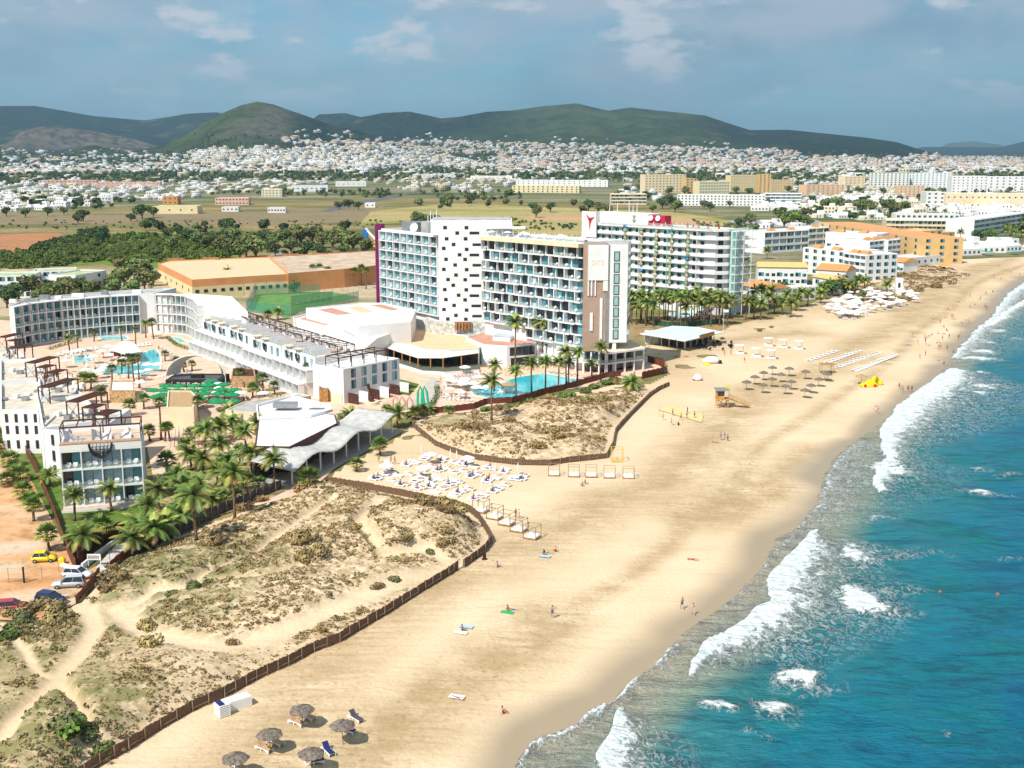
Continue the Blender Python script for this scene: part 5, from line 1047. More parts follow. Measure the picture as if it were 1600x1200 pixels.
for k, (_, pts, zt, lbl) in enumerate(lb):
    t = thing('stepped_block', lbl, 'hotel block', group='stepped blocks left of the courtyard'); w_ = GL(pts, zt); hull_block(t, w_, 0, zt, WHITE, M('roof_sandy',(.58,.52,.42),.12,.6,.9), .8)
    if k == 1: fA, fB = w_[4], w_[3]; Tq, Lq = frame(fA, fB); put_windows(t, Tq, rzof(fA,fB), [(Lq*(i+.6)/4,-.01,z,wunit(.6,1.7,4)) for i in range(4) for z in (1.2,4.2,6.6)])
    if k == 0: b = MB(); s = GL([(60,623),(61,700)],5); x, y = w_[-1]; b.box(x-.12,x-.02,y+2,y+2.3,1,8.5,STEEL); b.build('downpipe', t)
    cx = sum(p[0] for p in w_)/len(w_); cy = sum(p[1] for p in w_)/len(w_); b = MB()
    for j in range(7): xx = cx-4+j*1.5; yy = cy+(j%3)*2.5-3; b = MB(); b.box(xx,xx+1.1,yy,yy+1.6,zt-.78,zt-.3+.35*(j%2),PLW if j%3 else STEEL); b.build('roof_unit', t)
for k, (px, py, wd, dp) in enumerate([(16,524,2.6,7),(24,531,2.6,4),(32,541,2.6,6),(66,562,2.8,9),(72,572,2.6,4),(87,580,2.6,5),(91,598,2.8,10),(136,620,2.8,10),(147,634,2.8,4),(167,644,3.0,5)]):
    x, y = G(px, py, 12.4); t = thing('roof_pergola', 'brown louvred roof pergola', 'pergola', group='brown roof pergolas over the stepped blocks', auto=True); t.location = (x,y,9.0); b = MB()
    TT = Matrix.Rotation(R(-14), 4, 'Z'); b.box(-wd/2,wd/2,-dp/2,dp/2,3.3,3.42,BROWN,TT)
    for i in range(int(dp/.5)): b.box(-wd/2,wd/2,-dp/2+i*.5,-dp/2+i*.5+.12,3.425,3.52,BROWN,TT)
    b.build('louvres', t)
    for sx_ in (-1,1):
        for sy_ in (-1,1): q = MB(); q.box(sx_*(wd/2-.12)-.1,sx_*(wd/2-.12)+.1,sy_*(dp/2-.12)-.1,sy_*(dp/2-.12)+.1,0.05,3.28,BROWN,TT); q.build('post', t)
    q = MB(); q.tube(TT @ Vector((-wd/2,-dp/2,.1)), TT @ Vector((wd/2,-dp/2,3.2)),.05,.05,BROWN,4); q.tube(TT @ Vector((wd/2,-dp/2,.1)), TT @ Vector((-wd/2,-dp/2,3.2)),.05,.05,BROWN,4); q.build('cross_brace', t)
# ---------------------------------------------------------------- white-roofed restaurant and wavy pavilion
rs = thing('roofed_restaurant', 'flat white-roofed restaurant with dark brown side walls', 'restaurant')
hull_block(rs, GL([(398,697),(453,698),(528,661),(524,648),(470,640),(404,650)],5.4), 0, 5.4, BROWN, WHITE, .05)
hull_block(rs, GL([(400,632),(455,617),(516,632),(520,639),(486,648),(402,652)],6.0), 5.45, 6.0, WHITE, WHITE2, .5, nm='upper_wall', rn='upper_roof')
hull_block(rs, GL([(352,640),(380,628),(470,615),(486,618),(455,624),(396,645)],5.0), 0, 5.0, CREAM, GREYR, .2, nm='rear_wall', rn='rear_roof')
b = MB(); x, y = G(450,635,6.2); b.box(x-3,x+2,y-1.5,y+1,6.15,7.1,STEEL); b.box(x+4,x+7,y-.5,y+1,6.15,6.9,PLW); b.build('roof_unit', rs)
wv = thing('wavy_pavilion', 'open beach pavilion with rippling pale grey canopy on white posts', 'pavilion'); WAVY = M('canopy_grey', (.50,.49,.46), .12, .8, .8, .3, 3)
f0, f1 = G(456,741,2.6), G(616,660,2.6); T, L = frame(f0, f1); D_ = 9.0; n, m = 60, 10; vs = []
zf = lambda x, v: 3.9+.75*math.sin(x/L*math.pi*2*2.45-1.2)*(1-.35*v)+.9*v
for j in range(m+1):
    for i in range(n+1): x = L*i/n; vs.append(T @ Vector((x, D_*j/m-.5, zf(x, j/m)+.05*math.sin(x*3+j))))
k2 = len(vs); vs += [v-Vector((0,0,.18)) for v in vs]; fs = []
for j in range(m):
    for i in range(n): a = j*(n+1)+i; fs += [(a,a+1,a+n+2,a+n+1), (k2+a+n+1,k2+a+n+2,k2+a+1,k2+a)]
for i in range(n): fs += [(k2+i,k2+i+1,i+1,i), (m*(n+1)+i,m*(n+1)+i+1,k2+m*(n+1)+i+1,k2+m*(n+1)+i)]
for j in range(m): a = j*(n+1); fs += [(a,a+n+1,k2+a+n+1,k2+a), (a+n,k2+a+n,k2+a+2*n+1,a+2*n+1)]
b = MB(); b.add(vs, fs, WAVY); b.build('canopy', wv, True)
for k in range(9):
    x = .6+k*(L-1.2)/8
    for y in (.3,): q = MB(); q.box(x-.12,x+.12,y-.12,y+.12,.35,zf(x,.08)-.2,WHITE,T); q.build('post', wv)
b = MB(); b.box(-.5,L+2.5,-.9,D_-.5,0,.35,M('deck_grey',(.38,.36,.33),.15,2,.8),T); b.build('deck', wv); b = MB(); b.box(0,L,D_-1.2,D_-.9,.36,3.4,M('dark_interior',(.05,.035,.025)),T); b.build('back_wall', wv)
TABLE = MB(); TABLE.lathe([(.28,0),(.05,.04),(.05,.7)], STEEL, 8); TABLE.box(-.45,.45,-.45,.45,.7,.76,WOOD); TABLE = TABLE.mesh('table')
for k in range(12): o = inst(TABLE, 'dining_table', None, T @ Vector((1.5+k*(L-3)/11, 2.2+(k%3)*1.6, .352)), k); tag(o, 'small dining table under the wavy canopy, %s from the front-left end' % BN[k], 'table', 'tables under the wavy canopy')
# ---------------------------------------------------------------- courtyard: stage, bars, pools
st = thing('arched_stage', 'black outdoor stage under a tall white arched shell', 'stage'); S0, S1 = G(259,606), G(346,606); T, L = frame(S0, S1)
b = MB(); b.box(0,L,0,9,0,2.0,BLACK,T); b.box(1,L-1,1,8,2.005,2.1,M('stage_floor',(.10,.10,.11),.2,1,.6),T); b.build('platform', st)
b = MB(); vs = []
for j in range(7):
    for i in range(21): a = math.pi*(.04+.92*i/20); vs.append(T @ Vector((L/2-(L/2+.6)*math.cos(a)*(1-.05*j), 2.5+j*.9, 1.5+6.6*math.sin(a)**.85*(1-.03*j))))
b.add(vs, [(j*21+i,j*21+i+1,(j+1)*21+i+1,(j+1)*21+i) for j in range(6) for i in range(20)], WFAB); b.build('shell', st, True)
for j in (0,6):
    for s in (0,20): q = MB(); p = vs[j*21+s]; q.tube((p.x,p.y,0), p, .15, .12, WHITE, 6); q.build('shell_leg', st)
b = MB(); 
for j in (0,): b.path([vs[i]-Vector((0,.05,0)) for i in range(21)], [.16]*21, WHITE, 5)
b.build('shell_rim', st)
text('THIS IS', T @ Vector((4.6,-.05,.65)), (math.pi/2,0,rzof(S0,S1)), 1.15, WHITE, 'lettering', st); text('IBIZA', T @ Vector((10.6,-.05,.65)), (math.pi/2,0,rzof(S0,S1)), 1.15, WHITE, 'lettering', st)
b = MB(); b.lathe([(.0,0),(.42,.0),(.42,.04),(0,.04)], CREAM, 14); o = b.build('round_logo', st); o.location = T @ Vector((7.8,-.05,1.05)); o.rotation_euler = (math.pi/2,0,0); b = MB(); b.box(6.9,8.7,-.12,-.02,.9,1.2,WHITE,T); b.build('logo_band', st)
b = MB(); b.box(6,9,2,4,2.1,3.0,BLACK,T); b.build('dj_booth', st)
POOL = M('pool_water', (.03,.50,.58), .06, .15, .08, .15, 2, spec=.5); POOLL = M('pool_shallow', (.25,.62,.66), .06, .2, .08, .15, 2)
def pool(pts, label, mat=POOL):
    poly = ccw(GL(pts, .2)); t = thing('swimming_pool', label, 'pool'); n = len(poly); o_ = []
    for i in range(n):
        p0, p1, p2 = (Vector(poly[(i+k)%n]) for k in (-1,0,1)); a = (p1-p0).normalized(); c = (p2-p1).normalized(); m_ = Vector((a.y+c.y,-a.x-c.x)); m_ = m_/max(.5, 1+a.dot(c)); q = p1+m_*.6; o_.append((q.x,q.y))
    b = MB(); b.add([(x,y,.19) for x,y in poly], [tuple(range(n))], mat); b.build('pool_water', t)
    b = MB(); b.add([(x,y,.19) for x,y in poly]+[(x,y,.27) for x,y in poly]+[(x,y,.27) for x,y in o_]+[(x,y,.05) for x,y in o_], [(k*n+i,k*n+(i+1)%n,(k+1)*n+(i+1)%n,(k+1)*n+i) for k in range(3) for i in range(n)], M('pool_coping',(.72,.62,.5),.08,1,.8)); b.build('coping', t); return t
pool([(221,551),(242,546),(249,553),(250,565),(249,577),(221,586),(187,585),(146,581),(148,574),(180,571.5),(217,570.5),(222,562)], 'lagoon-shaped turquoise pool in the left courtyard')
pool([(734,606),(749,602),(792,595),(812,589),(850,583.5),(905,593),(902,601),(843,613),(805,622),(775,624.5),(741,617)], 'long blue swimming pool between the palms below the tower hotel')
pool([(1047,489),(1062,487),(1085,488.5),(1080,495),(1062,497),(1046,494)], 'small blue pool in front of the mural hotel'); pool([(156,526),(196,525),(200,530),(160,532)], 'narrow pale pool under the curved hotel', POOLL); pool([(116,556),(140,553),(143,565),(117,568)], 'square pale pool left of the lagoon pool', POOLL); pool([(265,525),(280,527),(293,535),(280,535)], 'small pale pool beside the right-hand curved wing', POOLL)
isl = thing('pool_bar', 'white-roofed island bar between the courtyard pools', 'bar'); hull_block(isl, GL([(170,545),(190,533),(205,534),(222,549),(196,553)],3.2), 2.9, 3.2, WHITE, WHITE2, .1)
for p in GL([(172,558),(190,561),(218,559)]): q = MB(); q.box(p[0]-.15,p[0]+.15,p[1]-.15,p[1]+.15,0,2.88,WHITE); q.build('post', isl)
b = MB(); c = GL([(178,557),(214,558),(210,552),(182,552)]); b.prism(c, 0.05, 1.1, BROWN); b.build('counter', isl)
def kiosk(name, label, cat, pts, z, wall, roof, ov=None):
    t = thing(name, label, cat); p = GL(pts); hull_block(t, p, 0, z, wall, roof, .3); return t
REED = M('reed_cladding', (.50,.33,.17), .3, 3, .9)
kiosk('reed_bar', 'square bar clad in vertical reeds left of the green parasols', 'bar', [(172,630),(212,630),(210,614),(174,614)], 3.2, REED, WHITE2)
kiosk('reed_hut', 'cream round-walled hut with reed trim in front of green parasols', 'hut', [(262,668),(304,668),(310,650),(300,640),(264,640)], 4.6, CREAM, REED)
kiosk('brown_bar', 'small brown-roofed bar beside the stage', 'bar', [(362,606),(400,606),(398,592),(364,592)], 3.0, REED, BROWN)
kiosk('timber_arch', 'square timber gate arch at the near end of terraced hotel', 'gate', [(499,629),(513,629),(513,622),(499,622)], 3.4, WOOD, BROWN)
# sculpture and slides by the gate
t = thing('guitar_sculpture', 'tall leaning rust-brown sculpture on a round plinth', 'sculpture'); x, y = G(581,632); t.location = (x,y,0.1); b = MB(); b.lathe([(1.6,0),(1.6,.6),(1.3,.65),(0.01,.66)], CREAM, 16); b.build('plinth', t); b = MB(); b.path([(0,0,.6),(-.2,0,2),(-.5,0,3.6),(-.9,0,4.9)], [.7,.5,.3,.45], BROWN, 7); b.build('figure', t)
for k, (px, py, mt, lbl) in enumerate([(618,640,'pink','first pale pink curved arch of the play area'),(628,641,'pink','middle pale pink curved arch of the play area'),(640,641,'pink','last pale pink curved arch of the play area'),(657,634,'green','tall green double slide of the play area')]):
    t = thing('play_arch', lbl, 'play equipment'); x, y = G(px, py); t.location = (x,y,.1); b = MB(); hh = 3.2 if mt == 'pink' else 4.6; mm_ = M('pale_pink',(.62,.36,.32),.05) if mt == 'pink' else M('slide_green',(.02,.42,.20),.05)
    for s in ((0,) if mt == 'pink' else (0,1.0)): b.path([(-.7+s,0,0),(-.6+s,0,hh*.7),(0+s,0,hh),(.6+s,0,hh*.7),(.9+s,-.2,0)], [.28]*5, mm_, 6)
    b.build('arch', t)
b = MB(); wp_ = ccw(GL([(632,652),(650,625),(662,605),(672,590),(682,592),(690,610),(672,640),(660,655)])); b.add([(x,y,.2) for x,y in wp_], [tuple(range(len(wp_)))], M('grey_path',(.48,.45,.40),.1,.6)); tag(b.build('path'), 'grey curved path from the restaurant to the beach gate', 'path', kind='structure')
# ---------------------------------------------------------------- beach bar
bb = thing('beach_bar', 'low beach bar with pale blue-white roof and white posts', 'bar'); PALEB = M('pale_blue_roof', (.55,.72,.74), .06, .4, .7)
rp = [(1000,521),(1050,509),(1090,511),(1131,519),(1070,532.5),(1032,526)]; hull_block(bb, GL(rp,3.6), 3.3, 3.6, WHITE, PALEB, .05)
fr = GL([(1033,540),(1070,545),(1116,531)]); b = MB()
for i in range(2):
    T, L = frame(fr[i], fr[i+1]); b.box(.3,L-.3,.6,.8,.9,2.9,M('bar_interior',(.10,.07,.04),.5,1)); 
    for k in range(4 if i == 0 else 6): q = MB(); x = k*L/(3 if i == 0 else 5); q.box(x-.14,x+.14,0,.28,0,3.28,WHITE,T); q.build('post', bb)
    q = MB(); q.box(0.2,L-.2,.7,.9,0.05,3.2,M('bar_interior',(.10,.07,.04)),T); q.build('front', bb)
b = MB(); s = GL([(1093,527),(1116,521)],4.2); T, L = frame(s[0], s[1]); b.box(0,L,-.1,.1,3.65,4.9,WOOD,T); b.build('sign_board', bb)
kiosk('reed_wall', 'curved white wall painted with leaves beside the beach bar', 'wall', [(1008,538),(1030,538),(1032,530),(1006,530)], 3.0, MOSA, WHITE2)
# ---------------------------------------------------------------- warehouse, estates, slab hotels: buildings seen large enough to show windows
OCH = M('ochre_render', (.68,.44,.19), .05, .3); ORB = M('orange_band', (.66,.30,.12), .06, .3); YELR = M('yellow_render', (.74,.62,.36), .05, .3); PNKR = M('pink_render', (.66,.42,.34), .05, .3); TILE = M('orange_tiles', (.58,.28,.10), .12, 1.5, .9); TILEY = M('yellow_tiles', (.70,.46,.17), .1, 1.5, .9); GRNR = M('greenish_roof', (.42,.50,.28), .2, .4, .9)
SW = [wunit(1.6,1.3,4), wunit(2.4,1.7,1), wunit(1.6,1.3,2), wunit(2.4,1.7,3)]
def slab(name, label, cat, pxl, pyl, pxr, pyr, zt, depth, nf, nb, wall=WHITE, roof=WHITE2, z0=0, wk=0, balc_=False, z1px=None, fh=None, par=.5, group=None, end=None):
    "front top edge given as two photo points at height zt"
    A, B = G(pxl,pyl,zt), G(pxr,pyr,zt)
    if A[1] > 800: s_ = (B[1]-A[1]); s_ = max(-.25, min(.25, s_/200))*(A[0]-B[0])*-1; yb = A[1]+s_; B = (B[0]*yb/B[1], yb)
    t = thing(name, label, cat, group=group); T, L = frame(A, B); hull_block(t, loc4(T,0,L,0,depth), z0, zt, wall, roof, par); fh = fh or (zt-z0)/nf
    rz = rzof(A, B); sp = []
    if balc_: balc(t, A, B, z0+.2, nf, (zt-z0-.8)/nf, nb, 1.3, wall, kinds=(3,1,5), solid=True, ph=1.35, seed=nb)
    else:
        for f in range(nf):
            for k in range(nb): sp.append((L*(k+.5)/nb, -.01, z0+f*fh+(fh-1.3)*.5, SW[wk]))
        put_windows(t, T, rz, sp)
    if end:   # windows on the visible right-hand end
        P = tuple((T @ Vector((L,0,0)))[:2]); Q = tuple((T @ Vector((L,depth,0)))[:2]); T2, L2 = frame(P, Q); put_windows(t, T2, rzof(P,Q), [(L2*(k+.5)/end,-.01,z0+f*fh+(fh-1.3)*.5,SW[wk]) for f in range(nf) for k in range(end)])
    return t
wh = thing('warehouse', 'long flat orange warehouse behind the sports court', 'warehouse'); hull_block(wh, GL([(247,411),(262,407),(420,401),(440,403),(450,428),(380,432),(300,437)],8), 0, 8, ORB, PEACH, .5); hull_block(wh, GL([(420,400.5),(588,391),(592,414),(538,420),(450,427)],8.4), 0, 8.4, ORB, M('roof_dusty',(.55,.42,.30),.15,.2), .5, nm='right_wall', rn='right_roof')
wl_ = GL([(247,411),(300,437),(380,432),(450,428),(538,420)],8)
for i in range(4): T, L = frame(wl_[i], wl_[i+1]); b = MB(); b.box(.1,L-.1,-.25,-.02,0,4.8,YELR,T); b.build('lower_wall', wh); put_windows(wh, T, rzof(wl_[i],wl_[i+1]), [(L*(k+.5)/6,-.28,2.4,SW[0]) for k in range(6)])
b = MB(); x, y = G(308,446,2); b.box(x-2.5,x+2.5,y-.6,y-.3,.1,4.6,M('dark_green_door',(.02,.10,.08))); b.build('door', wh)
for px, py in ((275,405),(330,404),(455,398),(500,397)): b = MB(); x, y = G(px, py, 8); b.box(x-4,x+4,y-1,y,7.6,8.6,WOOD); b.build('roof_unit', wh)
t = slab('green_roofed_block', 'long white three-storey block with green-tinged roof at the left edge', 'block', -60,432,50,430,9.5,16,3,8,WHITE,GRNR,wk=1); t = slab('green_roofed_block', 'white block with greenish roof and blank right end', 'block', 52,424,118,422,9.5,14,3,5,WHITE,GRNR,wk=1); slab('green_roofed_block', 'plain white end block beside the roadside trees', 'block', 118,430,166,422,9.5,13,3,2,WHITE,GRNR)
slab('yellow_shed', 'long pale yellow shed in the middle of the fields', 'shed', 238,322,308,321.5,7.5,22,1,4,YELR,GRNR); slab('ruined_house', 'small roofless white house in the brown field', 'house', 346,323,372,322.5,5,12,1,4,WHITE2,GREYR); slab('ruined_house', 'long low ruined white house in the brown field', 'house', 418,324,446,323.5,5.5,10,1,6,WHITE2,GREYR); slab('farm_house', 'tiny white farmhouse right of the field road', 'house', 570,317,586,317,5,10,1,2)
slab('red_house', 'orange-red house beside the left white estate', 'house', 254,307,277,306.5,9,16,2,3,TILE,TILE); slab('pink_estate', 'long pink two-storey house row by the field', 'house row', 336,309,388,308.5,8,16,2,10,PNKR,WHITE2)
for k, a in enumerate([('yellow_hotel','ochre hotel wing with blank wall stepping toward the sea', 1280,347,1440,372,14,24,4,12,OCH,ORB,3), ('yellow_hotel','ochre hotel end block with square corner openings', 1395,358,1441,361,14,20,4,4,OCH,OCH,3), ('ochre_annex','low ochre annex with brown sloping roof beside the brown dune', 1441,366,1492,362,8,16,2,4,OCH,TILE,0)]):
    slab(a[0], a[1], 'hotel', *a[2:8], *a[8:10], a[10], a[11], wk=1, end=a[12])
# white apartment complex by the parasol field
for k, (l, x0, y0, x1, y1, z, d, nf, nb, bl) in enumerate([('white apartment block with arched balconies, leftmost of the complex',1193,362,1262,358,13,16,3,6,True), ('stepped white apartment block behind the green lawn',1262,356,1330,352,12,16,3,6,True), ('broad white apartment wall with few small windows',1255,386,1322,393,13,22,4,5,False), ('white apartment block with deep dark balconies facing the beach',1322,394,1356,398,13,18,4,4,True), ('white apartment block with balconies, second from the beach end',1356,376,1385,373,13,16,4,4,True), ('white apartment block at the beach end of the complex',1385,374,1405,372,13,16,4,3,True), ('upper white apartment terrace with orange gables',1290,362,1370,366,15,16,1,6,False)]):
    t = slab('apartment_block', l, 'apartment block', x0,y0,x1,y1,z,d,nf,nb,WHITE,WHITE2,balc_=bl,wk=1,end=4)
    A, B = G(x0,y0,z), G(x1,y1,z); T, L = frame(A, B)
    for j in range(2): b = MB(); xx = L*(.25+.45*j); p = [(xx-2.5,1),(xx+2.5,1),(xx+2.5,5),(xx-2.5,5)]; vs = [T @ Vector((a,c,z+.0)) for a,c in p]+[T @ Vector((xx-2.5,3,z+1.5)),T @ Vector((xx+2.5,3,z+1.5))]; b.add(vs, [(0,1,5,4),(2,3,4,5),(0,4,3),(1,2,5)], TILE); b.build('gable_roof', t)
def villa(px0, py0, px1, py1, z, d, rise, tile, label, nb=4, nf=2):
    A, B = G(px0,py0,z), G(px1,py1,z); t = thing('villa', label, 'villa'); T, L = frame(A, B); b = MB(); b.box(0,L,0,d,0,z,WHITE,T); b.build('wall', t); b = MB(); o = .5
    vs = [T @ Vector(p) for p in ((-o,-o,z),(L+o,-o,z),(L+o,d+o,z),(-o,d+o,z),(0,d/2,z+rise),(L,d/2,z+rise))]; b.add(vs, [(0,1,5,4),(2,3,4,5),(1,2,5),(3,0,4),(3,2,1,0)], tile); b.build('roof', t)
    put_windows(t, T, rzof(A,B), [(L*(k+.5)/nb,-.01,.9+f*3,SW[(k+f)%3]) for f in range(nf) for k in range(nb)])
villa(1154,445,1198,452,6,12,2.2,TILE,'white villa with bright orange pitched roof beside the tall palms'); villa(1185,417,1262,418,8,14,1.8,TILEY,'long white villa under a yellow tiled roof',8); villa(1275,421,1322,424,8,12,2.4,TILE,'two-storey white villa with orange tiled roof above parasol field',4); villa(1270,432,1300,437,6.5,8,1.5,TILEY,'small white villa with yellow lean-to roof',2); villa(1378,407,1412,410,5,12,2.0,TILE,'beach restaurant with red tiled roof near the brown dune',6,1)
slab('garden_wall', 'long low white wall block behind the palms', 'wall', 1198,452,1275,447,5.5,8,2,8,WHITE,WHITE2); slab('garden_wall', 'white low building next to the red-tiled beach restaurant', 'building', 1332,432,1375,424,4,14,1,8,WHITE,WHITE2,wk=3); slab('beach_shop', 'white boxy beach shop beyond the ochre hotel', 'shop', 1412,404,1470,398,5,14,1,6,WHITE,WHITE2)
# mid-distance slab hotels
for k, (l, x0, y0, x1, y1, z, d, nf, nb, w_, r_, bl) in enumerate([
 ('cream slab hotel with long balcony rows left of the yellow blocks',1008,273,1072,271,26,18,7,12,CREAM,WHITE2,False), ('yellow block with small tower beside the cream slab',1072,279,1090,278,22,18,6,3,OCH,OCH,False), ('pale yellow-white slab with dark balconies',1093,284,1140,281,22,16,6,11,YELR,WHITE2,False), ('long yellow apartment slab left of the stair tower',1142,274,1186,273,24,18,7,11,YELR,YELR,False), ('tall orange-yellow stair tower block',1186,272,1205,272,27,18,8,3,OCH,OCH,False), ('low orange-yellow block right of the tower',1206,281,1240,281,18,18,5,8,OCH,OCH,False),
 ('row of white townhouses behind the tan field',806,281,950,283,11,16,3,18,WHITE,WHITE2,False), ('yellow terrace row with arched doors',800,290,905,293,10,16,3,14,YELR,YELR,False), ('cream low hotel beside the tree-filled garden',955,303,1010,303,12,18,3,8,CREAM,WHITE2,True), ('long white balcony hotel facing the yellow field',1058,304,1196,310,12,18,4,24,WHITE,WHITE2,False), ('white hotel left of the palm avenue',1196,302,1252,303,14,18,4,7,WHITE,WHITE2,True),
 ('peach apartment block behind the pines',1260,289,1320,287,16,18,5,8,PEACH,PEACH,False), ('cream and orange block above the palm avenue',1320,276,1352,275,20,18,5,5,CREAM,CREAM,False), ('tall grey-white apartment slab, left half',1360,270,1422,271,26,16,8,10,WHITE2,WHITE2,False), ('tall grey-white apartment slab, right half',1424,270,1486,271,26,16,8,10,WHITE,WHITE2,False), ('wide white modern block at the right',1488,275,1545,277,24,24,6,8,WHITE,WHITE2,False), ('bright white hotel wall at the right edge',1545,276,1680,280,22,26,5,14,WHITE,WHITE2,False), ('peach and cream block in front of the grey-white slab',1405,290,1445,290,16,16,5,6,PEACH,PEACH,False),
 ('white hotel with rows of deep square windows',1478,302,1640,308,16,22,2,17,CREAM,WHITE2,False), ('grey-white blank hotel end',1448,300,1478,302,17,22,4,3,WHITE2,WHITE2,False), ('white stepped hotel with dark window strips',1385,343,1500,350,12,20,3,16,CREAM,WHITE2,True), ('white hotel with blue glass strips at the right edge',1520,343,1600,332,14,18,4,10,WHITE,WHITE2,True), ('low white glass-roofed building near the avenue',1400,334,1500,337,9,18,2,12,WHITE,GREYR,False), ('white low warehouse roof behind the suburb',650,272,720,271,9,30,1,8,WHITE,WHITE2,False), ('white sawtooth hall right of the long shed',735,275,800,275,9,24,1,10,WHITE,WHITE2,False), ('blue-roofed industrial hall at the field edge',455,290,512,289,9,30,1,8,WHITE,M('blue_roof',(.12,.35,.55),.05,.2),False), ('cream office block beside the blue-roofed hall',408,296,440,295,10,20,3,6,CREAM,WHITE2,False), ('long white tunnel-roofed greenhouse',525,284,572,283,8,24,1,6,WHITE,WHITE2,False), ('pink two-storey estate rows',60,282,150,281,9,30,2,14,PNKR,TILE,False), ('orange-pink terraces behind the white estate',150,285,250,284,9,26,2,14,PNKR,TILE,False)]):
    slab('slab_hotel' if z > 15 else 'low_block', l, 'apartment block' if z > 15 else 'building', x0,y0,x1,y1,z,d,nf,nb,w_,r_,balc_=bl,wk=(0,1,3)[k%3],end=3)
# ---------------------------------------------------------------- small houses of the town
FWC = [M('far_white',(.78,.77,.75),.05,.05,.8,rnd=.08), M('far_cream',(.74,.66,.50),.05,.05,.8,rnd=.08), M('far_peach',(.73,.62,.50),.05,.05,.8,rnd=.08), M('far_grey',(.50,.48,.46),.05,.05,.8,rnd=.08)]; FRC = [M('far_roof_white',(.74,.73,.70),.05,.05,.9), M('far_roof_tile',(.52,.38,.28),.1,.05,.9), M('far_roof_grey',(.36,.34,.33),.1,.05,.9)]
FWN = M('far_window', (.10,.12,.14), .1, 1, .4)
def house_parts(seed, wm, rm):
    r = random.Random(seed); b = MB(); w, d = r.uniform(7,14), r.uniform(7,10); h = r.choice((3.4,3.4,6.2)); w *= 1.15; b.prism([(-w/2,-d/2),(w/2,-d/2),(w/2,d/2),(-w/2,d/2)], -3, h, wm, rm if seed%3 else wm)
    if seed%2: w2 = w*.5; b.prism([(-w/2,-d/2-3),(-w/2+w2,-d/2-3),(-w/2+w2,-d/2-.05),(-w/2,-d/2-.05)], -3, h-2.9 if h > 4 else h-.6, wm, rm)
    if rm == FRC[1]: b.add([(-w/2-.4,-d/2-.4,h+.02),(w/2+.4,-d/2-.4,h+.02),(w/2+.4,d/2+.4,h+.02),(-w/2-.4,d/2+.4,h+.02),(-w/4,0,h+1.8),(w/4,0,h+1.8)], [(0,1,5,4),(1,2,5),(2,3,4,5),(3,0,4)], rm)
    elif seed%2 == 0: b.prism([(0,-1),(w*.35,-1),(w*.35,d*.35),(0,d*.35)], h, h+2.4, wm, rm)
    y = -d/2-.04-(3 if seed%2 else 0)
    for f in range(int(h/3)):
        for k in range(int(w/2.8)):
            x = -w/2+1.6+k*2.8; yy = -d/2-.04
            if seed%2 and x < 0: 
                if f*3+2 > h-3.2: pass
                else: yy = -d/2-3.04
            b.box(x-.65,x+.65,yy,yy+.03,.9+f*3,2.3+f*3,FWN)
    for f in range(int(h/3)):
        for k in range(2): b.box(w/2+.01,w/2+.04,-d/4+k*d/2-.6,-d/4+k*d/2+.6,.9+f*3,2.3+f*3,FWN)
    return b
HV = []
for i in range(18):
    wi = (0,0,0,1,1,2)[i%6] if i < 12 else (0,1,3)[i%3]; ri = (0,0,1,0,0,1)[i%6] if i < 12 else (2,1,0)[i%3]; hb_ = house_parts(i, FWC[wi], FRC[ri]); HV.append((hb_, hb_.mesh('house_%d' % i), '%s %s house' % (('white','cream','peach','grey')[wi], ('flat-roofed','tile-roofed','grey-roofed')[ri])))
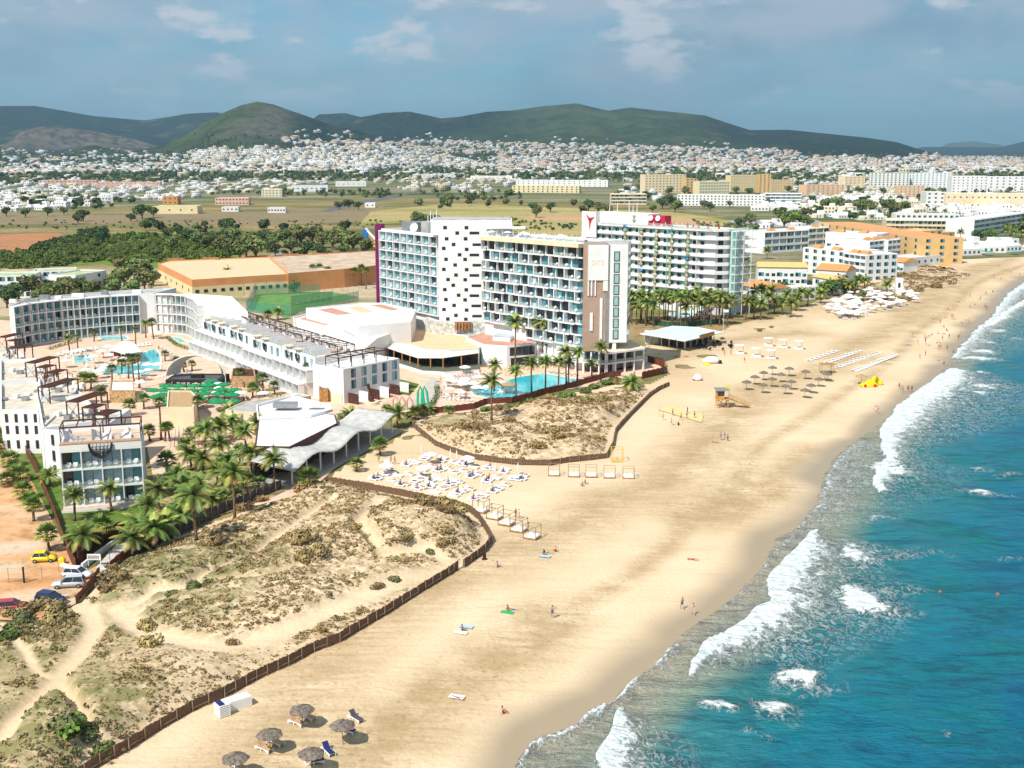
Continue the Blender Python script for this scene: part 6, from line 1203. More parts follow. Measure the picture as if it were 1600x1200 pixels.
ZN = [([(-40,247),(1640,247),(1640,300),(1200,300),(960,290),(700,282),(400,292),(300,300),(-40,300)], 700, [0,1,3,6,7,4,10,2,0,1], 15), ([(600,246),(1640,246),(1640,275),(800,272)], 800, [0,1,3,6,4,0], 14), ([(450,203),(700,212),(1000,218),(1200,226),(1200,238),(430,226)], 70, [0,1,3,6], 25),  # polygon in px, number, house kinds, minimum spacing
 ([(-40,285),(130,286),(250,287),(330,285),(330,308),(200,318),(60,330),(-40,332)], 180, [0,1,6,7,0,4], 11), ([(320,282),(470,280),(470,300),(330,303)], 45, [0,1,3,9], 11), ([(-40,264),(300,256),(480,250),(620,262),(560,272),(300,270),(-40,276)], 1196, [0,1,3,6,7,9,2,0,1], 13),
 ([(300,238),(560,232),(700,245),(780,262),(560,262),(300,256)], 1560, [0,1,3,6,7,4,10,0], 14), ([(430,221),(700,222),(900,226),(1250,236),(1250,246),(900,246),(560,236)], 858, list(range(12)), 17), ([(780,246),(1250,246),(1440,248),(1440,268),(1200,268),(1000,262),(780,268)], 1352, [0,1,3,6,2,5,8,11,4,12], 13),
 ([(1420,243),(1640,243),(1640,270),(1440,268)], 1092, list(range(18)), 15), ([(1240,268),(1400,266),(1470,272),(1470,300),(1400,320),(1260,312),(1240,290)], 195, [0,1,3,4,10,0], 10), ([(590,270),(800,272),(810,290),(760,303),(650,300),(600,290)], 90, [3,4,9,10,0,12], 11), ([(1460,312),(1640,318),(1640,345),(1500,340),(1440,330)], 120, [0,1,6,7], 10), ([(960,296),(1010,300),(1060,306),(1050,314),(960,312)], 12, [0,1], 10), ([(1235,303),(1400,300),(1440,325),(1440,343),(1300,346),(1240,330)], 112, [0,1,3,4,10,6], 10), ([(1180,312),(1240,312),(1240,328),(1180,330)], 39, [0,1,6], 10), ([(1200,318),(1260,320),(1270,332),(1210,330)], 12, [0,1], 10), ([(1440,300),(1640,325),(1640,300),(1500,292)], 21, [0,1], 10), ([(1180,350),(1200,345),(1290,350),(1200,358)], 6, [0,1], 10), ([(-40,230),(250,236),(300,244),(-40,250)], 60, [0,1,3], 23), ([(0,248),(300,244),(300,256),(0,262)], 165, [0,1,3,7,9], 15), ([(1480,385),(1640,372),(1640,392),(1490,400)], 12, [0,1], 10)]
HS = []; rc = random.Random(11)
TC = {}
def terr(px, py):
    if py < 246 or G(px, py)[1] >= 3600:
        key = (round(px/5), round(py*2))
        if key not in TC: TC[key] = terr0(key[0]*5, key[1]/2)
        q = TC[key]
        if q is None: return None
        f = (px-800)/((key[0]*5-800) or .5); j = (rc.random()-.5)*60; return q[0]+(px-key[0]*5)/1800*q[1], q[1]+j, (0.0 if q[2] <= 0.5 else float(max(0, q[2]+j*.04)))
    return terr0(px, py)
def terr0(px, py):
    "follow the photo ray to the terrain (plain or hillside)"
    if py >= 246:
        x, y = G(px, py)
        if y < 3600: return x, y, 0.0
    u = (px-800)/1800; v = (600-py)/1800; dx, dy, dz = u, CP+v*SP, -SP+v*CP; ts = np.arange(3600, 9000, 30.); P = np.stack([dx*ts, dy*ts], 1); zr = CAMH+dz*ts; h, _, _ = hill_h(P); k = np.nonzero(h > zr)[0]
    if len(k): k = k[0]; return P[k,0], P[k,1], float(h[k])
    if py > 244: x, y = G(px, py); return x, y, 0.0
    return None
OCC = [(c[0], c[1]) for c in []]
for poly, n, kinds, sp_ in ZN:
    A_ = np.array(poly, float); got = 0; tries = 0; cell = {}
    while got < n and tries < n*12:
        tries += 1; px = rc.uniform(A_[:,0].min(), A_[:,0].max()); py = rc.uniform(A_[:,1].min(), A_[:,1].max())
        if not inside(np.array([[px,py]]), poly)[0]: continue
        q = terr(px, py)
        if q is None: continue
        x, y, z = q; key = (int(x//sp_), int(y//sp_))
        if any((key[0]+a, key[1]+b_) in cell and math.hypot(cell[(key[0]+a,key[1]+b_)][0]-x, cell[(key[0]+a,key[1]+b_)][1]-y) < sp_ for a in (-1,0,1) for b_ in (-1,0,1)): continue
        cell[key] = (x,y); k = rc.choice(kinds); s = 1.0 if y < 2500 else rc.choice((.8,1.0,1.1,1.3,1.7,2.2)); HS.append((y, x, z, k, rc.uniform(-.6,.6), s*rc.uniform(.9,1.25))); got += 1
HS.sort()
for y, x, z, k, rz_, s in HS[:300]: o = inst(HV[k][1], 'house', None, (x,y,z), rz_, s); tag(o, HV[k][2], 'house', 'small houses of the town', auto=True)
def bulk(name, variants, items):
    "one mesh from many placed copies; items: (variant, x, y, z, rz, (sx,sy,sz)); variants: (V, faces, mat ids, mats)"
    ms = []; co = []; lv = []; ls = []; mi = []; nv = nl = 0; C = []
    for V, F, I, Mt in variants:
        for m_ in Mt:
            if m_ not in ms: ms.append(m_)
        ln_ = np.array([len(f) for f in F]); C.append((V, np.concatenate([np.array(f) for f in F]), ln_, np.array([ms.index(Mt[i]) for i in I])))
    for k, x, y, z, rz, (sx_, sy_, sz_) in items:
        V, L_, ln_, I = C[k]; c_, s_ = math.cos(rz), math.sin(rz); W = V*np.array([sx_, sy_, sz_]); co.append(np.stack([W[:,0]*c_-W[:,1]*s_+x, W[:,0]*s_+W[:,1]*c_+y, W[:,2]+z], 1)); lv.append(L_+nv); ls.append(ln_); mi.append(I); nv += len(V)
    co = np.concatenate(co).astype(np.float32); lv = np.concatenate(lv).astype(np.int32); ls = np.concatenate(ls).astype(np.int32); mi = np.concatenate(mi).astype(np.int32); me = bpy.data.meshes.new(name)
    me.vertices.add(len(co)); me.vertices.foreach_set('co', co.ravel()); me.loops.add(len(lv)); me.loops.foreach_set('vertex_index', lv); me.polygons.add(len(ls)); st_ = np.zeros(len(ls), np.int32); st_[1:] = np.cumsum(ls)[:-1]; me.polygons.foreach_set('loop_start', st_); me.polygons.foreach_set('loop_total', ls); me.update(calc_edges=True)
    for m_ in ms: me.materials.append(m_)
    me.polygons.foreach_set('material_index', mi); me.update(); o = bpy.data.objects.new(name, me); COL.objects.link(o); return o
HC = [(np.array(h.v), h.f, h.mi, h.ms) for h, _, _ in HV]
tag(bulk('far_houses', HC, [(k, x, y, z, rz_, (s,s,s)) for y, x, z, k, rz_, s in HS[300:]]), 'mass of tiny white and cream houses of the far suburbs', 'houses', kind='stuff')
# ---------------------------------------------------------------- trees of the plain and town
TL = [(25,470,6,0),(52,468,7,1),(80,472,6,1),(105,468,7,2),(130,465,6,1),(150,470,6,1),(176,466,6,1),(12,480,6,0),(64,478,5,1),(95,480,5,1),(118,478,5,1),(160,480,5,1),(195,446,7,2),(215,436,8,2),(226,452,7,2),(205,468,6,1),(232,432,5,1),(240,445,5,2),(190,425,6,2),(218,415,5,2),(180,455,6,1),(158,378,6,4),(152,368,5,0),(163,372,5,4),(130,344,7,0),(122,348,6,0),(222,340,9,0),(240,338,7,0),(205,345,5,0),(10,336,6,0),(40,338,6,1),(75,336,6,0),(100,334,5,1),
 (268,390,6,1),(262,370,5,0),(278,368,5,0),(292,376,6,0),(310,384,6,1),(325,388,6,1),(345,392,7,1),(360,396,7,2),(385,400,9,2),(400,404,9,2),(375,405,8,1),(330,376,5,0),(350,378,6,0),(372,382,7,1),(395,388,7,1),(300,370,4,0),(412,378,6,0),(428,385,6,1),(445,384,7,1),(470,382,8,2),(488,380,8,2),(505,385,7,2),(520,388,7,1),(535,388,8,2),(552,392,8,2),(565,390,7,2),(455,395,6,1),(480,397,6,0),(500,400,5,0),(430,398,5,0),(540,402,5,1),(555,408,5,1),(462,372,7,2),(495,372,7,2),(530,376,7,2),(575,396,6,1),(418,392,5,1),(585,402,4,1),
 (380,455,3.5,1),(395,457,4,0),(412,455,3.5,0),(440,452,4,0),(460,456,3.5,1),(352,452,4,0),(335,456,3.5,0),(470,452,3,1),(360,458,3,0),(592,432,5,1),
 (650,350,7,1),(665,352,7,0),(680,350,6,0),(545,325,7,0),(560,326,6,0),(530,326,6,0),(838,338,7,1),(860,330,7,0),(832,328,6,0),(920,328,8,0),(935,332,7,1),(912,335,6,1),(950,334,6,1),(1035,325,8,0),(1048,322,9,1),(1055,330,8,1),(1060,326,6,0),(1100,325,6,1),(1110,328,6,1),(1020,330,5,1),(1140,322,5,3),(1155,355,6,0),(1172,350,6,1),(1240,352,9,3),(1225,355,8,1),(1252,352,6,3),(1265,352,5,3),(1162,368,5,1),(1180,362,4,1),(1085,302,9,0),(1070,304,8,1),(1045,304,8,1),(1130,302,8,0),(1115,306,8,1),(1150,302,7,1),(1000,298,8,1),(980,300,7,1),(1170,303,7,0),(1305,328,9,1),(1290,330,9,2),(1320,330,8,1),(1335,332,8,1),(1350,330,9,2),(1298,326,8,1),(1360,332,8,1),(1385,332,9,1),(1400,334,8,2),(1415,333,8,1),(1340,325,7,0),(1395,326,7,1),(1280,334,6,0),(1232,300,7,1),(1380,302,6,1),(1456,306,7,1),(1445,314,6,1),(1590,360,8,0),(1600,370,8,1),(1578,372,7,1),(1585,350,7,1),(1610,355,8,0),(1455,400,8,1),(1470,402,6,2),(1530,378,6,0),(1550,376,6,3),(1310,453,5,1),(1320,458,4,1),(1300,460,5,0),(1330,456,4,3),(1290,458,4,3),(1345,468,3,1),(1225,458,4,0),(1240,462,4,0),(1196,462,4,0),(1212,466,4,1)]
for px, py, rad, k in TL: tree(px, py+2, rad*(.8 if py > 405 else .85), k, group='trees of the plain')
rt = random.Random(5); FT_ = []
TZ = [([(-40,247),(1640,247),(1640,285),(1000,285),(600,280),(-40,290)],3400),([(400,236),(1300,244),(1300,256),(400,252)],700),([(-40,318),(120,330),(230,322),(200,312),(-40,300)],70),([(330,305),(640,310),(600,300),(330,300)],60),([(-40,274),(620,268),(640,284),(330,282),(-40,285)],480),([(-40,250),(480,240),(780,250),(780,272),(300,272),(-40,266)],700),([(560,222),(900,224),(1300,238),(1300,250),(900,262),(560,250)],650),([(780,262),(1440,262),(1440,276),(800,280)],420),([(650,296),(820,300),(830,312),(720,316),(650,308)],40),([(1240,270),(1640,268),(1640,300),(1240,310)],260),([(300,212),(560,215),(560,240),(300,240)],120),([(-40,240),(300,236),(300,250),(-40,256)],260),([(620,318),(900,316),(960,322),(700,328)],16),([(1300,236),(1440,243),(1440,262),(1250,256)],120),([(1190,300),(1440,300),(1450,340),(1300,350),(1200,335)],70),([(960,300),(1200,308),(1200,325),(960,318)],30),([(200,352),(560,360),(560,372),(300,366),(150,360)],26)]
for poly, n in TZ:
    A_ = np.array(poly, float); got = 0
    while got < n:
        px = rt.uniform(A_[:,0].min(), A_[:,0].max()); py = rt.uniform(A_[:,1].min(), A_[:,1].max())
        if not inside(np.array([[px,py]]), poly)[0]: got += .2; continue
        q = terr(px, py); got += 1
        if q: FT_.append((q[1], q[0], q[2], rt.randrange(3) if rt.random() < .9 else 3, rt.uniform(3,5.5)*(1 if q[1] < 2500 else 1.5)))
FT_.sort(); nind = 300-len(TL)-10
for y, x, z, k, rad in FT_[:nind]:
    t = thing('tree', TKF[k], 'tree', (x,y,z), x, 'trees of the plain', auto=True); o = inst(TRF[k][0], 'crown', t, (0,0,rad*.9)); o.scale = (rad,rad,rad)
FCV = []
for k in range(4):
    me = TRF[k][0]; FCV.append((np.array([v.co for v in me.vertices]), [list(p.vertices) for p in me.polygons], [p.material_index for p in me.polygons], list(me.materials)))
FC2 = [(V, F[::2], I[::2], Mt) for V, F, I, Mt in FCV]
tag(bulk('far_woods', FC2, [(k, x, y, z+rad*.7, x, (rad*1.1,)*3) for y, x, z, k, rad in FT_[nind:]]), 'scattered dark trees filling the far suburbs', 'woods', kind='stuff')
def grove(name, pts, n, r0, r1, kinds, label, seed, z=0):
    r = random.Random(seed); A_ = np.array(pts, float); b = MB(); k = 0
    while k < n:
        px = r.uniform(A_[:,0].min(), A_[:,0].max()); py = r.uniform(A_[:,1].min(), A_[:,1].max())
        if not inside(np.array([[px,py]]), pts)[0]: continue
        k += 1; x, y = G(px, py); q = r.choice(kinds); V, Fs, Mi, Ms = FCV[q]; rad = r.uniform(r0, r1); k0 = len(b.v); mt = (TG[3],TG[1]) if name == 'orchard' else Ms; mm = [b.m(m_) for m_ in mt]; W = V*np.array([rad,rad,rad*.8])+np.array([x,y,rad*.5+z]); b.v.extend(map(tuple, W)); b.f.extend([[k0+a for a in f] for f in Fs]); b.mi.extend([mm[min(i,1)] for i in Mi])
    return tag(b.build(name), label, 'orchard' if name == 'orchard' else 'bushes', kind='stuff')
grove('orchard', [(-40,425),(-40,402),(50,393),(130,372),(215,366),(300,372),(385,392),(360,404),(240,412),(160,408),(60,420)], 900, 1.8, 3.2, [0,1,2], 'dense bright green orchard rows behind the white block', 3)
grove('hedge', [(60,385),(130,362),(170,362),(140,378),(90,395),(40,398)], 120, 2, 3.6, [0,1], 'dark green thicket along the orchard edge', 4)
grove('bushes', [(600,348),(760,340),(900,350),(900,362),(700,356)], 120, 1.2, 2.6, [0,1,2], 'low bushes dotted over the yellow field', 5); grove('bushes', [(1080,345),(1180,352),(1190,372),(1120,366)], 110, 1.2, 2.6, [1,2], 'scrubby bushes behind the mural hotel', 6); grove('bushes', [(410,395),(590,400),(588,410),(470,398)], 60, 1.5, 3, [0,1], 'dark hedge bushes behind the warehouse', 7); grove('bushes', [(-40,345),(600,345),(600,356),(-40,358)], 120, .8, 1.8, [0,2], 'tiny bushes across the brown field', 8)
# ---------------------------------------------------------------- sports court, slide, road, far car park
NET = M('green_net', (.03,.28,.18), .1, .2, .8, alpha=.28); TURF = M('turf_green', (.12,.26,.06), .15, .3)
c0 = GL([(386,490),(520,468),(590,462),(560,488),(450,500)]); sheet('sports_court', [(386,482),(400,458),(520,456),(560,464),(470,486),(450,496)], .2, TURF, 'bright green sports court behind the terraced hotel', 'court')
for k, (a, c, l) in enumerate([((386,488),(455,494),'green net fence along the near side of the sports court'),((386,488),(400,462),'green net fence at the left of the sports court'),((400,462),(500,458),'tall green net fence at the back of the sports court'),((455,494),(560,470),'green net fence at the right of the sports court'),((455,478),(520,470),'inner green net across the sports court')]):
    P, Q = G(*a), G(*c); T, L = frame(P, Q); t = thing('net_fence', l, 'fence'); b = MB(); b.box(0,L,0,.03,0,4,NET,T); b.build('net', t); n = max(3, int(L/4))
    for j in range(n+1): q = MB(); q.tube(T @ Vector((L*j/n,-.1,0)), T @ Vector((L*j/n,-.1,5.6)), .09, .07, STEEL, 5); q.build('pole', t)
sl_ = thing('water_slide', 'blue and yellow twisting water slide tower left of the tower hotel', 'water slide'); x, y = G(580,392); sl_.location = (x,y,0); BL = M('slide_blue',(.02,.18,.5),.05); YE = M('slide_yellow',(.75,.6,.03),.05); b = MB()
b.box(-5,-2,-1,2,0,13,BL); b.build('tower', sl_); b = MB(); b.path([(-3,0,13.5),(0,-1,10),(3,-2,7),(6,-2,6.5),(7,0,5)], [.8]*5, PLW, 6); b.build('white_chute', sl_); b = MB(); b.path([(-9,-3,6.5),(-5,-4,5.5),(0,-4,5),(5,-4,5.2)], [.8]*4, YE, 6); b.path([(-4,-4.5,3.6),(0,-5,3.2),(6,-4.5,3)], [.7]*3, YE, 6); b.build('yellow_chute', sl_); b = MB(); b.path([(4,0,9),(8,0,10),(10,1,6),(8,2,2)], [.9]*4, M('slide_cyan',(.05,.45,.6),.05), 6); b.build('cyan_chute', sl_)
for k in range(8): b = MB(); b.tube((-8+k*2.2,-3.5,0), (-8+k*2.2,-3.5,5), .12, .1, BL, 5); b.build('support', sl_)
sheet('road', [(500,330),(540,318),(600,308),(650,297),(660,298),(615,309),(560,320),(515,331)], .14, M('asphalt',(.12,.12,.12),.1,.05), 'grey road crossing the fields', 'road'); sheet('road', [(1130,345),(1270,342),(1300,352),(1180,356)], .14, M('asphalt_pale',(.32,.30,.27),.1,.05), 'pale car park behind the mural hotel', 'car park'); sheet('road', [(410,404),(440,392),(520,398),(560,408),(480,412),(430,412)], .2, M('asphalt_pale',(.32,.30,.27)), 'pale yard behind the warehouse', 'yard')
CP_ = [M('car_'+n, c, .02, 1, .3, spec=.6) for n, c in (('white',(.75,.75,.75)),('grey',(.25,.26,.28)),('black',(.03,.03,.03)),('red',(.4,.03,.03)),('blue',(.04,.08,.25)),('silver',(.5,.51,.53)))]; CN = ['white','grey','black','red','blue','silver']
for k in range(30): px = 1145+k%15*9+rt.uniform(-2,2); py = 347+(k//15)*4.5; x, y = G(px, py); car(x, y, rt.choice((0,3.14))+rt.uniform(-.1,.1)+1.2, CP_[k%6], label='%s car parked in the far lot' % CN[k%6], z=.15, far=True)
def Z(ox, oy, s, pts): return [(ox+x/s, oy+y/s) for x, y in pts]
# ---------------------------------------------------------------- fences
def reed_fence(name, pts, label, h=1.15, mat=None, lean=.0, cat='fence', scal=False, rail=True, posts=True, th=.05, z=None, step=1.9):
    mat = mat or REEDF; P = GL(pts); t = thing(name, label, cat); b = MB(); rl = MB(); acc = 0; r = random.Random(len(pts)); np_ = 0; pm = MB()
    for i in range(len(P)-1):
        a, c = Vector(P[i]), Vector(P[i+1]); L = (c-a).length; n = max(1, round(L/step)); d = (c-a)/n; nn = Vector((-d.y,d.x)).normalized()
        for k in range(n):
            p, q = a+d*k, a+d*(k+1); zp = (ground_z(p.x,p.y) if z is None else z)-.1; zq = (ground_z(q.x,q.y) if z is None else z)-.1; m = 4 if h < 2 or not scal else 6
            for j in range(m):
                u0, u1 = j/m, (j+1)/m; A_, B_ = p.lerp(q,u0), p.lerp(q,u1); j0 = r.uniform(-.04,.04); h0 = h*(1+(r.uniform(-.07,.07) if not scal else .10*abs(math.sin(math.pi*(u0*1.0))))); h1 = h*(1+(r.uniform(-.07,.07) if not scal else .10*abs(math.sin(math.pi*u1)))); z0, z1 = zp+(zq-zp)*u0, zp+(zq-zp)*u1; o = nn*th
                b.add([(A_.x-o.x,A_.y-o.y,z0),(B_.x-o.x,B_.y-o.y,z1),(B_.x-o.x,B_.y-o.y,z1+h1),(A_.x-o.x,A_.y-o.y,z0+h0),(A_.x+o.x,A_.y+o.y,z0),(B_.x+o.x,B_.y+o.y,z1),(B_.x+o.x,B_.y+o.y,z1+h1),(A_.x+o.x,A_.y+o.y,z0+h0)], [(0,1,2,3),(5,4,7,6),(3,2,6,7),(1,5,6,2),(4,0,3,7)], mat)
            if posts:
                q2 = MB() if np_ < 98 else pm; x, y = p.x+nn.x*(-.16), p.y+nn.y*(-.16); q2.tube((x,y,zp), (x+lean,y,zp+h+.12), .055, .05, WOODP, 5); np_ += 1
                if q2 is not pm: q2.build('post', t)
            if rail and k%2 == 0: rl.tube((p.x-nn.x*.2,p.y-nn.y*.2,zp+.55),(q.x-nn.x*.2,q.y-nn.y*.2,zq+.55),.03,.03,WOODP,4)
    b.build('panel', t)
    if rl.f: rl.build('rail', t)
    if pm.f: o = pm.build('post', t); o['kind'] = 'stuff'
    return t
def reedmat():
    m = M('reed_fence', (.20,.12,.075), .35, 6, .9, .3, 12, col2=(.085,.05,.03)); return m
REEDF = reedmat(); WOODP = M('weathered_post', (.34,.25,.17), .2, 2, .9); RUST = M('rust_panel', (.15,.045,.025), .25, 1.2, .7)
reed_fence('reed_fence', FENCE1, 'long dark reed fence between the scrubby dune and the lower beach', 1.35); reed_fence('reed_fence', FENCE1B, 'pale reed fence curving round the top of the scrubby dune', 1.35); reed_fence('reed_fence', FENCE2, 'reed fence around the hummocky dune', 1.2)
reed_fence('rust_fence', [(635,655),(650,648),(700,645),(740,640),(760,632),(800,630),(826,624),(850,616),(880,610),(905,603),(930,596),(945,591),(970,588)], 'rust-brown scalloped fence below the long blue pool', 1.6, RUST, scal=True, rail=False, posts=False); reed_fence('rust_fence', [(1003,592),(1038,584),(1038,574),(1012,566)], 'rust-brown scalloped fence around the veranda corner', 1.9, RUST, scal=True, rail=False, posts=False)
reed_fence('rust_fence', [(20,668),(24,690),(40,708),(52,730),(66,762),(82,800),(98,845),(112,880),(119,892)], 'rust-brown fence between the car park and the lawn', 1.8, RUST, scal=True, rail=False, posts=False); reed_fence('rust_fence', [(122,882),(150,856),(178,845),(196,838)], 'dark brown fence along the lawn beside the gate lane', 2.6, RUST, scal=True, rail=False, posts=False); reed_fence('rust_fence', [(119,944),(135,926),(150,905),(156,897)], 'short brown fence below the silver car', 1.2, RUST, scal=True, rail=False, posts=False); reed_fence('rust_fence', [(172,890),(185,878),(200,868)], 'short brown fence beside the grey ramp', 1.2, RUST, scal=True, rail=False, posts=False)
reed_fence('mesh_fence', [(200,868),(218,862),(245,848),(280,835),(310,820),(340,806),(380,790),(420,772),(440,765)], 'dark grey mesh screen fence between the palms and the scrubby dune', 2.0, M('grey_mesh',(.09,.08,.08),.4,1.5,.9), scal=False, rail=False)
sheet('ramp', [(150,886),(192,840),(212,846),(175,890),(160,897)], .22, M('ramp_concrete',(.55,.52,.48),.1,1), 'pale concrete ramp lane beside the lawn', 'ramp')
b = MB(); w_ = GL([(128,890),(150,872),(197,838)]); 
for i in range(2): T, L = frame(w_[i], w_[i+1]); b.box(0,L,-.2,.1,0,.9,WHITE,T)
tag(b.build('low_wall'), 'low white wall along the concrete ramp', 'wall')
# sign by the ramp (illegible grey print)
t = thing('sign_board', 'white framed notice board with grey print beside the white car', 'sign'); x, y = G(148,886); t.location = (x,y,.1); b = MB(); b.box(-1,1,-.04,.04,1.0,1.9,WHITE); b.build('board', t); b = MB(); rr = random.Random(2)
for i in range(9): b.box(-.85+i*.18,-.73+i*.18,-.055,-.042,1.15+.1*(i%2),1.7,STEEL)
b.build('print', t)
for s in (-.9,.9): q = MB(); q.box(s-.04,s+.04,-.04,.04,0,1.0,PLW); q.build('post', t)
# car park objects
PY_ = M('car_yellow',(.80,.62,.01),.02,1,.3,spec=.6)
c = lambda a: R(a)
car(69,878,R(8), PY_, 3.6,1.65,1.48,.2,'small bright yellow hatchback parked on the orange dirt'); car(122,903,R(-8), CP_[0], 4.3,1.8,1.5,.2,'white car with its boot open beside the brown fence', openboot=True); car(108,918,R(190), CP_[5], 4.5,1.8,1.62,.9,'silver estate car parked next to the white car'); car(80,943,R(-18), M('car_navy',(.01,.025,.12),.02,1,.3,spec=.6), 4.3,1.75,1.5,.6,'dark blue car parked below the silver estate'); car(19,955,R(12), CP_[3], 4.2,1.75,1.5,.6,'dark red car partly hidden behind the bushes')
t = thing('frame_gate', 'empty square steel frame standing in the car park', 'gate'); x, y = G(14,912); x1_, y1_ = G(38,912); t.location = (x,y,.1); b = MB(); W_ = x1_-x
for p, q in (((0,0,0),(0,0,2.2)),((W_,0,0),(W_,0,2.3)),((0,0,2.2),(W_,0,2.2)),((0,0,1.5),(W_,0,1.5)),((0,0,.8),(W_,0,.8))): b.tube(p, q, .05, .05, STEEL, 5)
b.build('frame', t); b = MB(); b.box(W_-.1,W_+.1,-.1,.1,0,2.4,BLACK); b.build('post', t)
for k, (px, py) in enumerate([(66,905),(92,895),(172,880)]): b = MB(); x, y = G(px, py); b.tube((x,y,0),(x,y,2.0),.05,.05,STEEL,5); o = b.build('thin_post'); tag(o, ['thin grey post near the empty frame','thin grey post beside the white car','dark lamp post on the ramp'][k], 'post')
for k, (px, py, c_) in enumerate([(97,882,(.75,.6,.02)),(59,792,(.75,.5,.02))]): b = MB(); x, y = G(px, py); b.box(x-.45,x+.45,y-.4,y+.4,.1,.9,M('bin_yellow',c_)); b.lathe([(.5,.9),(.3,1.1),(.02,1.15)], M('bin_yellow',c_), 8, (x,y)); tag(b.build('yellow_bin'), ['yellow bin between the hatchback and the white car','yellow bin under the car park palms'][k], 'bin')
# ---------------------------------------------------------------- palms
for p in [(117,815,4.5,'date',1.0),(175,800,4.2,'date',.9),(160,852,3.2,'fan',1.2),(128,872,3.6,'date',1.25),(78,862,2.8,'fan',1.2),(207,868,2.8,'date',1.2),(240,858,3.4,'date',1.2),(308,858,7.2,'date',1.35),(367,812,8.0,'date',1.15),(428,768,6.0,'date',1.1),(262,845,3.0,'date',1.25),(232,822,3.6,'date',1.2),(280,830,3.0,'date',1.1),(250,800,4,'date',1.15),(262,758,4.5,'fan',1.3),(275,775,4,'date',1.1),(315,790,3.8,'date',1.1),(330,800,2.2,'date',1.0),(345,795,2.0,'fan',1.1),(300,815,2.4,'date',1.1),(385,775,3.0,'fan',1.1),(355,755,4.5,'date',1.1),(395,748,5,'date',1.1),(375,730,3.2,'fan',1.0),(343,690,3.4,'date',1.35),(365,680,3.2,'date',1.0),(405,690,4,'date',1.1),(425,690,3.4,'date',1.0),(385,700,3.6,'date',1.0),(340,760,3,'date',1),(480,762,1.6,'fan',1.5),(595,712,2.2,'fan',1.2),(557,737,1.4,'fan',.9),(403,770,1.5,'fan',1.0),(372,788,1.6,'fan',1.0),
 (53,815,2.8,'fan',1.0),(46,800,2.0,'fan',1.1),(40,780,1.6,'fan',1.2),(30,752,1.4,'fan',1.3),(14,730,1.4,'fan',1.3),(3,708,1.4,'fan',1.3),(22,740,1.2,'fan',1.1),(10,760,1.2,'fan',1.1),(80,760,2.2,'date',.9),(20,668,5.2,'date',1.1),(62,694,4.6,'date',.9),(5,690,1.5,'fan',1.2),
 (133,612,3.2,'fan',1.3),(142,608,2.6,'fan',1.2),(205,650,2.6,'fan',1.1),(252,688,8.2,'fan',.8),(258,690,3,'fan',.9),(266,690,3,'fan',.9),(311,676,7.0,'fan',.9),(201,592,6.0,'fan',.7),(210,598,5.6,'fan',.7),(218,607,8.2,'fan',.6),(190,585,3,'fan',1.0),(109,548,4,'date',.75),(122,552,5,'fan',.6),(147,534,3,'fan',.8),(240,530,5.2,'fan',1.2),(228,528,5,'date',.7),(212,540,5,'fan',.7),(191,535,4.5,'fan',.6),(258,565,2.2,'fan',.8),(275,575,2.2,'fan',.8),(288,582,2,'fan',.8),(300,580,2,'fan',.8),
 (290,720,3,'fan',1.2),(300,735,3.5,'date',1.2),(318,740,3,'date',1.1),(285,790,3.5,'date',1.3),(222,845,3,'date',1.2),(360,770,3,'date',1.2),(320,700,4,'date',1.2),(345,715,3,'date',1.1),(300,695,2.2,'fan',1.1),(360,660,3,'date',1),(235,690,2.2,'fan',1.1),(395,622,2.4,'fan',1.1),(375,600,3,'fan',1),(160,630,2.6,'fan',1.1),(225,640,2.6,'fan',1),(175,600,4,'fan',.9),(484,612,6.2,'fan',1.1),(518,625,5.6,'fan',.9),(530,622,3.8,'fan',1.35),(430,617,2.2,'fan',1.0),(411,612,3.4,'fan',1.1),(548,660,1.6,'date',1.2),(540,664,1.4,'date',1.0),(621,668,3.2,'date',1.2),(648,655,1.6,'fan',1.1),(660,650,1.4,'fan',1.0),(605,655,2,'fan',1.0),(700,655,1.2,'fan',.9),(672,648,1.2,'date',.8),
 (805,575,13,'date',1.4),(847,568,12,'date',1.3),(831,617,8,'date',1.0),(768,664,9,'date',1.15),(772,612,7.0,'date',.95),(807,622,7,'date',.95),(852,611,7.5,'date',.95),(872,610,7.5,'date',1.0),(885,603,9,'date',1.1),(902,597,8,'date',1.0),(938,588,8,'date',1.05),(925,590,4,'date',.8),(888,600,6,'date',.9),(985,612,2.2,'date',1.3),
 (238,462,4,'fan',1.0),(356,447,7,'date',1.1),(434,500,3,'date',1.1),(420,505,3,'fan',1.2),(405,510,2,'fan',1.2),(480,443,6,'fan',1.3),(490,446,8,'fan',1.2),(500,445,8,'fan',1.2),(512,447,7,'fan',1.3),(555,448,7,'fan',1.2),(565,447,8,'fan',1.3),(572,452,8,'fan',1.2),(435,384,4,'fan',1.2)]: palm(*p)
rp_ = random.Random(9)
for k in range(34): px = 985+k*4.7+rp_.uniform(-3,3); py = 503+rp_.uniform(-5,9)-(k>20)*3; palm(px, py, rp_.uniform(6.5,10.5), 'date', rp_.uniform(1.1,1.4), z=0, group='tall palms before the mural hotel')
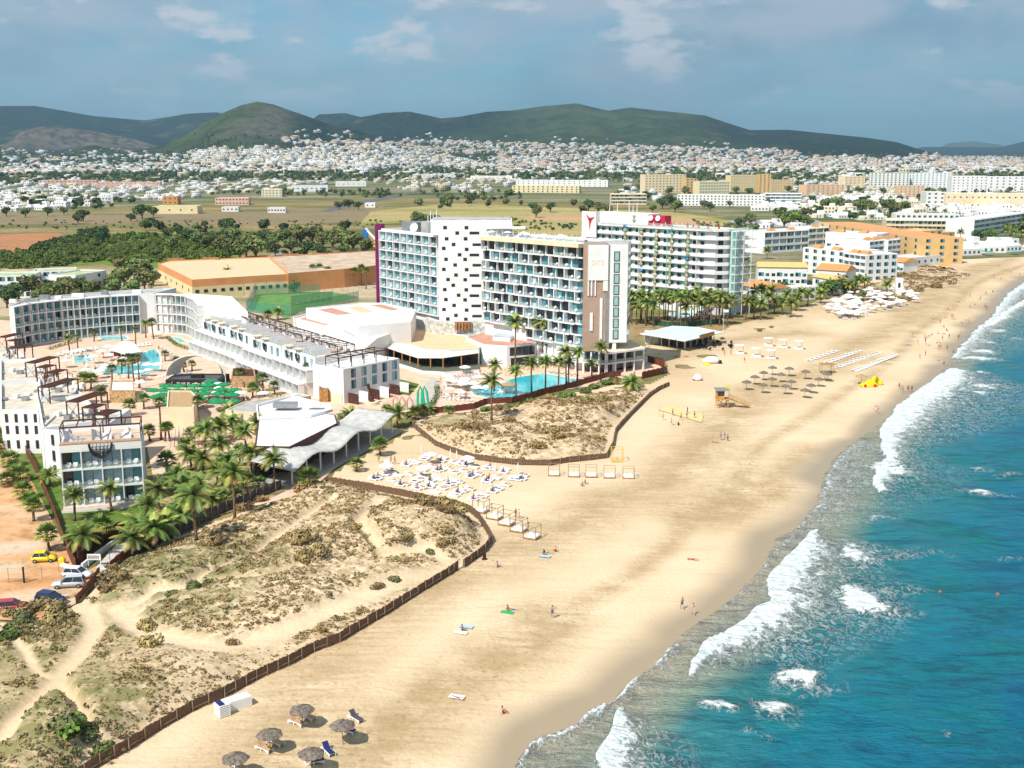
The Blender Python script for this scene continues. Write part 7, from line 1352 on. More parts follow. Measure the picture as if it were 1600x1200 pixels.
for px, py, h in [(1165,500,7),(1178,498,7),(1188,500,6),(1200,492,7),(1210,490,5),(1222,492,5),(1235,496,5.5),(1252,480,6),(1262,478,5),(1284,468,5),(1296,462,5),(1310,460,6),(1325,462,5),(1340,458,6),(1350,456,5),(1282,474,4),(1230,478,5),(1244,486,5),(1175,488,8),(1190,484,8),(1203,480,7),(1198,405,5),(1166,418,4),(1325,442,6),(1385,462,5),(1443,396,5),(1500,376,6),(1362,348,5),(1497,345,5),(1432,342,5),(1590,352,9),(1600,356,9),(1580,358,9),(1570,378,8),(1582,382,8),(1596,384,8),(1608,380,8),(1460,336,5),(1476,338,5)]: palm(px, py, h, 'date', 1.25, z=0, group='palms along the far beach front')
# ---------------------------------------------------------------- shrubs and scrub
for px, py, r_, k in [(185,920,2.6,1),(178,888,1.6,1),(172,932,2.0,1),(340,868,2.6,1),(405,782,1.9,0),(478,770,2.4,0),(385,795,2.2,0),(478,885,2.6,1),(495,895,2.2,1),(470,900,2.2,1),(60,950,2.6,1),(80,955,2.4,1),(45,960,2.2,1),(95,975,2.4,1),(30,970,2.2,2),(668,830,2.4,1),(690,822,2.4,1),(700,835,2.0,1),(715,828,2.2,1),(640,820,1.2,0),(698,855,1.8,0),(705,862,1.4,0),(632,868,1.5,1),(674,872,1.2,2),(690,868,1.3,0),(560,858,1.3,1),(615,915,1.3,2),(588,925,1.3,1),(365,1010,1.1,0),(500,990,1,0),(240,1025,2.0,0),(225,990,2.0,1),(120,1175,2.4,3),(100,1180,2.4,2),(140,1165,2.4,2),(160,1180,1.6,3),(10,1000,2.2,3),(5,960,2,1),(330,925,1.8,2),(300,938,1.8,2),(270,945,1.5,2),(860,690,2.2,0),(870,700,2.4,0),(842,712,2.2,0),(720,692,2.0,0),(740,690,1.6,0),(900,650,2.6,0),(915,640,2.2,0),(940,640,2.4,0),(950,655,2,0),(880,680,2,0),(930,690,1.4,0),(790,665,1.4,0),(800,664,1.4,0),(860,640,2.2,1),(1000,605,1.8,0),(985,600,1.8,1),
 (820,640,2.4,3),(803,640,2.2,3),(830,640,1.8,3),(880,622,2.2,3),(892,620,2.0,3),(914,614,2.0,3),(930,607,2.2,3),(945,600,2.4,3),(958,595,2.0,3),(968,600,2.4,1),(760,642,1.8,3),(780,640,2.0,1),(740,646,1.6,1),(1410,470,4,1),(1385,470,3,1),(1360,472,3,3),(1430,455,4,0),(1462,450,3.5,0),(1340,470,3,3),(1440,405,4,2),(1500,398,4,2),(1522,396,4,2),(1485,395,4,2),(1186,518,1.4,2),(1205,512,1.2,0),(1128,530,1.2,2)]: shrub(px, py, r_, k)
scrub('dune_scrub', D1, 7000, 3, 'hundreds of low brown and green scrub clumps over the scrubby dune', .14, .62, 3); scrub('dune_scrub', D2, 2600, 11, 'low dry scrub clumps over the hummocky dune', .2, .8, 11, [(DRYG,DRYG3),(DRYG,DRYG2),(DRYG2,DRYG)]); scrub('dune_scrub', D3, 1200, 21, 'dry grass clumps over the brown dune', .5, 1.3, 21, [(DRYG,DRYG2),(DRYG,DRYG3)])
scrub('dune_tufts', D1, 5200, 5, 'tiny scattered tufts over the bare sand of the scrubby dune', .12, .34, 3, [(DRYG3,DRYG2),(DRYG,DRYG3),(DRYG2,GRNS)], False, .7)
for gx, gy, rr_ in GRN1[:14]:
    cx, cy = G(gx, gy); poly = [(cx+rr_*math.cos(a)*1.1, cy+rr_*math.sin(a)*1.3) for a in np.linspace(0, 6.28, 10)[:-1]]; scrub('ground_cover', poly, 220, int(gx), 'low green ground cover patch on the dune', .2, .6, 3, [(GRNS,DRYG2),(DRYG2,GRNS)], False, .5)
def hedge(pts, label, w_=.8, h=1.2, seed=1):
    r = random.Random(seed); b = MB(); P = GL(pts)
    for i in range(len(P)-1):
        a, c = Vector(P[i]), Vector(P[i+1]); n = max(1, int((c-a).length/.8))
        for k in range(n): p = a.lerp(c, k/n); foliage(b, p.x, p.y, .5*h, w_, h*.6, 26, .16, (TG[1],TG[3]), r)
    tag(b.build('hedge'), label, 'hedge')
hedge([(78,547),(100,540),(128,533)], 'clipped hedge under the curved hotel'); hedge([(262,530),(275,540),(290,546),(308,550)], 'dark green hedge around the right-hand pool'); hedge([(385,600),(395,608),(410,618),(430,622),(445,620)], 'green planting in front of the terraced hotel'); hedge([(585,612),(600,608),(622,612)], 'planted bed by the curved gate wall'); hedge([(672,640),(684,620),(682,605)], 'thin hedge along the grey path')
# ---------------------------------------------------------------- umbrellas, loungers
UM = thatch_proto(THATCH, 2.2, 1.3); UM2 = thatch_proto(THATCH2, 2.3, 1.6); LT = lounger_proto(TAN); LN_ = lounger_proto(NAVY); LG = lounger_proto(GREYF); LW = lounger_proto(WFAB)
def atz(px, py, z): x, y = G(px, py, z); return (x, y, ground_z(x, y))
near = [(471.6,1107,2.25,'grey thatched umbrella over two tan loungers, topmost of nearest group'),(421,1145,2.25,'grey thatched umbrella with tan loungers, left of the middle one'),(367.5,1183,2.25,'grey thatched umbrella at the very bottom edge'),(535,1128,2.2,'wide grey thatched umbrella beside navy and charcoal loungers'),(486,1172,2.2,'wide grey thatched umbrella near the bottom, over a charcoal lounger')]
for px, py, z, l in near: dup(UM, atz(px, py, z), px, 1.02, l, group='thatched umbrellas of the lower beach')
for P_, px, py, rz, l in [(LT,464,1131,-35,'tan lounger left under the topmost near umbrella'),(LT,481,1122,-35,'tan lounger right under the topmost near umbrella'),(LT,413,1172,-35,'tan lounger left under the left near umbrella'),(LT,431,1162,-35,'tan lounger right under the left near umbrella'),(LT,372,1200,-35,'tan lounger at the bottom edge'),(LN_,541,1140,-20,'navy lounger in front of the wide umbrella'),(LG,556,1121,-45,'charcoal lounger behind the wide umbrella'),(LG,491,1189,20,'charcoal lounger under the lowest umbrella'),(LN_,513,1172,-55,'navy lounger right of the lowest umbrella')]:
    x, y = G(px, py); dup(P_, (x,y,ground_z(x,y)), R(rz), 1, l, group='loungers of the lower beach')
ub = Z(1100,520,5.333,[(572,285),(712,293),(848,318),(498,327),(643,342),(425,362),(568,380),(730,402),(958,378),(356,405),(494,430),(893,428),(843,468),(1010,325),(680,440),(1120,410)][:15])
for px, py in ub: dup(UM, atz(px, py, 2.3), px, 1.0, 'brown thatched umbrella', True, 'thatched umbrellas of the middle beach')
dup(UM2, atz(1346.5,583.5,2.4), 0, 1, 'straw-coloured umbrella behind the yellow pedalo', group='umbrellas'); dup(UM, atz(1293,583,2.3), 0, 1, 'thatched umbrella below the wooden frame', group='thatched umbrellas of the middle beach')
for P_ in (UM, UM2): drop(P_)
SB = bed_proto(); ROWS = [((880,235),(1090,160),7,'first'),((1035,250),(1290,158),10,'second'),((1120,290),(1455,165),12,'third'),((1258,318),(1592,180),15,'fourth')]
for (a, c, n, nm_) in ROWS:
    for k in range(n):
        t_ = k/(n-1); (px, py), = Z(1100,520,5.333,[(a[0]+(c[0]-a[0])*t_, a[1]+(c[1]-a[1])*t_)]); x, y = G(px, py)
        dup(SB, (x,y,ground_z(x,y)), R(28), (1.25,1.0,1.0), 'white double sunbed, %s slanting row, %s from the near end' % (nm_, BN[k]), group='sunbeds in four slanting rows')
# cabanas
CW = cabana_proto('four_post_daybed', WOOD, M('weathered_post',(.34,.25,.17))); CB2 = cabana_proto('canopied_daybed', PLW, M('white_post',(.62,.55,.45)), True)
for k, (px, py) in enumerate(Z(560,640,5.333,[(1022,850),(1137,905),(1235,955),(1337,1010),(1447,1068)])): x, y = G(px, py); dup(CW, (x,y,ground_z(x,y)), R(-28), 1, 'wooden four-post daybed, %s of the slanting row' % BN[k], group='slanting row of four-post daybeds')
for k, (px, py) in enumerate(Z(800,640,5.333,[(350,545),(515,553),(660,556),(812,563),(970,568)])): x, y = G(px, py); dup(CW, (x,y,ground_z(x,y)), R(-4), .95, 'wooden four-post daybed, %s from left along the reed fence' % BN[k], group='daybeds along the reed fence')
for k, (px, py, l) in enumerate([(1200,541,'first of three canopied daybeds at the back'),(1223,544,'middle of three canopied daybeds at the back'),(1247,546,'last of three canopied daybeds at the back'),(1155,553,'first of three canopied daybeds in front'),(1181,558,'middle of three canopied daybeds in front'),(1204,561,'last of three canopied daybeds in front')]): x, y = G(px, py); dup(CB2, (x,y,ground_z(x,y)), R(-3), 1.2, 'white '+l, group='white canopied daybeds')
drop(CW); drop(CB2)
# frames, hut, pedalo, boats
YF = M('frame_yellow', (.62,.42,.08), .05); t = thing('cube_goal', 'open yellow cube frame at the corner of the reed fence', 'frame'); x, y = G(964,720); t.location = (x,y,0); b = MB()
for a in (-1,1):
    for c_ in (-1,1): b.tube((a*1.1,c_*1.1,0),(a*1.1,c_*1.1,2.6),.06,.06,YF,5)
    for z in (.1,2.6): b.tube((a*1.1,-1.1,z),(a*1.1,1.1,z),.06,.06,YF,5); b.tube((-1.1,a*1.1,z),(1.1,a*1.1,z),.06,.06,YF,5)
b.build('frame', t); b = MB(); b.box(-1,1,-1,1,.03,.1,M('mat_ochre',(.62,.42,.12))); b.build('mat', t)
t = thing('wood_frame', 'open timber frame with flat top beside the thatched umbrellas', 'frame'); x, y = G(1291,583); t.location = (x,y,0); b = MB()
for a in (-1.6,1.6):
    for c_ in (-1,1): b.tube((a,c_*1.2,0),(a,c_*1.2,2.6),.07,.07,WOOD,5)
b.box(-1.8,1.8,-1.4,1.4,2.6,2.68,WOOD); b.build('frame', t); b = MB(); b.box(-1.5,1.5,-1,1,.05,.3,M('green_nets',(.06,.12,.05),.5,3)); b.build('netting', t)
t = thing('lifeguard_hut', 'orange timber lifeguard hut on stilts with a long ramp', 'lifeguard hut'); x, y = G(1128,636); t.location = (x,y,ground_z(x,y)); OW = M('orange_wood',(.55,.28,.08),.2,2); b = MB()
for a in (-1.2,1.2):
    for c_ in (-1.2,1.2): b.box(a-.1,a+.1,c_-.1,c_+.1,0,2.0,OW)
for s in (-1.25,1.25): b.tube((-1.2,s,0),(1.2,s,2),.06,.06,OW,4); b.tube((1.2,s,0),(-1.2,s,2),.06,.06,OW,4)
b.build('stilts', t); b = MB(); b.box(-1.6,1.6,-1.5,1.5,2.0,2.15,OW); b.build('floor', t); b = MB(); b.box(-1.4,.3,-1.3,1.3,2.15,4.2,OW); b.box(-1.3,.2,-1.34,-1.3,3.0,4.0,DGLASS); b.box(.3,.34,-1,.6,2.2,4.0,PLW); b.build('cabin', t); b = MB(); b.box(-1.8,1.4,-1.7,1.7,4.25,4.45,STEEL); b.build('roof', t)
b = MB(); vs = [(1.6,-.8,2.0),(1.6,.8,2.0),(6.5,.8,0.05),(6.5,-.8,.05),(1.6,-.8,2.15),(1.6,.8,2.15),(6.5,.8,.2),(6.5,-.8,.2)]; b.add(vs, [(3,2,1,0),(4,5,6,7),(0,1,5,4),(1,2,6,5),(2,3,7,6),(3,0,4,7)], OW)
for s in (-.8,.8):
    for k in range(6): xx = 1.7+k*.95; z = 2.15-(xx-1.6)*.4; b.tube((xx,s,z),(xx,s,z+.9),.05,.05,OW,4)
    b.tube((1.7,s,3.0),(6.5,s,1.05),.05,.05,OW,4); b.tube((1.7,s,2.6),(6.5,s,.65),.05,.05,OW,4)
b.build('ramp', t); b = MB(); b.tube((1.8,1.2,2),(1.8,1.2,5.2),.05,.04,STEEL,5); b.build('flagpole', t); b = MB(); b.add([(1.75,1.2,5.1),(.9,1.1,5.0),(.95,1.15,3.9),(1.75,1.2,4.1)], [(0,1,2,3)], M('flag_yellow',(.75,.65,.05))); b.build('flag', t)
YP = M('pedalo_yellow',(.80,.65,.01),.03,1,.35,spec=.5); t = thing('pedalo', 'bright yellow car-shaped pedal boats pulled up at the waterline', 'pedal boat'); x, y = G(1357,600); t.location = (x,y,ground_z(x,y)); t.rotation_euler = (0,0,R(8)); b = MB()
for ox, oy in ((0,0),(2.6,2.2)):
    vs = []
    for xx, z0, z1, w_ in ((-2.2,.2,.5,.5),(-1.6,.05,.9,.9),(-.4,.05,1.0,1.0),(.2,.05,1.7,.9),(1.2,.05,1.7,.85),(1.7,.05,1.0,.9),(2.3,.2,.7,.6)): vs += [(xx+ox,-w_+oy,z0),(xx+ox,w_+oy,z0),(xx+ox,w_*.8+oy,z1),(xx+ox,-w_*.8+oy,z1)]
    b.add(vs, [(k*4+i,k*4+(i+1)%4,(k+1)*4+(i+1)%4,(k+1)*4+i) for k in range(6) for i in range(4)]+[(3,2,1,0),(24,25,26,27)], YP)
b.build('hull', t)
for xx in (-1.3,1.4): q = MB(); q.tube((xx,-1.05,.35),(xx,-.9,.35),.38,.38,M('red_wheel',(.6,.03,.02)),12); q.build('wheel', t)
q = MB(); q.path([(1.2,0,1.6),(1.8,.4,2.3),(2.8,1.2,2.2),(3.4,1.9,1.2)], [.35]*4, YP, 7); q.build('slide', t)
b = MB(); x, y = G(1090,594); b.lathe([(.9,.05),(1.3,.4),(1.25,.9),(.7,1.5),(.02,1.7)], PLW, 10); b.box(-1.2,1.2,-.6,.6,.0,.25,BLACK); o = b.build('covered_dinghy', None, True); o.location = (x,y,0); tag(o, 'small white covered dinghy below the beach bar', 'dinghy')
b = MB(); x, y = G(1112,568); b.path([(-2.6,0,.6),(-1.2,0,1.0),(0,0,1.1),(1.4,0,1.0),(2,0,.6)], [.6,1,1.05,1.0,.5], PLW, 10); b.box(2,2.8,-.6,.6,0,.9,BLACK); o = b.build('white_boat', None, True); o.location = (x,y,0); tag(o, 'white covered boat with dark stern below the beach bar', 'boat'); b = MB(); b.box(-.8,.8,-.5,.5,0,.6,M('yellow_crate',(.75,.7,.05))); o = b.build('yellow_crate'); o.location = (*G(1104,571),0); tag(o, 'bright yellow crate at the bow of the covered boat', 'crate')
# white stacked loungers at the near fence
t = thing('stacked_loungers', 'stack of white plastic loungers with navy cushion against the near fence', 'lounger stack'); x, y = G(358,1114); t.location = (x,y,ground_z(x,y)); t.rotation_euler = (0,0,R(38))
for k in range(7): b = MB(); b.box(-1.4,-.1,-.7,.7,.1+k*.2,.22+k*.2,PLW); b.box(-1.35,-1.2,-.65,-.5,.0+k*.2,.1+k*.2,PLW); b.box(-.3,-.15,-.65,-.5,.0+k*.2,.1+k*.2,PLW); b.build('lounger_shell', t)
b = MB(); b.box(-1.3,-.7,-.6,.6,1.44,1.56,NAVY); b.build('cushion', t)
o = MB(); o.box(-1.3,1.3,-.65,.65,0,1.1,PLW); o.box(-1.25,1.25,-.6,.6,1.105,1.16,WFAB); x, y = G(373,1104); o = o.build('white_chest'); o.location = (x,y,ground_z(x,y)); o.rotation_euler = (0,0,R(38)); tag(o, 'long white storage chest behind the stacked loungers', 'chest')
b = MB(); b.box(-.7,.7,-.6,.6,0,.12,BROWN); b.box(-.6,.6,-.05,.05,.12,.7,BROWN); o = b.build('litter_bin'); x, y = G(757,874); o.location = (x,y,.0); o.rotation_euler = (0,0,.6); o.scale = (.5,.5,1.3); tag(o, 'small wooden bin outside the bend of the pale fence', 'bin')
# ---------------------------------------------------------------- sunbed cluster
rs_ = random.Random(4); FP = parasol_proto('furled_parasol', WFAB, 1.2, 2.3, 'furled white parasol', furled=True); OPW = parasol_proto('white_parasol', WFAB, 1.6, 2.3, 'open white parasol')
cl = Z(560,640,5.333,[(130,585),(165,560),(230,545),(275,600),(400,470),(480,450),(350,635),(430,545),(550,420),(620,480),(690,435),(540,510),(660,515),(740,495),(470,605),(540,560),(600,600),(680,590),(490,665),(800,450),(850,465),(800,535),(900,470),(960,490),(930,570),(1000,545),(800,620),(700,665),(750,630),(640,700),(830,700),(930,670),(1070,500),(1120,500),(1210,530),(1150,580),(1070,605),(1230,635),(1290,585),(1380,555),(1120,690),(1040,725),(960,755),(800,725),(1330,590),(880,520),(590,650),(330,560)])
used_l = [LW, LN_]; cl += [(a+6+3*math.sin(i), b_-3+2*math.cos(i*2)) for i, (a, b_) in enumerate(cl[::2])]
for k, (px, py) in enumerate(cl):
    x, y = G(px, py); z = ground_z(x, y); dup(SB, (x,y,z), R(-30+rs_.uniform(-5,5)), 1, 'white double sunbed', True, 'sunbeds of the beach cluster')
    if k%2 == 0:
        b = MB(); b.box(-.55,.6,-.45,.1,.335,.37,(NAVY,CL['purple'],CL['blue'],NAVY)[k//2%4]); o = b.build('towel'); o.location = (x,y,z); o.rotation_euler = (0,0,R(-30)); tag(o, ('navy','purple','blue','navy')[k//2%4]+' towel on a white sunbed', 'towel', 'towels on the sunbed cluster', auto=True)
    if k%3 != 2: person(px, py, 'lie' if k%2 else 'sit', ('blue','black','red','white','purple')[k%5], None, k%2, R(-120+rs_.uniform(-20,20)), xy=(x,y), z=z+(.36 if k%2 else .36))
for px, py in Z(560,640,5.333,[(527,400),(768,440),(820,450),(1140,560),(1330,560),(735,640),(1030,720),(845,660),(770,660),(1100,680)]): x, y = G(px, py); dup(FP, (x,y,ground_z(x,y)), 0, 1, 'furled white parasol', True, 'furled parasols of the sunbed cluster')
for px, py in Z(560,640,5.333,[(235,545),(540,565),(910,480),(600,450)]): x, y = G(px, py); dup(OPW, (x,y,ground_z(x,y)), 0, .9, 'open white parasol', True, 'open parasols of the sunbed cluster')
t = thing('lifeguard_chair', 'tall white chair beside the sunbed cluster', 'chair'); x, y = G(604,735); t.location = (x,y,0); b = MB(); b.box(-.5,.5,-.4,.4,1.2,1.3,PLW); b.box(-.5,.5,.3,.4,1.3,2.0,PLW)
for a in (-.45,.45):
    for c_ in (-.35,.35): b.box(a-.05,a+.05,c_-.05,c_+.05,0,1.2,PLW)
b.build('seat', t)
# ---------------------------------------------------------------- white parasol field
n = 0; fld = [(1282,484),(1300,474),(1330,462),(1365,455),(1400,452),(1430,462),(1440,472),(1395,482),(1340,498),(1310,500)]
while n < 170:
    px, py = rs_.uniform(1278,1442), rs_.uniform(452,500)
    if inside(np.array([[px,py]]), fld)[0]: n += 1; x, y = G(px, py); dup(OPW, (x,y,0), rs_.random()*6, rs_.uniform(.7,1.0), 'open white parasol', True, 'crowded white parasols'); 
    if n%2 and inside(np.array([[px,py]]), fld)[0]: dup(SB, (x+1.4,y-1.2,0.0), R(30), 1, 'white sunbed among parasols', True, 'sunbeds among the white parasols')
    if n%4 == 0 and inside(np.array([[px,py]]), fld)[0]: person(px, py, ('sit','stand')[n%8 == 0], ('blue','black','red','white')[n//4%4], None, n//4%2, xy=(x-1.2,y-1.5), z=0.0)
for k in range(16): px, py = 1402+k*4.7+rs_.uniform(-2,2), 418-k*1.3+rs_.uniform(-4,4); x, y = G(px, py); dup(OPW, (x,y,0), 0, 1.2, 'far white parasol', True, 'parasols of the far beach')
for px, py, c_ in [(1475,402,'cyan'),(1531,398,'teal'),(1545,400,'teal'),(1585,398,'cyan'),(1475,421,'orange')]: x, y = G(px, py); q = parasol_proto('coloured_awning', M('awn_'+c_, dict(cyan=(.08,.42,.5), teal=(.03,.30,.30), orange=(.7,.32,.04))[c_]), 3.5, 2.6, '%s beach awning' % c_, 4); q.location = (x,y,0); q.rotation_euler = (0,0,.8); ALL.append(q)
# ---------------------------------------------------------------- green parasol terrace
GP = parasol_proto('green_parasol', M('bottle_green',(.005,.22,.07),.08,1,.8), 2.0, 2.6, 'dark green parasol', 8, dots=PLW)
gpx = Z(250,430,5.333,[(55,910),(160,910),(290,910),(405,905),(530,900),(425,872),(30,945),(140,950),(260,950),(385,940),(510,940),(620,945),(20,985),(110,975),(235,990),(360,975),(490,975),(600,985),(85,1025),(200,1035),(330,1015),(470,1030),(600,1038),(-55,948),(-30,1000),(95,1048),(215,1048),(480,1045)])
for k, (px, py) in enumerate(gpx): x, y = G(px, py, 2.8); dup(GP, (x,y,.1), k, 1, 'dark green parasol', True, 'green parasols on the courtyard terrace'); o = inst(TABLE, 'cafe_table', None, (x+.9,y-.6,.1), k); tag(o, 'cafe table under green parasol', 'table', 'cafe tables', auto=True)
for k in range(90):
    px, py = Z(250,430,5.333,[(rs_.uniform(-60,900), rs_.uniform(930,1090))])[0]; x, y = G(px, py); person(px, py, ('sit','stand','walk')[k%3], ('blue','black','white','red','grey')[k%5], ('white','black','pink','blue',None)[k//2%5], k%2, xy=(x,y), z=.1)
# courtyard loungers, deck chairs, parasols
def scatter(pts, n, fn, seed):
    r = random.Random(seed); A_ = np.array(pts, float); k = 0; seen = []
    while k < n:
        px, py = r.uniform(A_[:,0].min(),A_[:,0].max()), r.uniform(A_[:,1].min(),A_[:,1].max())
        if inside(np.array([[px,py]]), pts)[0]: k += 1; fn(k, *G(px,py), px, py)
LP_ = LW
for (a, c_, n_, rz) in [((100,553),(150,547),9,-60),((105,560),(112,556),2,-60),((195,545),(235,540),8,-60),((250,590),(258,588),2,0),((160,600),(210,600),9,20),((150,604),(215,606),10,20),((92,556),(140,549),8,-60),((712,590),(775,585),12,60),((712,595),(778,590),12,60),((715,600),(730,598),4,60),((250,545),(275,560),6,60),((680,618),(730,622),7,30),((700,626),(735,628),6,30),((860,583),(900,588),6,60),((258,552),(300,590),8,50),((1080,499),(1115,495),7,20),((1100,503),(1125,500),5,20)]:
    for k in range(n_): t_ = k/max(1,n_-1); px, py = a[0]+(c_[0]-a[0])*t_, a[1]+(c_[1]-a[1])*t_; x, y = G(px, py); dup(LP_, (x,y,.1), R(rz), .95, 'white poolside lounger', True, 'white poolside loungers')
for k in range(80):
    zone = [(95,545,250,600),(680,585,790,630),(1050,488,1125,505)][k%3 if k%5 else 0]; px, py = rs_.uniform(zone[0],zone[2]), rs_.uniform(zone[1],zone[3]); x, y = G(px,py); person(px, py, ('lie','walk','sit','stand')[k%4], ('blue','black','red','white')[k%4], None, k%2, xy=(x,y), z=.12)
for px, py in [(135,590),(155,592),(160,560),(700,600),(725,612),(745,618),(790,615),(220,610),(248,530),(1070,500),(1095,497),(1110,500),(170,552),(105,575)]: x, y = G(px, py); dup(OPW, (x,y,.1), 0, 1.0, 'open white courtyard parasol', True, 'white courtyard parasols')
x, y = G(795,616); q = parasol_proto('straw_parasol', THATCH2, 2.2, 2.6, 'pinkish straw parasol in the long pool', 12); q.location = (x,y,.2)
for k in range(34): zone = [(95,540,250,600),(690,585,790,625),(255,585,420,632)][k%3]; px, py = rs_.uniform(zone[0],zone[2]), rs_.uniform(zone[1],zone[3]); x, y = G(px,py); dup(OPW, (x,y,.1), 0, rs_.uniform(.8,1.05), 'open white courtyard parasol', True, 'white courtyard parasols')
for k in range(40): zone = [(98,545,245,600),(690,585,790,625)][k%2]; px, py = rs_.uniform(zone[0],zone[2]), rs_.uniform(zone[1],zone[3]); x, y = G(px,py); dup(LW, (x,y,.1), rs_.choice((1.0,.3,-.9)), .95, 'white poolside lounger', True, 'white poolside loungers')
# roof terraces of both hotels
TT, LL = frame(A2, B2)
for k in range(22): p = TT @ Vector((2+k*1.65, 1+(k*37%9)*.6, 34.75)); dup(FP if k%3 else OPW, p, 0, .8, 'white parasol on the tower roof', True, 'parasols on the tower roof')
for k in range(26): p = TT @ Vector((2+k*1.4, -.6+(k*29%11)*.45, 34.75)); o = inst(CHAIR, 'roof_chair', None, p, k, 1.3); tag(o, 'white chair on tower roof', 'chair', 'roof chairs', auto=True)
for k in range(6): p = TT @ Vector((28+k*1.8, 3, 34.7)); o = inst(SHR[3 if k%2 else 1], 'roof_planter', None, p, k, .8); tag(o, 'green planter bush on the tower roof', 'planter', 'roof planters', auto=True)
for k, (p, x) in enumerate(ROOFT):
    if k%3 == 0: dup(FP, p, 0, .8, 'parasol on the mural hotel roof', True, 'parasols on the mural hotel roof')
    elif k%3 == 1: b = MB(); b.lathe([(.3,0),(.45,.9),(.02,2.2)], CL['red'], 6); o = b.build('red_cone'); o.location = p; tag(o, 'red pointed shade on mural hotel roof', 'shade', 'red shades', auto=True)
    else: o = inst(CHAIR, 'roof_chair', None, p, k, 1.4); tag(o, 'white chair on mural hotel roof', 'chair', 'roof chairs', auto=True)
# beach bar crowd of dark tables
for k in range(30): px, py = rs_.uniform(1088,1145), rs_.uniform(536,548); x, y = G(px, py); o = inst(CHAIR, 'bar_chair', None, (x,y,0.02), k*1.3, 1.2); o.data = o.data; tag(o, 'chair outside the beach bar', 'chair', 'chairs outside the beach bar', auto=True)
BC = MB(); BC.v, BC.f, BC.mi, BC.ms = cb.v, cb.f, cb.mi, [BLACK]; BC = BC.mesh('dark_chair')
reed_fence('green_hedge_fence', [(1022,508),(1050,511),(1090,509),(1128,505)], 'dark green mesh fence in front of the mural hotel palms', 1.8, M('green_mesh',(.02,.09,.05),.2,1,.8), rail=False)
for o in ALL:
    if o.name.startswith('bar_chair'): o.data = BC; o['label'] = 'black chair'
b = MB(); x, y = G(1130,520); b.tube((x,y,0),(x,y,8),.06,.05,PLW,6); b.add([(x,y,7.9),(x+1.6,y,7.8),(x+1.5,y,6.9),(x,y,7)], [(0,1,2,3)], PLW); tag(b.build('flagpole'), 'white flagpole with white flag by the beach bar', 'flagpole')
# white obelisk on the brown dune
b = MB(); x, y = G(1403,460); b.prism([(x-1.6,y-1),(x+1.6,y-1),(x+1.2,y+1),(x-1.2,y+1)], 0, 7, WHITE); b.box(x-.5,x+.5,y-1.05,y-1.0,3,5,DARK); tag(b.build('white_tower'), 'small white lookout tower on the brown dune', 'tower')
# wooden pole sculptures in the playground
t = thing('pole_frame', 'ladder-like frame of leaning wooden poles in the courtyard garden', 'play frame'); x, y = G(293,700); t.location = (x,y,.1)
for k in range(14): q = MB(); q.tube((k*.55-3.5,(k%3)*.8,0),(k*.55-3.2,(k%3)*.8+.6,3+(k*7%5)*.3),.08,.06,WOODP,5); q.build('pole', t)
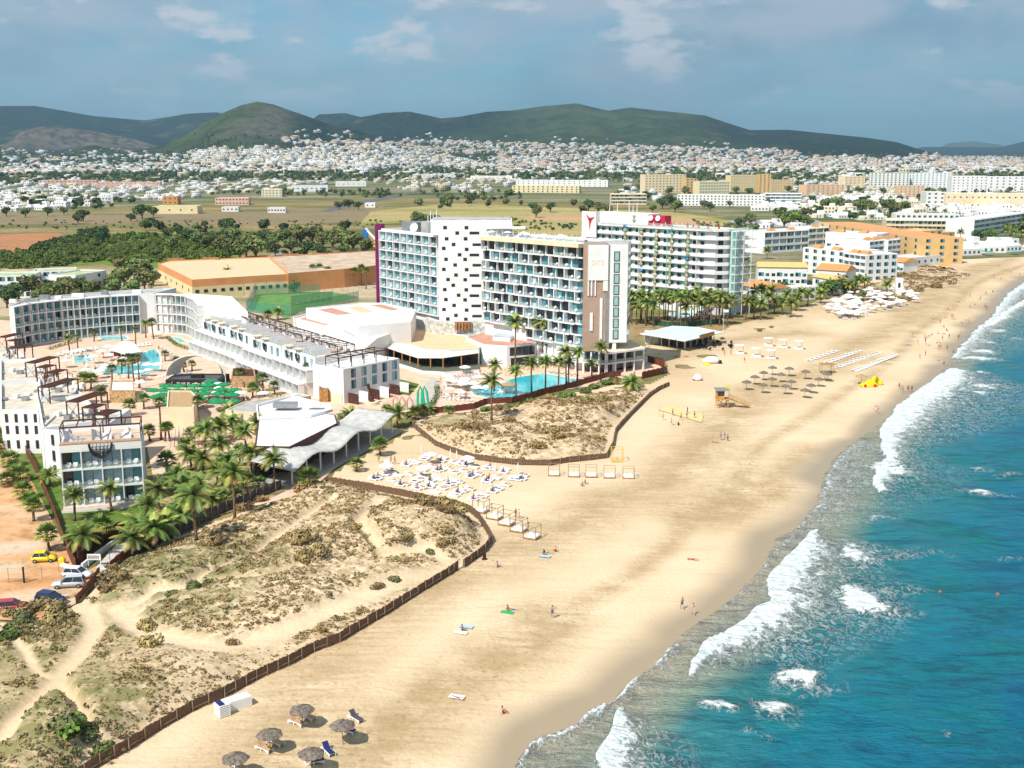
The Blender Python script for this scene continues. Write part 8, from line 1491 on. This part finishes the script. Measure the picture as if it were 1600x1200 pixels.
# ---------------------------------------------------------------- beach people
PP = [(863,961,'stand','blue',None,0,R(150),'tanned man in blue shorts standing alone on the lower beach'),(1066,941,'walk','blue',None,0,R(200),'man in blue shorts walking left of a pair near the waterline'),(1083,949,'walk','white',None,1,R(200),'pale person in white shorts walking right of the waterline pair'),(785,1103,'sit','red',None,0,R(100),'tanned person sitting alone on the lowest sand'),(716,1084,'lie','purple',None,0,R(60),'person in purple lying low on the beach'),(722,986,'sit','black','black',0,R(90),'person in black sitting on a white board'),(793,954,'sit','green',None,0,R(60),'person on a green towel above the lower beach'),(803,953,'lie','blue',None,0,R(60),'person in blue lying beside the green towel'),(777,886,'sit','purple','purple',1,R(90),'person in purple sitting outside the pale fence'),(850,867,'sit','blue','black',0,R(40),'person sitting on the left of a beach trio'),(858,864,'lie','green',None,1,R(60),'person in green lying between two others'),(868,862,'sit','red',None,1,R(200),'person in red sitting on the right of a beach trio'),(1083,868,'lie','red',None,0,R(70),'person lying alone high on the empty sand'),(914,756,'sit','grey','blue',1,R(60),'person in blue crouching below the fence-side daybeds'),(910,760,'sit','grey','grey',0,R(200),'person in grey crouching below the fence-side daybeds'),(806,810,'stand','red','red',0,R(20),'person in red standing by the third slanting daybed'),(811,811,'stand','orange','white',0,R(90),'man in white shirt standing by the fourth slanting daybed'),(1036,657,'stand','pink',None,1,0,'pale player at the left of the ball game'),(1051,650,'play','black','black',0,1,'player in black reaching up at the net'),(1049,665,'play','grey',None,1,2,'player in grey at the front of the ball game'),(1060,665,'sit','black','black',0,3,'player in black crouching at the front'),(1064,657,'walk','black',None,0,4,'player in black shorts mid court'),(1074,647,'play','blue','blue',0,5,'player in blue top with arms raised'),(1073,654,'stand','black',None,0,1,'dark player behind the blue one'),(1085,654,'walk','black','grey',0,2,'player at the right edge of the ball game'),
 (1126,688,'stand','grey','grey',0,0,'person in grey standing left of a trio on open sand'),(1132,688,'stand','white','blue',0,1,'person in blue top in the middle of a trio'),(1137,690,'stand','black','grey',0,2,'person in dark clothes at the right of a trio'),(1119,692,'lie','red',None,0,1,'person lying at the feet of a trio'),(592,723,'walk','green','green',0,0,'person in bright green walking left of the sunbeds'),(611,725,'walk','grey','grey',0,1,'first of two strollers above the sunbeds'),(617,726,'walk','red','grey',0,2,'second of two strollers above the sunbeds'),(1132,557,'stand','orange','orange',0,0,'person in orange left of the front daybeds'),(1142,555,'stand','orange','orange',0,0,'person in orange second left of the front daybeds'),(1163,567,'stand','red','pink',1,0,'person in pink right of the first front daybed'),(1368,637,'walk','white',None,1,0,'left one of a pale couple at the swash'),(1372,639,'walk','pink',None,1,0,'right one of a pale couple at the swash'),
 (1405,602,'stand','black',None,0,0,'first of six standing at the surf edge'),(1408,604,'stand','pink',None,1,0,'second of six standing at the surf edge'),(1411,607,'stand','grey','grey',0,0,'third of six standing at the surf edge'),(1419,606,'stand','black','black',0,0,'fourth of six standing at the surf edge'),(1422,607,'stand','orange',None,1,0,'fifth of six standing at the surf edge'),(1425,606,'stand','black','black',0,0,'sixth of six standing at the surf edge'),(1437,557,'walk','orange',None,1,0,'walker in orange on the wet sand'),(1446,533,'stand','black','black',0,0,'dark figure above the far waterline'),(1434,535,'stand','pink',None,1,0,'pink figure above the far waterline'),(1467,558,'sit','black','white',0,0,'person crouching in white at the far waterline'),(1475,566,'walk','black',None,0,0,'dark bather stepping into the surf'),(1485,568,'walk','pink',None,1,0,'pale bather stepping into the surf'),(1490,545,'sit','red','red',0,0,'person in red crouching in the swash'),(1480,542,'stand','black',None,0,0,'dark bather beside the red one'),(1498,525,'stand','black','black',0,0,'dark walker far up the waterline'),(1501,520,'walk','orange',None,1,0,'orange walker far up the waterline'),(1542,480,'stand','blue','blue',0,0,'blue walker near the far surf'),(1548,482,'walk','pink',None,1,0,'pink walker near the far surf'),(1538,478,'walk','red',None,1,0,'red walker near the far surf'),(1468,537,'walk','white',None,0,0,'bather in white by the swash'),(1470,540,'walk','red',None,0,1,'second bather by the swash')]
for px, py, kd, sh, tp, sk, rz, l in PP: person(px, py, kd, sh, tp, sk, rz, l)
for k in range(46):
    t_ = rs_.random(); px = 1440+t_*160+rs_.uniform(-20,10); py = 560-t_*140+rs_.uniform(-35,8)
    if py < 412: continue
    x, y = G(px, py); d_ = shore_d(np.array([[x,y]]))[0][0]
    if d_ < 1: continue
    person(px, py, ('walk','stand','sit','lie')[k%4], ('blue','black','red','white','pink')[k%5], (None,'white',None,'black')[k//2%4], k%2, xy=(x,y))
for px, py, l in [(1469,926,'bather wading alone in open blue water'),(1559,930,'bather at the right side of the open water'),(1460,640,'swimmer with yellow float in the surf')]: x, y = G(px, py, WZ); person(px, py, 'stand', 'red', None, 0, 0, l, z=WZ-1.15, xy=(x,y))
for k, (px, py, c_, l) in enumerate([(793,957,'green','bright green towel on the lower beach'),(720,989,'white','white towel or board on the lower beach'),(729,980,'blue','pale blue towel beside the white board'),(851,870,'blue','teal towel of the beach trio'),(714,1082,'white','white towel low on the beach'),(1420,536,'blue','blue mat on the far sand')]):
    b = MB(); b.box(-.9,.9,-.45,.45,.03,.07,CL[c_] if c_ != 'blue' else M('pale_blue',(.35,.52,.62))); o = b.build('towel'); x, y = G(px, py); o.location = (x,y,ground_z(x,y)+.08); o.rotation_euler = (0,0,R(-20)); tag(o, l, 'towel')
# volleyball net
t = thing('volleyball_net', 'pale yellow volleyball net across the players', 'net'); a, c_ = G(1030,652), G(1098,660); T, L = frame(a, c_); b = MB()
for x in (0,L): b.tube(T @ Vector((x,0,0)), T @ Vector((x,0,2.6)), .06,.05,YF,5)
b.build('posts', t); b = MB(); b.box(.1,L-.1,-.01,.01,1.9,2.5,M('net_yellow',(.75,.65,.25),.05,1,.8,alpha=.5)); b.build('net', t)
tag(sheet('court_line', [(1028,640),(1045,634),(1100,648),(1096,660)], .17, M('court_sand',(.68,.52,.24),.05), 'yellowish sand patch of the volleyball court', 'court'), 'yellowish sand patch of the volleyball court', 'court', kind='structure')
for P_ in (LT, LN_, LG, LW, SB, FP, OPW, GP): drop(P_)
# ---------------------------------------------------------------- labels that single each thing out
LM = [(150,740,'front white hotel block'),(40,820,'orange dirt car park'),(530,700,'wavy canopy pavilion'),(460,650,'white-roofed restaurant'),(305,570,'arched stage'),(300,612,'green parasol terrace'),(170,495,'curved white hotel'),(450,550,'terraced white hotel'),(680,560,'awning restaurant'),(830,600,'long blue pool'),(215,575,'lagoon pool'),(660,420,'tower hotel'),(840,440,'tower hotel'),(1050,420,'mural hotel'),(1065,530,'beach bar'),(820,670,'hummocky dune'),(400,900,'scrubby dune'),(1135,625,'lifeguard hut'),(1210,600,'thatched umbrella group'),(1357,598,'yellow pedalo'),(1320,570,'slanting sunbed rows'),(700,745,'beach sunbed cluster'),(800,815,'upper daybed row'),(920,740,'fence-side daybed row'),(1330,390,'white apartment complex'),(1230,425,'orange-roofed villas'),(1400,362,'ochre hotel'),(430,415,'orange warehouse'),(200,385,'green orchard'),(80,430,'white block with green roof'),(430,465,'sports court'),(870,335,'tan field'),(270,325,'yellow shed'),(450,1150,'nearest thatched umbrellas'),(860,955,'lower beach'),(1080,940,'waterline'),(1420,600,'surf'),(1500,520,'far surf'),(1350,480,'white parasol field'),(1500,430,'far beach'),(1050,285,'cream slab hotel'),(1500,285,'white tower blocks'),(1200,290,'yellow apartment blocks'),(600,260,'suburb below the long ridge'),(400,250,'suburb below the conical hill'),(100,265,'left edge suburb'),(800,250,'middle suburb'),(1000,255,'suburb beyond the slab hotel'),(1250,250,'suburb at the ridge end'),(1450,255,'far right suburb'),(100,300,'left white estate'),(300,300,'pink house estate'),(500,305,'blue-roofed hall'),(750,290,'yellow terraces'),(650,275,'white sheds')]
ORD = ['leftmost','second from left','third from left','fourth from left','fifth from left','sixth from left','seventh from left','eighth from left','ninth from left','tenth from left','eleventh from left','twelfth from left','thirteenth from left','fourteenth from left','fifteenth from left','sixteenth from left','seventeenth from left','eighteenth from left','nineteenth from left','twentieth from left']
def finalize():
    bpy.context.view_layer.update(); G_ = {}
    for o in ALL:
        p = o.matrix_world.translation; px, py = PX(p.x, p.y, p.z); best = min(LM, key=lambda l: (l[0]-px)**2+((l[1]-py)*1.6)**2)
        dx, dy = px-best[0], (py-best[1])*1.6; d = math.hypot(dx, dy)
        rel = 'by' if d < 28 else (('left of' if dx < 0 else 'right of') if abs(dx) > abs(dy) else ('behind' if dy < 0 else 'in front of'))
        if best[2] == 'tower hotel' and best[0] == 660 and rel == 'right of': rel = 'behind'
        k = '%s %s the %s' % (o['label'], rel, best[2]); G_.setdefault(k, []).append((px, py, o))
    for k, L in G_.items():
        L.sort(key=lambda a: a[:2])
        if len(L) == 1: L[0][2]['label'] = k; continue
        ys = sorted(q[1] for q in L)
        if len(L) > 20:   # split into a nearer and a farther half first
            n = (len(L)+19)//20; L2 = sorted(L, key=lambda a: -a[1]); sz = (len(L)+n-1)//n
            W = ['nearest row','second row','third row','fourth row','fifth row','sixth row','seventh row','eighth row']
            for j in range(n):
                S = sorted(L2[j*sz:(j+1)*sz], key=lambda a: a[0])
                for i, (_, _, o) in enumerate(S): o['label'] = '%s, %s, %s' % (k, W[j%8], ORD[i])
        else:
            for i, (_, _, o) in enumerate(L): o['label'] = '%s, %s' % (k, ORD[i])
    for o in SC.objects:
        if o.parent is None and 'label' in o.keys():
            w_ = o['label'].split()
            if len(w_) > 16: w_ = [x for x in w_ if x not in ('the','a','with','of','in','person')]; o['label'] = ' '.join((w_ if 'person' not in o['label'] else ['person']+w_)[:16])
finalize()
